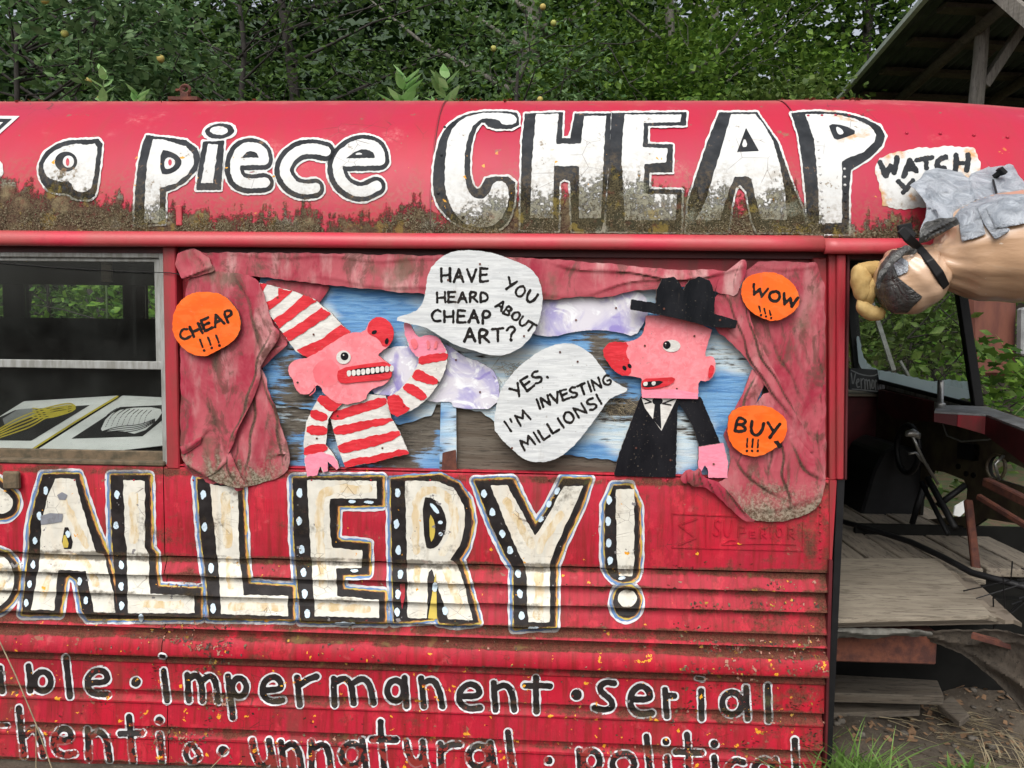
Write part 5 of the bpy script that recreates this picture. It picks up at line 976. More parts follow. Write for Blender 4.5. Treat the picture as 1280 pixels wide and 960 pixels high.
for i, (dx, dy, z0) in enumerate(((0, 0, ZF-.0115), (.015, -.012, ZF-.024), (.05, -.03, ZF-.0375))):
    zc = z0+.0115
    P = [atz(1030, 774, zc), atz(1236, 769, zc), atz(1246, 773, zc), atz(1247, 778, zc), atz(1171, 698, zc), atz(1030, 698, zc)]
    P = [P[0]+(0, dy, 0), P[1]+(dx, dy, 0), P[2]+(dx, dy, 0), P[3]+(dx, dy, 0), P[4]+(dx, 0, 0), P[5]]
    P[2] = P[2]; P[3] = P[2]+np.array([.003, .03, 0]); m = MB(); n = len(P); m.add([tuple(p) for p in P]+[(p[0], p[1], z0) for p in P], [tuple(range(n)), tuple(range(2*n-1, n-1, -1))]+[(i_, n+i_, n+(i_+1) % n, (i_+1) % n) for i_ in range(n)]); m.build('sheet', m_ply if i == 0 else m_edge, PLY)
# rotten edge below the sheets
cloth('floor_mat', 'torn grey floor mat hanging frayed under the plywood sheets', [(1030, 784), (1150, 787), (1170, 792), (1160, 796), (1120, 794), (1090, 799), (1060, 796), (1030, 801)], .06, [([(1030, 792), (1160, 792)], .012, 4)], plain('worn_mat', (.12, .115, .10), .8, .4, 60, bump=.6), cat='mat', h=.004, curl=.01)
box('floor_beam_and_shade', (fl0-.3, .12, ZF-.155), (at(1172, 800, .12)[0], .17, ZF-.062), m_rust, BUS, .004)
box('floor_beam_and_shade', (fl0-.3, .62, .0), (1.6, .66, ZF-.06), m_dark, BUS)  # near-black panel from ground to floor: underfloor shade put into its colour
box('joist_shade_box', (fl0-.3, .40, ZF-.16), (1.5, .44, ZF-.06), m_dark, BUS)  # near-black bar, deepens the painted shade under the floor
cloth('torn_floor_sheet', 'rotten floor board bent down towards the grass at the right edge', [(1130, 792), (1180, 790), (1250, 788), (1300, 800), (1330, 860), (1320, 930), (1285, 895), (1262, 868), (1238, 845), (1215, 826), (1190, 812), (1165, 803)], .16, [([(1150, 796), (1220, 815), (1300, 880)], .02, 10), ([(1180, 800), (1250, 830)], -.01, 6), ([(1160, 800), (1200, 806), (1240, 800), (1290, 812)], .012, 4), ([(1225, 830), (1270, 850), (1300, 890)], .012, 4)], wood('rotten_timber', (.085, .068, .05), (.05, .04, .03), (.018, .014, .01), (8, 8, 8), 1.), cat='board', h=.006, th=.012, curl=-.01, tilt=lambda px, py: -.42*np.clip((px-1150)/180, 0, 1)-.0*py)
mb = MB(); mb.bar(at(1215, 794, -.05), at(1300, 817, -.14), .018, .012); tag(mb.build('loose_plank', m_rust), 'narrow reddish plank lying on the torn board at the right edge', 'plank')
zpk = atz(1100, 850, .21)[2]
def slab(name, label, pts, z, th, mat, cat='plank'):
    P = [atz(a, b, z) for a, b in pts]; m = MB(); n = len(P); m.add([tuple(p) for p in P]+[(p[0], p[1], z-th) for p in P], [tuple(range(n)), tuple(range(2*n-1, n-1, -1))]+[(i, n+i, n+(i+1) % n, (i+1) % n) for i in range(n)])
    bm_ = m.build(name, mat, bevel=.003); return tag(bm_, label, cat)
slab('step_plank', 'grey step plank on the dirt below the bus floor', [(1028, 866), (1180, 870), (1172, 850), (1028, 842)], .205, .03, m_plyb)
slab('step_plank', 'short grey board end lying right of the step plank', [(1172, 880), (1200, 902), (1212, 893), (1190, 868)], .15, .02, m_plyb)
slab('step_plank', 'low board half buried in dirt in front of the step plank', [(1028, 892), (1150, 888), (1150, 874), (1028, 874)], .135, .02, m_plyb)
# black hose across the floor
mb = MB(); mb.tube([atz(1046, 650, ZF+.012), atz(1090, 662, ZF+.012), atz(1140, 678, ZF+.014), atz(1180, 697, ZF+.016), atz(1215, 716, ZF+.01), atz(1260, 728, ZF), atz(1310, 742, ZF-.01)], .011, 8)
tag(mb.build('black_hose', m_black_m, None, True), 'black hose lying across the floor planks behind the plywood sheets', 'hose')

W0 = at(1074, 470, 2.02); W1 = at(1222, 508, .95); dW = W1-W0
FP = Plane(W0, (dW[0], dW[1], 0), (0, 0, 1)); W2 = W1+dW*.55
def onF(px, py): u, v = FP.uv(px, py); return FP.pos(np.array([u]), np.array([v]), 0.)[0]
pn = -FP.N
def fcut(name, pts, mats, off=0., th=.012, par=BUS, sub=None, sm=0):
    s_ = poly(pts, sm)
    if sub: s_ = s_-sub
    mb = MB(); raster(mb, s_, FP, off, .006, 0, th, 1, tdir=pn); return mb.build(name, mats, par)
hole = poly([(1166, 588), (1180, 590), (1205, 600), (1209, 612), (1206, 645), (1150, 650), (1152, 625), (1160, 600)]) | ell(1247, 584, 11, 15) | poly([(1258, 575), (1290, 590), (1290, 612), (1250, 600)])
fcut('firewall', [(1062, 488), (1106, 486), (1172, 500), (1222, 512), (1300, 534), (1300, 660), (1232, 648), (1215, 660), (1206, 660), (1150, 660), (1062, 640)], [m_dashy, m_dark], 0, .012, sub=hole)
fcut('dash_lip', [(1106, 480), (1172, 496), (1222, 508), (1300, 530), (1300, 536), (1222, 514), (1172, 502), (1106, 486)], [m_alu, m_darkred], .012, .02)
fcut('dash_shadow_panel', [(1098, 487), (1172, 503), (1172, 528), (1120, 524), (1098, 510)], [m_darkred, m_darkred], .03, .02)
fcut('gauge_box', [(1197, 553), (1218, 556), (1217, 576), (1196, 573)], [m_black_m, m_black_m], .02, .02)
mb = MB()
for cx, cy, rx, ry in ((1247, 584, 12, 16),):
    mb.tube([onF(cx+rx*math.cos(t), cy+ry*math.sin(t))+FP.N*.006 for t in np.linspace(0, 2*math.pi, 17)], .006, 6, cap=False)
mb.build('hole_rim', m_dashy, BUS, True)
for px, py in ((1197, 583), (1207, 592), (1140, 520), (1241, 543), (1216, 594)): 
    fcut('dash_hole_plug', oval(px, py, 2.6, 3.6), [m_dark, m_dark], .004, .004)
mb = MB(); mb.tube([onF(1188, 530)+FP.N*.03, onF(1200, 545)+FP.N*.05, onF(1215, 552)+FP.N*.04, onF(1245, 550)+FP.N*.03, onF(1275, 542)+FP.N*.02], .003, 5); mb.tube([onF(1258, 570)+FP.N*.01, onF(1262, 580)+FP.N*.05, onF(1256, 600)+FP.N*.02], .006, 6); mb.build('loose_wires', m_chrome, BUS, True)
ring_ = [onF(1172+15*math.cos(t), 562+30*math.sin(t))+FP.N*.12 for t in np.linspace(0, 2*math.pi, 25)]
mb = MB(); mb.tube(ring_, .012, 8, cap=False); mb.build('steering_wheel', m_black_m, BUS, True)
# dash corner shelf, red front; light on the top put into its pale colour
zs = at(1200, 511, .72)[2]
P = [atz(*p, zs) for p in ((1168, 514), (1233, 518), (1305, 546), (1305, 532), (1233, 508), (1172, 506))]
mb = MB(); n = 6; mb.add([tuple(p) for p in P]+[(p[0], p[1], p[2]-.006) for p in P], [tuple(range(n)), tuple(range(2*n-1, n-1, -1))]+[(i, n+i, n+(i+1) % n, (i+1) % n) for i in range(n)]); mb.build('dash_shelf', plain('pale_shelf', (.33, .34, .36), .45, .4, 30, (.2, .2, .2)), BUS)
A0, A1, A2 = P[0], P[1], P[2]
def face(name, a, b, ha, hb, mat): 
    mb = MB(); e = np.array([0, .012, 0]); V = [a-(0, 0, .007), b-(0, 0, .007), b-(0, 0, hb), a-(0, 0, ha)]; mb.hexa([V[3], V[2], V[2]+e, V[3]+e, V[0], V[1], V[1]+e, V[0]+e]); mb.build(name, mat, BUS)
mid_ = A0+(A1-A0)*.45
face('dash_front', A0, mid_, .035, .045, m_darkred); face('dash_front', mid_+(.002, 0, 0), A1, .045, .065, m_pillar); face('dash_front', A1+(.002, 0, 0), A2, .065, .10, m_darkred)
mb = MB(); q = at(1175, 505, .74); mb.tube([q-(0, 0, .02), q, q+(.001, 0, .005), q+(.001, 0, .006), at(1176, 478, .74), at(1176, 475, .74)], [.018, .018, .018, .010, .011, .009], 12); mb.build('mirror_post', m_chrome, BUS, True)
# windshield
T0 = at(1060, 318, 2.05); T1 = at(1194, 318, .98)
mb = MB(); mb.add([W0, W1, T1, T0], [(0, 1, 2, 3)]); WS = mb.build('windshield', m_wind, BUS)
WP = Plane(W0, dW, np.array(T0)-W0)
g = N('frosted_edge'); g.t.nodes.remove(g.b); d_1 = g.new("ShaderNodeBsdfDiffuse"); d_1.inputs[0].default_value = (.85, .93, .96, 1); t_1 = g.new("ShaderNodeBsdfTranslucent"); t_1.inputs[0].default_value = (.72, .84, .88, 1); q1 = g.new("ShaderNodeMixShader"); g.put(q1.inputs[1], d_1.outputs[0]); g.put(q1.inputs[2], t_1.outputs[0])
tr_ = g.new("ShaderNodeBsdfTransparent"); q2 = g.new("ShaderNodeMixShader"); g.put(q2.inputs[0], g.step(g.noise(14, 4, .6), .05, .4)); g.put(q2.inputs[1], tr_.outputs[0]); g.put(q2.inputs[2], q1.outputs[0]); g.t.links.new(q2.outputs[0], g.out.inputs[0]); m_frost = g.mt
mb = MB(); raster(mb, poly([(1074, 466), (1106, 478), (1222, 506), (1216, 470), (1205, 478), (1180, 474), (1160, 478), (1140, 470), (1118, 466), (1100, 462), (1085, 458), (1078, 440), (1074, 420), (1070, 420)], 1).wob(1, .2), WP, .003, .006); mb.build('frosted_edge', m_frost, WS)
mb = MB(); mb.bar(W0-(.005, 0, 0), T0-(.005, 0, 0), .05, .03); mb.bar(W1, T1, .035, .03); mb.bar(W0, W1, .025, .02); mb.build('windshield_frame', m_black_m, BUS, bevel=.003)
mb = MB(); mb.bar(at(1096, 398, 1.75), at(1117, 463, 1.75), .012, .02); mb.bar(at(1088, 372, 1.75), at(1096, 398, 1.75), .012, .02); mb.bar(at(1125, 451, 1.6), at(1137, 472, 1.6), .014, .01); mb.build('wiper_arm', m_chrome, BUS)
# cabinet, sign
x0 = at(1052, 500, 1.8)[0]; x1 = at(1103, 500, 1.8)[0]; zc = at(1080, 492, 1.8)[2]
box('side_cabinet', (x0, 1.8, at(1080, 566, 1.8)[2]), (x1, 2.2, zc-.014), m_darkred, BUS, .006); box('cabinet_top', (x0, 1.78, zc-.013), (x1+.02, 2.2, zc), m_ply, BUS, .003)
box('cabinet_strip', (x0, 1.82, at(1080, 583, 1.8)[2]), (x1-.03, 2.2, at(1080, 567, 1.8)[2]), m_seal, BUS); box('red_locker', (x0, 1.80, ZF-.01), (x1-.05, 2.2, at(1080, 584, 1.8)[2]), m_rust, BUS, .004)
SG = empty('sign', tuple(at(1085, 490, 1.79)), 'small black board with grey scrawled lettering beside the windshield', 'sign')
s1 = T(1050, 430, 10.667); spl = Plane(at(1063, 488, 1.76), (1, .05, 0), (0, .25, 1))
mb = MB(); raster(mb, poly(s1((125, 320), (650, 352), (590, 665), (125, 610))), spl, 0, .004, 0, .012, tdir=(0, 1, 0)); mb.build('board', m_black_m, SG)
m_grayink = plain('grey_ink', (.16, .16, .16), .6, .3, 40)
sg = U(*[stroke(s1(*p), 1.5, 1) for p in [((150, 390), (170, 570), (205, 400)), ((215, 520), (255, 500), (250, 460), (220, 480), (225, 580), (260, 570)), ((280, 460), (285, 590)), ((285, 490), (310, 460)), ((330, 470), (335, 600)), ((335, 490), (360, 465), (370, 600)), ((370, 490), (395, 470), (405, 600)), ((430, 480), (420, 590), (455, 590), (455, 490), (430, 480)), ((475, 480), (475, 610)), ((475, 500), (500, 480), (510, 610)), ((540, 430), (530, 600), (560, 610)), ((515, 490), (570, 495)), ((150, 350), (280, 410), (440, 430), (520, 390), (600, 400)), ((160, 600), (380, 620), (560, 640))]])
mb = MB(); raster(mb, sg, spl, .001, .003, 0); mb.build('lettering', m_grayink, SG)
# engine cover, gear lever, tubes
def block(name, pts, y0, y1, mat, par=BUS, bevel=.01): return quadprism(name, pts, y0, y1, mat, par, bevel)
block('engine_cover', [(1074, 650), (1092, 590), (1104, 566), (1120, 556), (1146, 562), (1158, 590), (1152, 645)], 1.35, 1.7, m_black_m)
mb = MB(); k0 = at(1141, 546, .85)
for i in range(9): pass
mb.tube([k0-(.026, 0, -.002), k0-(.020, 0, -.010), k0+(0, 0, .014), k0+(.020, 0, .004), k0+(.024, 0, -.006)], [.004, .012, .016, .012, .004], 10); mb.tube([k0, at(1148, 562, .86), at(1156, 578, .9), at(1172, 604, 1.0)], .006, 8); mb.tube([at(1136, 567, .9), at(1145, 566, .9), at(1152, 575, .9), at(1160, 582, .92)], .005, 6); mb.build('gear_lever', m_chrome, BUS, True)
mb = MB(); mb.tube([at(1160, 598, .95), at(1194, 660, .7)], .012, 8); mb.tube([at(1152, 603, .98), at(1185, 668, .75)], .009, 8); mb.tube([at(1172, 632, .9), at(1207, 606, .9)], .012, 8); mb.tube([at(1154, 606, 1.1), at(1140, 655, 1.1)], .012, 8); mb.build('pedal_linkage', m_black_m, BUS, True)
mb = MB(); mb.bar(at(1210, 625, .7), at(1220, 712, .6), .026, .02); mb.bar(at(1232, 602, .6), at(1310, 640, .35), .030, .03); mb.bar(at(1222, 620, .7), at(1300, 668, .5), .02, .02); mb.build('front_frame', m_rust, BUS, bevel=.004)
box('front_void_shade', (1.2, 1.0, .05), (2.05, 1.02, ZF+.02), m_dark, BUS)  # dark back sheet standing for the shaded void below the cab
mb = MB()
for i in range(7):
    a = at(random.uniform(1235, 1280), random.uniform(690, 770), .2); mb.tube([a, a+np.array([random.gauss(0, .06), .03, random.gauss(-.02, .05)]), a+np.array([random.gauss(0, .12), .05, random.gauss(-.05, .05)])], .002, 4)
mb.build('loose_wires', m_black_m, BUS)
# outside through the windshield: rusty panel and a white sack
block('rusty_tank', [(1211, 350), (1273, 350), (1271, 470), (1218, 470)], 2.6, 2.68, plain('rusty_sheet', (.15, .05, .03), .7, .35, 5, (.10, .03, .02), stretch=(3, 3, .6)), None, .02); tag(bpy.data.objects['rusty_tank'], 'rusty brown tank standing among the vines beyond the windshield', 'tank')
block('white_sack', [(1278, 385), (1312, 380), (1312, 452), (1277, 444)], 2.5, 2.56, m_pgrey, None, .01); tag(bpy.data.objects['white_sack'], 'pale sack with dark patches beyond the right edge of the windshield', 'sack')
tag(quadprism('paper_scrap', [(1194, 633), (1206, 626), (1210, 636), (1200, 646), (1192, 644)], 2.35, 2.36, m_paper), 'white scrap seen on the ground through the firewall opening', 'paper')

# ---------------------------------------------------------------- wrapped arm sculpture hanging at the front of the roof
AR = empty('arm_sculpture', tuple(at(1230, 370, -.12)), 'tan stuffed hand and forearm wrapped in clear plastic and taped over the bus door', 'sculpture')
g = N('wrapped_foam'); n = g.noise(5, 4, .6); f = g.noise(1, 4, .6, g.mapping((4, 20, 26))); col = g.mix(g.step(n, .35, .65), (.55, .37, .25), (.48, .30, .18)); sp = g.step(g.noise(110, 2), .72, .76); col = g.mix(g.mul(sp, .6), col, (.7, .66, .58)); col = g.mix(g.mul(g.step(f, .6, .75), .3), col, (.6, .5, .38))
m_tanw = g.done(col, .28, g.bump(f, .35, .008, g.bump(g.noise(30, 3), .15, .003)), 0, .6); g.b.inputs["Coat Weight"].default_value = .5; g.b.inputs["Coat Roughness"].default_value = .12
m_foam = plain('yellow_foam', (.52, .37, .15), .85, .25, 18, (.38, .24, .08), bump=.5, bs=60)
g = N('duct_tape'); n = g.noise(16, 6, .65, dist=2.2); n2 = g.noise(60, 4); m_tape = g.done(g.mix(g.step(n, .35, .65), (.42, .45, .49), (.27, .30, .34)), .4, g.bump(n, .9, .02, g.bump(n2, .25, .002)), .25, .5)
g = N('dark_plastic'); n = g.noise(16, 5, .65, dist=2); m_dpl = g.done(g.mix(g.step(n, .35, .65), (.10, .10, .095), (.05, .05, .05)), .3, g.bump(n, .8, .02), .3, .6)
g = N('clear_plastic'); n = g.noise(20, 5, .65, dist=2.5); g.t.nodes.remove(g.b); a1 = g.new("ShaderNodeBsdfTransparent"); a2 = g.new("ShaderNodeBsdfGlossy"); a2.inputs["Roughness"].default_value = .12; bb = g.bump(n, 1., .02); g.put(a2.inputs["Normal"], bb); a3 = g.new("ShaderNodeMixShader"); g.put(a3.inputs[0], g.math('ADD', g.math('MULTIPLY', g.step(n, .5, .7), .4), .25)); g.put(a3.inputs[1], a1.outputs[0]); g.put(a3.inputs[2], a2.outputs[0]); g.t.links.new(a3.outputs[0], g.out.inputs[0]); m_clear = g.mt
def loft(name, rings, Y, mat, amp=.004, kf=9, squash=1., n=72, sub=9):
    rg = np.array(rings, float); t = np.arange(len(rg)); tt = np.linspace(0, len(rg)-1, (len(rg)-1)*sub+1)
    # smooth interpolation (Catmull-Rom)
    def cr(c):
        out = []
        for x in tt:
            i = min(int(x), len(rg)-2); u = x-i; p0 = c[max(i-1, 0)]; p1 = c[i]; p2 = c[i+1]; p3 = c[min(i+2, len(rg)-1)]
            out.append(.5*((2*p1)+(-p0+p2)*u+(2*p0-5*p1+4*p2-p3)*u*u+(-p0+3*p1-3*p2+p3)*u**3))
        return np.array(out)
    cx, cy, rd = cr(rg[:, 0]), cr(rg[:, 1]), np.maximum(cr(rg[:, 2]), .5)
    C_ = np.array([at(a, b, Y) for a, b in zip(cx, cy)]); sc_ = (Y+2)/F
    V = []; 
    for i in range(len(tt)):
        d = C_[min(i+1, len(tt)-1)]-C_[max(i-1, 0)]; d /= np.linalg.norm(d); a = np.cross(d, [0, 1, 0]); a /= np.linalg.norm(a); b = np.cross(a, d)
        fade = math.exp(-max(tt[i]-1, 0)*.45)
        for j in range(n):
            ph = 2*math.pi*j/n; w_ = amp*fade*(math.sin(kf*ph+1.3*math.sin(tt[i]*1.2)+tt[i]*.5)+.6*math.sin((kf*2+1)*ph+tt[i]))+.0015*math.sin(tt[i]*5+ph*3)
            r_ = rd[i]*sc_+w_*min(1, rd[i]/20); V.append(C_[i]+a*math.cos(ph)*r_+b*math.sin(ph)*r_*squash)
    k_ = len(tt); mb = MB(); mb.add(V, [(i*n+j, (i+1)*n+j, (i+1)*n+(j+1) % n, i*n+(j+1) % n) for i in range(k_-1) for j in range(n)]+[tuple(range(n)), tuple((k_-1)*n+j for j in range(n-1, -1, -1))])
    o = mb.build(name, mat, AR, True); bv = BVHTree.FromPolygons([Vector(v) for v in V], [f for f in mb.f]); return o, bv
o1, bv1 = loft('forearm', [(1160, 310, 8), (1166, 316, 17), (1180, 320, 35), (1205, 317, 53), (1240, 312, 63), (1280, 308, 67), (1330, 306, 67), (1380, 300, 60), (1410, 297, 40), (1420, 296, 6)], -.13, m_tanw, .0042, 9)
o2, bv2 = loft('palm', [(1172, 314, 5), (1166, 319, 17), (1157, 330, 34), (1145, 343, 41), (1130, 353, 41), (1114, 360, 34), (1103, 364, 24), (1097, 366, 5)], -.13, m_tanw, .003, 7)
for nm, rg, mt in (('finger', [(1076, 331, 3), (1075, 336, 9), (1076, 348, 12), (1077, 360, 11), (1080, 371, 9), (1083, 378, 3)], m_foam), ('finger', [(1098, 346, 4), (1094, 354, 10), (1088, 362, 10), (1086, 372, 9), (1090, 379, 3)], m_foam), ('finger', [(1074, 373, 2), (1078, 382, 8), (1086, 390, 9), (1097, 392, 9), (1104, 388, 5)], m_foam), ('thumb', [(1110, 333, 4), (1096, 336, 10), (1084, 336, 9), (1072, 334, 5)], m_foam)):
    loft(nm, rg, -.10, mt, .001, 3, n=20, sub=5)
z6 = T(1040, 180, 4); RSf = RaySurf([bv1, bv2])
def tape(pts, mat, off, nm='tape_patch', h=.005, sm=0):
    mb = MB(); raster(mb, poly(z6(*pts), sm).wob(.3, .4), RSf, off, h, 0, .0015); return mb.build(nm, mat, AR, True, weld=.0003)
tape([(240, 640), (330, 668), (455, 765), (402, 815), (380, 845), (290, 870), (235, 880), (200, 820), (215, 720)], m_dpl, .003, sm=0)
tape([(245, 600), (310, 520), (360, 500), (350, 580), (330, 665), (240, 690), (222, 720), (225, 650)], m_dpl, .004, 'tape_patch')
tape([(308, 600), (350, 568), (385, 590), (380, 640), (330, 662)], m_tape, .006)
tape([(600, 378), (700, 250), (990, 250), (1000, 395), (900, 400), (640, 400)], m_tape, .004)
tape([(630, 352), (705, 308), (738, 340), (770, 452), (700, 475), (650, 487), (640, 430)], m_tape, .008)
tape([(725, 315), (790, 290), (830, 400), (900, 430), (815, 478), (790, 440), (760, 400)], m_tape, .010)
tape([(765, 310), (830, 288), (980, 275), (980, 395), (900, 410), (820, 425)], m_tape, .012)
m_cap = m_tape
mb = MB(); st_ = [z6((x_, y_))[0] for x_, y_ in ((345, 425), (385, 470), (440, 520), (490, 580), (540, 650), (575, 715))]
pts = []
for (x_, y_) in st_:
    d = Vector(ray(x_, y_)).normalized(); hs_ = [b.ray_cast(Vector(CAM), d) for b in (bv1, bv2)]; hs_ = [h for h in hs_ if h[0] is not None]; hh = min(hs_, key=lambda h: h[3]) if hs_ else None
    pts.append(np.array(hh[0])-np.array(d)*.012 if hh else at(x_, y_, -.2))
pts = [np.array(q_) for q_ in pts]; RV_ = []
for i, p in enumerate(pts):
    d = pts[min(i+1, len(pts)-1)]-pts[max(i-1, 0)]; d /= np.linalg.norm(d); sd_ = np.cross(d, [0, 1, 0]); sd_ /= np.linalg.norm(sd_); wdt = .010+.001*math.sin(i*2); RV_ += [p-sd_*wdt, p+sd_*wdt, p+sd_*wdt+(0, .007, 0), p-sd_*wdt+(0, .007, 0)]
k_ = len(pts); mb.add(RV_, [(i*4+j, i*4+(j+1) % 4, (i+1)*4+(j+1) % 4, (i+1)*4+j) for i in range(k_-1) for j in range(4)]+[(3, 2, 1, 0), ((k_-1)*4, (k_-1)*4+1, (k_-1)*4+2, (k_-1)*4+3)])
mb.bar(at(*z6((330, 440))[0], -.17), at(*z6((400, 425))[0], -.17), .03, .01, upv=(0, 1, 0)); mb.bar(at(*z6((350, 430))[0], -.175), at(*z6((410, 470))[0], -.18), .022, .01, upv=(0, 1, 0)); mb.build('strap', m_black_m, AR, bevel=.002)
def sheetpart(nm, pts, Yf, folds, mat, h=.005):
    o = cloth(nm, None, pts, 0, folds, mat, 0, h, .0015, curl=.003, tilt=Yf, cat=None); o.location = -AR.location; o.parent = AR; o.pop('category') if 'category' in o else None; return o
def roofY(px, py):   # depth of the roof skin below these positions, easing out to the forearm
    pyc = np.clip((py-205)/80, 0, 1); return (.075-(py-185)*.0007)*(1-pyc)+(-.15)*pyc-.012
sheetpart('taped_sheet', z6((390, 205), (440, 170), (465, 130), (520, 118), (590, 130), (650, 140), (690, 175), (690, 150), (800, 105), (900, 82), (930, 150), (990, 230), (990, 330), (900, 300), (760, 315), (680, 330), (600, 380), (540, 440), (450, 490), (437, 440), (470, 370), (470, 300), (430, 240)), roofY,
    [(z6((470, 180), (500, 280), (520, 380)), .012, 4), (z6((690, 170), (700, 260), (760, 290)), .010, 4), (z6((500, 260), (620, 230), (700, 220)), .010, 5), (z6((800, 120), (825, 270)), -.012, 3), (z6((560, 130), (540, 220)), .006, 4), (z6((470, 320), (530, 350), (480, 460)), .014, 4), (z6((600, 300), (560, 400), (470, 480)), .010, 4), (z6((880, 90), (910, 240)), .006, 4), (z6((560, 380), (640, 290), (800, 250)), .008, 5)], m_tape)
sheetpart('crumpled_wrap', z6((437, 440), (470, 390), (540, 370), (620, 370), (640, 400), (560, 440), (480, 490), (430, 500)), lambda px, py: np.full(px.shape, -.21), [(z6((440, 480), (600, 380)), .012, 3), (z6((460, 430), (560, 390)), -.012, 2.5), (z6((450, 495), (560, 440)), .01, 2.5)], m_dpl)
sheetpart('crumpled_wrap', z6((222, 700), (235, 640), (290, 560), (370, 505), (430, 530), (420, 548), (350, 560), (290, 610), (250, 680), (230, 740)), lambda px, py: np.full(px.shape, -.2), [(z6((230, 700), (300, 590), (400, 520)), .012, 3), (z6((250, 690), (330, 600)), -.01, 2.5)], m_dpl)
mb = MB(); a = z6((812, 165), (860, 128)); mb.bar(at(*a[0], -.0), at(*a[1], -.02), .012, .01); b = z6((835, 122), (862, 150)); mb.bar(at(*b[0], -.02), at(*b[1], -.02), .02, .008); mb.bar(at(*z6((805, 180))[0], -.03), at(*z6((828, 270))[0], -.11), .004, .004); mb.build('hook', m_black_m, AR)

# ---------------------------------------------------------------- greenery
def leafmat(name, a, b, c=None, rough=.45, tr=.35):
    g = N(name); n = g.noise(2.2, 3); v = g.new("ShaderNodeTexWhiteNoise", noise_dimensions='3D'); q = g.new("ShaderNodeVectorMath", operation='SNAP'); g.put(q.inputs[0], g.P); q.inputs[1].default_value = (.06, .06, .06); g.put(v.inputs[0], q.outputs[0])
    n5 = g.noise(.9, 2); col = g.mix(g.step(n, .35, .65), a, b); col = g.mix(g.step(n5, .42, .62), tuple(x*.6 for x in a), col); col = g.mix(g.math('MULTIPLY', g.math('POWER', v.outputs[0], 1.6), .85), col, c or tuple(x*1.7 for x in b)); g.done(col, rough, None, 0, .18)
    t = g.new("ShaderNodeBsdfTranslucent"); g.put(t.inputs[0], col); m = g.new("ShaderNodeMixShader"); m.inputs[0].default_value = tr; g.put(m.inputs[1], g.b.outputs[0]); g.put(m.inputs[2], t.outputs[0]); g.t.links.new(m.outputs[0], g.out.inputs[0]); return g.mt
LM = {'apple': leafmat('apple_leaf', (.045, .11, .035), (.09, .18, .055), (.22, .34, .15)), 'dark': leafmat('dark_leaf', (.022, .056, .014), (.05, .11, .024), (.13, .22, .05)), 'maple': leafmat('maple_leaf', (.035, .10, .016), (.095, .19, .026), (.20, .32, .05)),
      'vine': leafmat('vine_leaf', (.05, .13, .02), (.09, .21, .03), (.2, .34, .05)), 'olive': leafmat('olive_leaf', (.05, .10, .02), (.09, .15, .03), (.17, .24, .06)), 'sprout': leafmat('sprout_leaf', (.20, .40, .12), (.28, .50, .17), (.42, .6, .28))}
m_bark = plain('bark', (.085, .075, .065), .9, .4, 12, (.045, .04, .035), bump=.8, bs=40, stretch=(3, 3, .6)); m_barkd = plain('dark_bark', (.028, .024, .02), .9, .4, 15, bump=.6); m_barkg = plain('grey_bark', (.17, .16, .14), .9, .4, 9, (.10, .10, .08), bump=.8, bs=40, stretch=(3, 3, .6))
def leaves(C, size, up=.6, asp=.5, jit=.35):
    n = len(C); d = rng.normal(size=(n, 3)); d[:, 2] = d[:, 2]*.5-.25; d /= np.linalg.norm(d, axis=1)[:, None]
    nn = rng.normal(size=(n, 3))*.8; nn[:, 2] = np.abs(nn[:, 2])+up; nn -= d*(nn*d).sum(1)[:, None]; nn /= np.linalg.norm(nn, axis=1)[:, None]; s_ = np.cross(d, nn); L = size*(1+rng.uniform(-jit, jit, n))[:, None]
    b = C-d*L*.5; t = C+d*L*.5-nn*L*.12; m = C-d*L*.05+nn*L*.04; l = m+s_*L*asp*.5-nn*L*.08; r = m-s_*L*asp*.5-nn*L*.08
    V = np.stack([b, r, t, l, m], 1).reshape(-1, 3); i = np.arange(n)*5; Fc = np.stack([i, i+1, i+4, i+1, i+2, i+4, i+2, i+3, i+4, i+3, i, i+4], 1).reshape(-1, 3); return V, Fc
def meshnp(name, V, Fc, mat, parent=None, smooth=False):
    me = bpy.data.meshes.new(name); k = Fc.shape[1]; me.vertices.add(len(V)); me.vertices.foreach_set("co", np.ascontiguousarray(V, dtype=np.float32).ravel()); me.loops.add(Fc.size); me.loops.foreach_set("vertex_index", Fc.astype(np.int32).ravel())
    me.polygons.add(len(Fc)); me.polygons.foreach_set("loop_start", np.arange(0, Fc.size, k, dtype=np.int32)); me.polygons.foreach_set("loop_total", np.full(len(Fc), k, dtype=np.int32)); me.materials.append(mat); me.update(calc_edges=True)
    o = bpy.data.objects.new(name, me); return link(o, parent)
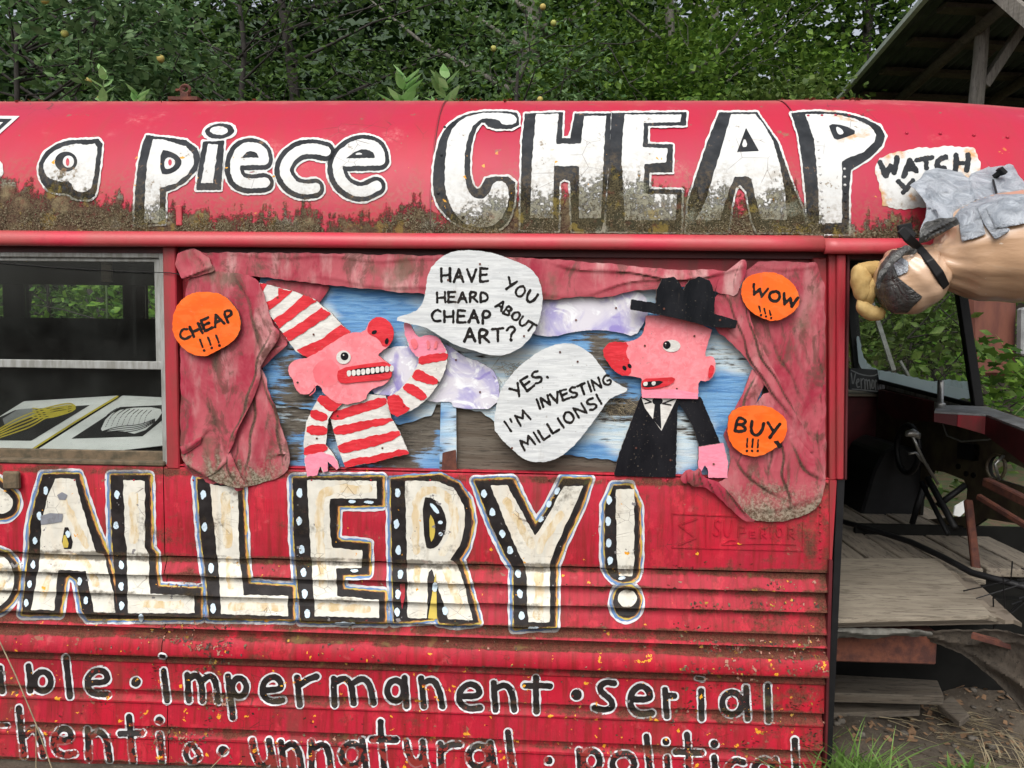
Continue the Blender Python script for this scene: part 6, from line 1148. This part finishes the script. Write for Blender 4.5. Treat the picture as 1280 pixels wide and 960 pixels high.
def tree(name, label, cat, x, y, h, crowns, ncl, nl, size, mat, bark, tr=.12, bare=0, asp=.5, spread=.30, apples=0, lean=0, group=None):
    """crowns: (cx,cy,cz,rx,ry,rz) ellipsoids; leaf clumps sit on branch ends inside them"""
    e = empty(name, (x, y, .1), label, cat, group); cl = []
    for cx, cy, cz, rx, ry, rz in crowns:
        q = rng.normal(size=(ncl, 3)); q /= np.linalg.norm(q, axis=1)[:, None]; q *= rng.uniform(.35, 1, (ncl, 1))**.6; cl.append(q*[rx, ry, rz]+[cx, cy, cz])
    cl = np.concatenate(cl); C = np.repeat(cl, nl, 0)+rng.normal(size=(len(cl)*nl, 3))*[spread, spread, spread*.55]; V, Fc = leaves(C, size, asp=asp); meshnp('crown', V, Fc, mat, e)
    mb = MB(); top = np.array([x+lean, y, h]); base = np.array([x, y, 0.]); k = 7; tp = [base+(top-base)*(i/(k-1))+np.array([.06*math.sin(i*2.1+x), .05*math.cos(i*1.7), 0])*(i > 0) for i in range(k)]; mb.tube(tp, [tr*(1-.75*i/(k-1)) for i in range(k)], 9)
    sel = cl[rng.permutation(len(cl))[:max(12, int(len(cl)*.18))]]
    for c in sel:
        t = np.clip((c[2]-.7*np.linalg.norm(c[:2]-base[:2])-0.)/h, .12, .95); p = base+(top-base)*t; mid = (p+c)/2+rng.normal(size=3)*.12+[0, 0, -.05]; mb.tube([p, mid, c], [tr*.22, tr*.12, .004], 5, cap=False)
    for i in range(bare):
        c = cl[rng.randint(len(cl))]; p = c
        for s_ in range(2):
            q = p+rng.normal(size=3)*[.35, .2, .28]; mb.tube([p, (p+q)/2+rng.normal(size=3)*.06, q], [.006, .004, .002], 4, cap=False); p = q
    mb.build('trunk', bark, e, True)
    if apples:
        me = None
        for i in range(apples):
            c = C[rng.randint(len(C))]+[0, -.12, -.04]
            if me is None:
                a = MB(); nl_ = 10; rr_ = [(0.004, .030), (.022, .033), (.034, .018), (.036, .0), (.028, -.02), (.014, -.030), (.003, -.028)]
                for r_, z_ in rr_: a.v += [(r_*math.cos(2*math.pi*j/nl_), r_*math.sin(2*math.pi*j/nl_), z_) for j in range(nl_)]
                a.f = [(q_*nl_+j, (q_+1)*nl_+j, (q_+1)*nl_+(j+1) % nl_, q_*nl_+(j+1) % nl_) for q_ in range(6) for j in range(nl_)]; a.m = [0]*len(a.f); o = a.build('apple', m_apple, None, True); me = o.data; bpy.data.objects.remove(o)
            o = bpy.data.objects.new('apple', me); COL.objects.link(o); o.parent = e; o.location = Vector(c)-e.location; o.scale = (.72,)*3
    return e
m_apple = plain('apple_skin', (.30, .34, .09), .5, .3, 8, (.42, .33, .10), spec=.2)
def X(px, Y): return at(px, 100, Y)[0]
def Z(py, Y): return at(640, py, Y)[2]
tree('apple_tree', 'apple tree with large pale leaves and fruit at the left edge', 'apple tree', X(20, 3.4), 3.4, 3.4, [(X(40, 3.4), 3.4, 3.2, 1.15, .6, .75), (X(170, 3.6), 3.6, 3.35, .6, .5, .55)], 52, 26, .085, LM['apple'], m_barkd, .05, 4, .5, .20, 9)
tree('apple_tree', 'thin leaved apple tree with bare dark branches behind the letters piece', 'apple tree', X(300, 5.2), 5.2, 4.6, [(X(330, 5.2), 5.2, 4.0, 2.2, .7, 1.1)], 75, 26, .075, LM['dark'], m_barkd, .06, 30, .5, .28, 2)
tree('apple_tree', 'fruiting apple tree in front of the grey trunk near the middle', 'apple tree', X(650, 5.0), 5.0, 3.7, [(X(670, 5.0), 5.0, 3.6, .75, .5, .6)], 40, 26, .062, LM['apple'], m_barkd, .05, 6, .5, .18, 9)
tree('broadleaf_tree', 'dark leaning tree with crossing limbs at the left of centre', 'tree', X(450, 6.5), 6.5, 6.5, [(X(430, 6.8), 6.8, 4.9, 2.4, .8, 1.5)], 55, 44, .10, LM['dark'], m_barkd, .10, 30, .5, .22, 0, -1.2)
tree('broadleaf_tree', 'tall tree with a thick grey trunk rising near the middle', 'tree', X(662, 9.0), 9.0, 9, [(X(600, 9.4), 9.6, 6.3, 2.8, .9, 2.4)], 62, 48, .12, LM['dark'], m_barkg, .24, 20, .6, .26, 0)
tree('maple_tree', 'maple with bright green sprays right of the middle trunk', 'maple tree', X(838, 9.5), 9.5, 9, [(X(780, 8.7), 8.7, 5.4, 2.0, .9, 1.5), (X(760, 8.5), 8.5, 4.1, 1.6, .8, 1.0)], 44, 95, .095, LM['maple'], m_barkg, .13, 8, .8, .27, 0)
tree('maple_tree', 'tall maple with a pale slender trunk left of the barn', 'maple tree', X(870, 11), 11.0, 11, [(X(930, 11), 11, 6.8, 2.6, 1.0, 2.4), (X(900, 10.6), 10.6, 5.2, 2.2, .9, 1.3)], 50, 95, .115, LM['maple'], m_barkg, .12, 12, .8, .42, 0, .5)
tree('bushy_tree', 'low yellow green bush crown showing beside the barn eave', 'bush', X(1010, 7.0), 7.0, 3.9, [(X(1000, 7.0), 7.0, 3.6, 1.1, .7, .62)], 60, 30, .085, LM['olive'], m_barkd, .07, 4, .7, .22, 0)
tree('broadleaf_tree', 'dense dark tree filling the gap behind the apple tree on the left', 'tree', X(120, 7.5), 7.5, 7, [(X(120, 7.5), 7.5, 4.6, 2.6, .8, 2.0)], 90, 34, .10, LM['dark'], m_barkd, .16, 30, .55, .40, 0)
tree('maple_tree', 'maple behind the barn roof at the right', 'maple tree', X(1080, 13), 13., 11, [(X(1060, 12.5), 12.5, 7.2, 2.6, 1.2, 2.6)], 55, 60, .13, LM['maple'], m_barkd, .16, 5, .8, .45, 0)
# bushes seen through the far windows and the windshield
for lb, px, Y, z, rx, mt in (('leafy bush seen through the far windows at the left', 60, 3.6, 1.35, 1.0, 'vine'), ('bush seen between the far windows and the left curtain', 190, 3.8, 1.2, .9, 'vine'), ('bush seen low through the left part of the windshield', 1090, 4.6, 1.5, 1.0, 'olive'), ('tall bush filling the windshield', 1170, 5.2, 1.75, 1.2, 'dark'), ('green bush beyond the windshield pillar', 1250, 4.4, 1.5, 1.1, 'vine'), ('rangy bush outside behind the engine cover', 1130, 3.4, .95, .7, 'olive')):
    x_ = at(px, 400, Y)[0]; tree('bush', lb, 'bush', x_, Y, z+.3, [(x_, Y, z, rx, .5, .75)], 46, 26, .085, LM[mt], m_barkd, .03, 12, .55, .2, 0, 0)
# vines right outside the open windshield half: every large leaf is its own piece
def bigleaf(name, mat, lobes):
    mb = MB(); P = [(0, 0, 0)]; 
    for a, r in lobes: P.append((r*math.sin(a), r*math.cos(a), -.10*r*abs(math.sin(a))-.12*r*max(0, math.cos(a))**2))
    n = len(P)-1; mb.add(P, [(0, 1+(i+1) % n, 1+i) for i in range(n)]); o = mb.build(name, mat); me = o.data; bpy.data.objects.remove(o); return me
lv = bigleaf('leaf', LM['vine'], [(-2.9, .18), (-2.4, .42), (-1.8, .52), (-1.3, .40), (-.9, .66), (-.5, .55), (0, 1.0), (.5, .55), (.9, .66), (1.3, .40), (1.8, .52), (2.4, .42), (2.9, .18)])
VN = empty('vine', tuple(at(1255, 560, 1.1)), 'bright green vine with lobed leaves climbing past the open front window', 'vine')
mb = MB(); stems = []
for i in range(9):
    a = at(1225+i*9, 570, 1.1+.06*i); p = [a]; 
    for k in range(3): p.append(p[-1]+np.array([random.gauss(.02, .05), random.gauss(0, .05), .075-.006*i]))
    mb.tube(p, .003, 5); stems.append(p)
mb.build('stem', plain('green_stem', (.12, .16, .05), .6), VN, True)
for i in range(190):
    px_ = random.uniform(1205, 1300); lo = 505; hi = 420+(1285-px_)*-.0+abs(px_-1240)*.35; py_ = random.uniform(min(hi, 500), 560); Y = random.uniform(.95, 1.9)
    if px_ < 1222: Y += .4
    o = bpy.data.objects.new('leaf', lv); COL.objects.link(o); o.parent = VN; o.location = Vector(at(px_, py_, Y))-VN.location; s_ = random.uniform(.035, .058); o.scale = (s_,)*3; o.rotation_euler = (random.uniform(-.2, 1.2), random.uniform(-.6, .6), random.uniform(0, 6.28))
# two sprouts behind the roof crest
lf = bigleaf('leaf', LM['sprout'], [(-2.8, .06), (-1.0, .24), (-.62, .42), (-.33, .62), (0, 1.0), (.33, .62), (.62, .42), (1.0, .24), (2.8, .06)])
for (px, py0, py1, lb) in ((503, 140, 88, 'pale leafy sprout behind the roof crest, left one of the pair'), (555, 140, 91, 'pale leafy sprout behind the roof crest, right one of the pair'), (128, 140, 84, 'leafy sprig showing behind the roof crest at the left'), (170, 142, 112, 'short leafy sprig behind the roof crest near the rusty hook')):
    Yq = 2.6; e = empty('sprout', tuple(at(px, 150, Yq)), lb, 'sprout'); a = at(px, 155, Yq); b = at(px+2, py1+6, Yq); mb = MB(); mb.tube([a-(0, 0, 1.2), a, b], [.006, .005, .003], 6); mb.build('stem', m_stem if 'm_stem' in globals() else plain('sprout_stem', (.12, .18, .07), .6), e)
    for i in range(15):
        t = (i//2)/7; p = a+(b-a)*t; o = bpy.data.objects.new('leaf', lf if px > 300 else bpy.data.meshes.get('apple_leaf_big') or lf); COL.objects.link(o); o.parent = e; o.location = Vector(p)-e.location; s_ = (.19-.07*t)*random.uniform(.85, 1.1)*(1 if px > 300 else .75); o.scale = (s_,)*3; o.rotation_euler = (R(random.uniform(15, 45)+t*25), 0, R((-90 if i % 2 else 90)+random.uniform(-75, 75)))
# far wood: one mass
m_far = LM['dark']
n = 70000; ph = rng.uniform(-38, 40, n); C = np.stack([ph, rng.uniform(14.5, 22, n), rng.uniform(.2, 15, n)], 1); V, Fc = leaves(C, .36, asp=.8); tag(meshnp('far_wood', V, Fc, leafmat('far_leaf', (.006, .018, .005), (.013, .035, .008), (.035, .075, .016))), 'dark mass of leafy woodland closing off the background', 'woodland', kind='stuff')
n = 26000; C = np.stack([rng.uniform(-12, 12, n), rng.uniform(8.5, 14, n), np.abs(rng.normal(0, 1.2, n))+.2], 1); V, Fc = leaves(C, .14, asp=.6); tag(meshnp('undergrowth', V, Fc, LM['dark']), 'tangled undergrowth below the background trees', 'undergrowth', kind='stuff')
mb = MB()
hx = np.linspace(-140, 140, 141); HV = []; 
for x_ in hx: HV += [(x_, 24+.02*abs(x_), -.5), (x_, 27+.02*abs(x_), (11+.8*math.sin(x_*.3))*(1-.6*math.exp(-((x_-9)/3.)**2))), (x_, 60, 27*(1-.75*math.exp(-((x_-18.5)/7)**2))+2*math.sin(x_*.05+1)), (x_, 90, 9)]
mb.add(HV, [(i*4+k, (i+1)*4+k, (i+1)*4+k+1, i*4+k+1) for i in range(140) for k in range(3)]); tag(mb.build('sky_blocking_hill', plain('hill_green', (.022, .045, .014), .9, .4, 1.0, (.012, .03, .01)), None, True), kind='structure')  # hill added behind the wood to block bright sky between the leaves

# ---------------------------------------------------------------- barn with corrugated roof at the upper right
BN = empty('barn', (X(1240, 7), 7.4, .1), 'open old barn of grey poles under a corrugated metal roof', 'barn')
Bd = 8.2; Bn = 5.2
A = at(1046, 128, Bd); B = at(1160, -4, Bn); slope = (B-A)
A = A-slope*.35; B = B+slope*.28; ex = np.array([6.0, .4, -.15]); nrm = np.cross(ex, slope); nrm /= np.linalg.norm(nrm); nrm = nrm if nrm[2] > 0 else -nrm
nc = 60; V = []; 
for i in range(nc*4+1):
    p = ex*i/(nc*4); o_ = nrm*(.012*math.sin(i*math.pi/2)+.03); V += [A+p+o_, B+p+o_]
mb = MB(); mb.add(V, [(2*i, 2*i+1, 2*i+3, 2*i+2) for i in range(nc*4)]); m_corr = plain('corrugated_iron', (.07, .085, .08), .6, .3, 3, (.04, .05, .045), metal=.3); mb.build('roof', m_corr, BN)
mb = MB(); mb.bar(A+nrm*.02, B+nrm*.02, .05, .05); mb.build('roof_edge', plain('pale_edge', (.42, .48, .42), .7), BN)
L_ = np.linalg.norm(slope)*1.63
for t in (.12, .30, .47, .64, .80, .95):
    p = A+(B-A)*t; mb = MB(); mb.bar(p+ex*.03-nrm*.03, p+ex-nrm*.03, .16, .04); mb.build('purlin', m_barn, BN)
for s_ in (.10, .28, .46, .64, .82):
    p = A+ex*s_; mb = MB(); mb.tube([p-nrm*.13, p+(B-A)*.5-nrm*.12, B+ex*s_-nrm*.13], [.06, .055, .05], 8); mb.build('rafter', m_barn, BN, True)
mb = MB(); p0 = at(1216, 170, 5.6); p1 = at(1232, -30, 5.6); mb.tube([p0-(p1-p0)*2.6, p0, (p0+p1)/2+np.array([.012, 0, 0]), p1], [.075, .07, .062, .058], 12); mb.build('post', m_old, BN, True)
mb = MB(); mb.bar(at(1229, 108, 5.62), at(1300, 0, 5.62), .11, .08); mb.build('brace', m_old, BN, bevel=.005)
mb = MB(); mb.bar(at(1232, 70, 6.3), at(1275, 18, 6.3), .09, .07); mb.build('brace', m_barn, BN)
mb = MB(); mb.bar(at(1245, -12, 4.6), at(1310, 45, 4.2), .09, .10); mb.build('barge_board', m_old, BN)
w0 = X(1050, 8.8)
for i in range(34):
    x_ = X(1075, 9.0)+i*.17; 
    box('added_back_board', (x_, 9.0+.01*(i % 2), .1), (x_+.162, 9.03+.01*(i % 2), min(Z(128, 9)+(x_-X(1055, 9))*1.15, 8.)), m_barn, BN)  # dark back boards added so no light leaks in under the roof

# ---------------------------------------------------------------- small things on and around the bus
mb = MB(); q = at(232, 122, .33); mb.box(q-(.045, .02, .012), q+(.045, .02, -.002)); mb.box(q-(.012, .01, .002), q+(.012, .01, .012)); ang = np.linspace(0, 2*math.pi, 13); mb.tube([q+np.array([.014*math.cos(t), 0, .024+.012*math.sin(t)]) for t in ang], .005, 6, cap=False); mb.bar(q+(-.03, 0, .022), q+(.0, 0, .026), .006); mb.build('roof_lamp_bracket', m_rust, BUS, bevel=.0)
mb = MB()
for i in range(70):
    px = random.choice([random.uniform(0, 60), random.uniform(205, 330), random.uniform(560, 640), random.uniform(980, 1080), random.uniform(0, 1080)]); u, v = ROOF.uv(px, 127); v = np.interp(random.uniform(.27, .40), ROOF.K[:, 0], ROOF.a); p = ROOF.pos(np.array([u]), np.array([v]), .002)[0]; a = random.uniform(0, 3.1); s_ = random.uniform(.004, .011)
    mb.add([p+np.array([math.cos(a)*s_, math.sin(a)*s_, 0]), p+np.array([-math.sin(a)*s_*.6, math.cos(a)*s_*.6, .004]), p-np.array([math.cos(a)*s_, math.sin(a)*s_, -.003]), p+np.array([math.sin(a)*s_*.5, -math.cos(a)*s_*.5, 0])], [(0, 1, 2, 3)])
tag(mb.build('leaf_litter', plain('dry_leaf', (.22, .13, .07), .9, .4, 40)), 'dry leaf scraps scattered on the crest of the roof', 'leaf litter', kind='stuff')
def clip(px, py): 
    u, v = ROOF.uv(px, py); return ROOF.pos(np.array([u]), np.array([v]), .004)[0]
mb = MB(); p = clip(225, 268); mb.box(p-(.008, .004, .030), p+(.008, .004, .022)); mb.build('roof_clip', m_rail, BUS, bevel=.002); rivet(226, 266, ROOF, m_rail, 1.6)
mb = MB(); p = at(16, 597, -.01); mb.box(p-(.022, .012, .03), p+(.022, .004, .018)); mb.build('sill_bracket', m_seal, BUS, bevel=.004)
# grass and straw
m_grass = leafmat('grass_blade', (.10, .22, .04), (.16, .30, .06), (.24, .36, .12)); m_straw = bpy.data.materials['straw']
def blades(name, label, n, gen, mat, w=.004, seg=5, cat='grass', kind='stuff'):
    V = []; Fc = []
    for i in range(n):
        p, d, L, bend = gen(); s_ = np.cross(d, [0, 1, .3]); s_ /= np.linalg.norm(s_); k = len(V)
        for j in range(seg+1):
            t = j/seg; c = p+d*L*t+bend*L*t*t; ww = w*(1-t**1.6)+.0004; V += [c-s_*ww/2, c+s_*ww/2]
        for j in range(seg): Fc.append((k+2*j, k+2*j+1, k+2*j+3, k+2*j+2))
    return tag(meshnp(name, np.array(V), np.array(Fc), mat), label, cat, kind=kind)
def gr(cx, cy, sx, sy, l0, l1):
    def f():
        x_ = random.gauss(cx, sx); y_ = random.gauss(cy, sy); d = np.array([random.gauss(0, .30), random.gauss(-.05, .2), 1.]); d /= np.linalg.norm(d); return np.array([x_, y_, float(gh(x_, y_))-.01]), d, random.uniform(l0, l1), np.array([random.gauss(0, .45), random.gauss(-.1, .2), -.25])
    return f
gx0 = at(1062, 960, .0)[0]
blades('grass_tuft', 'bright green grass tuft growing at the foot of the door edge', 260, gr(gx0-.0, -.04, .045, .05, .08, .24), m_grass, .006)
blades('grass_tuft', 'thin grass growing against the skirt left of the door edge', 40, gr(gx0-.10, -.10, .03, .03, .12, .26), m_grass, .005)
blades('grass_tuft', 'low broad leaved weeds at the bottom right corner', 240, gr(at(1230, 960, 0)[0], .02, .08, .03, .03, .09), m_grass, .012)
blades('grass_tuft', 'long pale grass arching in at the right edge', 22, lambda: (np.array([at(1275, 930, .1)[0]+random.uniform(-.08, .08), .1+random.uniform(-.05, .1), .1]), np.array([random.uniform(-.6, -.1), 0, 1.]), random.uniform(.05, .13), np.array([-.15, 0, -.1])), m_straw, .003)
blades('straw_litter', 'dry straw scattered on the dirt in front of the step plank', 170, lambda: ((lambda x_, y_: np.array([x_, y_, float(gh(x_, y_))+random.uniform(.004, .03)]))(random.gauss(at(1225, 900, .2)[0], .09), random.uniform(.05, .5)), np.array([random.uniform(.3, 1), random.gauss(-.2, .4), random.gauss(-.02, .06)]), random.uniform(.05, .18), np.array([0, 0, -.05])), m_straw, .0035, cat='straw')
blades('dirt_crumbs', 'dark twigs and crumbs on the dirt by the step', 260, lambda: ((lambda x_, y_: np.array([x_, y_, float(gh(x_, y_))+.002]))(random.uniform(fl0-.02, 1.7), random.uniform(-.1, .7)), np.array([random.gauss(0, 1), random.gauss(0, 1), .02]), random.uniform(.008, .04), np.array([0, 0, 0])), plain('twig', (.07, .05, .035), .9), .003, 2, cat='twigs')
mb = MB(); mb.tube([at(-6, 790, -.1), at(20, 845, -.12), at(45, 905, -.13), at(70, 975, -.13)], .0016, 5); mb.tube([at(45, 905, -.1), at(45, 975, -.11)], .0012, 5); tag(mb.build('dry_stalk', m_straw), 'long dry grass stalk leaning across the lower left corner', 'stalk')
mb = MB(); mb.tube([at(262, 962, -.1), at(288, 935, -.1)], .0012, 5); tag(mb.build('dry_stalk', m_straw), 'short dry stalk tip at the bottom edge left of centre', 'stalk')

from mathutils import noise as mn
mx = [a for a, b in MOSSX]; mh = [b*.66 for a, b in MOSSX]
def scatter(n, gen, size, lift=.5):
    V = []; Fc = []; k = 0
    while k < n:
        r = gen()
        if r is None: continue
        p, nr_ = r; s_ = size*random.uniform(.4, 1.3); a = Vector((random.gauss(0, 1), random.gauss(0, 1), random.gauss(0, 1))).cross(Vector(nr_)).normalized(); b = Vector(nr_).cross(a); a = (a+Vector(nr_)*random.uniform(-.1, lift)).normalized()*s_; b = b*s_*random.uniform(.35, .8); p = Vector(p); i = len(V)
        V += [p-a*.5-b*.5, p+a*.5-b*.3, p+a*.6+b*.5, p-a*.3+b*.6]; Fc.append((i, i+1, i+2, i+3)); k += 1
    return np.array([tuple(v) for v in V]), np.array(Fc)
def mossgen():
    x_ = random.uniform(-2.2, 1.5); h = np.interp(x_, mx, mh); zz = abs(random.gauss(0, .5))*h; 
    c = mn.noise(Vector((x_*9, zz*14, 1)))+.5*mn.noise(Vector((x_*30, zz*40, 5)))
    if zz/h > .75+c*.7 or c < -.10: return None
    v = ROOF.a[1]+zz; u_ = np.array([x_]); v_ = np.array([v]); return ROOF.pos(u_, v_, .0035)[0], ROOF.nrm(u_, v_)[0]
g = N('moss_tuft'); wn = g.new("ShaderNodeTexWhiteNoise", noise_dimensions='3D'); q = g.new("ShaderNodeVectorMath", operation='SNAP'); g.put(q.inputs[0], g.P); q.inputs[1].default_value = (.003, .003, .003); g.put(wn.inputs[0], q.outputs[0])
col = g.mix(g.step(g.noise(12, 3), .4, .6), (.042, .034, .018), (.10, .085, .045)); col = g.mix(g.math('MULTIPLY', g.math('POWER', wn.outputs[0], 2.2), .8), col, (.30, .26, .18)); m_tuft = g.done(col, .95, None, 0, .1)
V, Fc = scatter(15000, mossgen, .0036, .9); tag(meshnp('moss', V, Fc, m_tuft, BUS), kind='stuff')
def flakegen():
    px = random.choice([random.uniform(0, 1034), random.uniform(840, 1034), random.uniform(190, 290)]); py = random.choice([random.choice([706, 730, 754, 782, 797, 806, 832, 878, 924])+random.gauss(3, 3), random.uniform(800, 960)])
    c = mn.noise(Vector((px*.02, py*.03, 3)))
    if c < .0: return None
    u, v = SIDE.uv(px, py); u_ = np.array([u]); v_ = np.array([v]); return SIDE.pos(u_, v_, .002)[0], SIDE.nrm(u_, v_)[0]
g = N('paint_flake'); wn = g.new("ShaderNodeTexWhiteNoise", noise_dimensions='3D'); q = g.new("ShaderNodeVectorMath", operation='SNAP'); g.put(q.inputs[0], g.P); q.inputs[1].default_value = (.012, .012, .012); g.put(wn.inputs[0], q.outputs[0])
rp = g.new("ShaderNodeValToRGB"); rp.color_ramp.interpolation = 'CONSTANT'; el = rp.color_ramp.elements; el[0].color = (.05, .03, .02, 1); el[1].position = .35; el[1].color = (.20, .02, .02, 1)
for p_, c_2 in ((.6, (.14, .10, .05, 1)), (.8, (.35, .17, .12, 1)), (.93, (.5, .28, .04, 1))): e_2 = el.new(p_); e_2.color = c_2
g.put(rp.inputs[0], wn.outputs[0]); m_flake = g.done(rp.outputs[0], .7)
V, Fc = scatter(1500, flakegen, .0075, .5); tag(meshnp('paint_flakes', V, Fc, m_flake, BUS), kind='stuff')
# pebbles and dead leaves on the dirt
def peb():
    x_ = random.uniform(fl0-.05, 1.9); y_ = random.uniform(-.2, .75); return (x_, y_, float(gh(x_, y_))+.004), (0, 0, 1)
V, Fc = scatter(900, peb, .022, .7); tag(meshnp('ground_litter', V, Fc, bpy.data.materials['dry_leaf']), 'dead leaves and bark bits strewn on the dirt by the step', 'leaf litter', kind='stuff')
mb = MB()
for i in range(160):
    (x_, y_, z_), _ = peb(); r = random.uniform(.004, .014); P8 = [np.array([x_, y_, z_])+r*np.array([sx*random.uniform(.6, 1), sy*random.uniform(.6, 1), sz*random.uniform(.35, .6)]) for sz in (-1, 1) for sx, sy in ((-1, -1), (1, -1), (1, 1), (-1, 1))]; mb.hexa(P8)
tag(mb.build('pebbles', plain('pebble', (.13, .115, .095), .9, .4, 30), None, True), 'small grey pebbles lying in the dirt by the step', 'pebbles', kind='stuff')
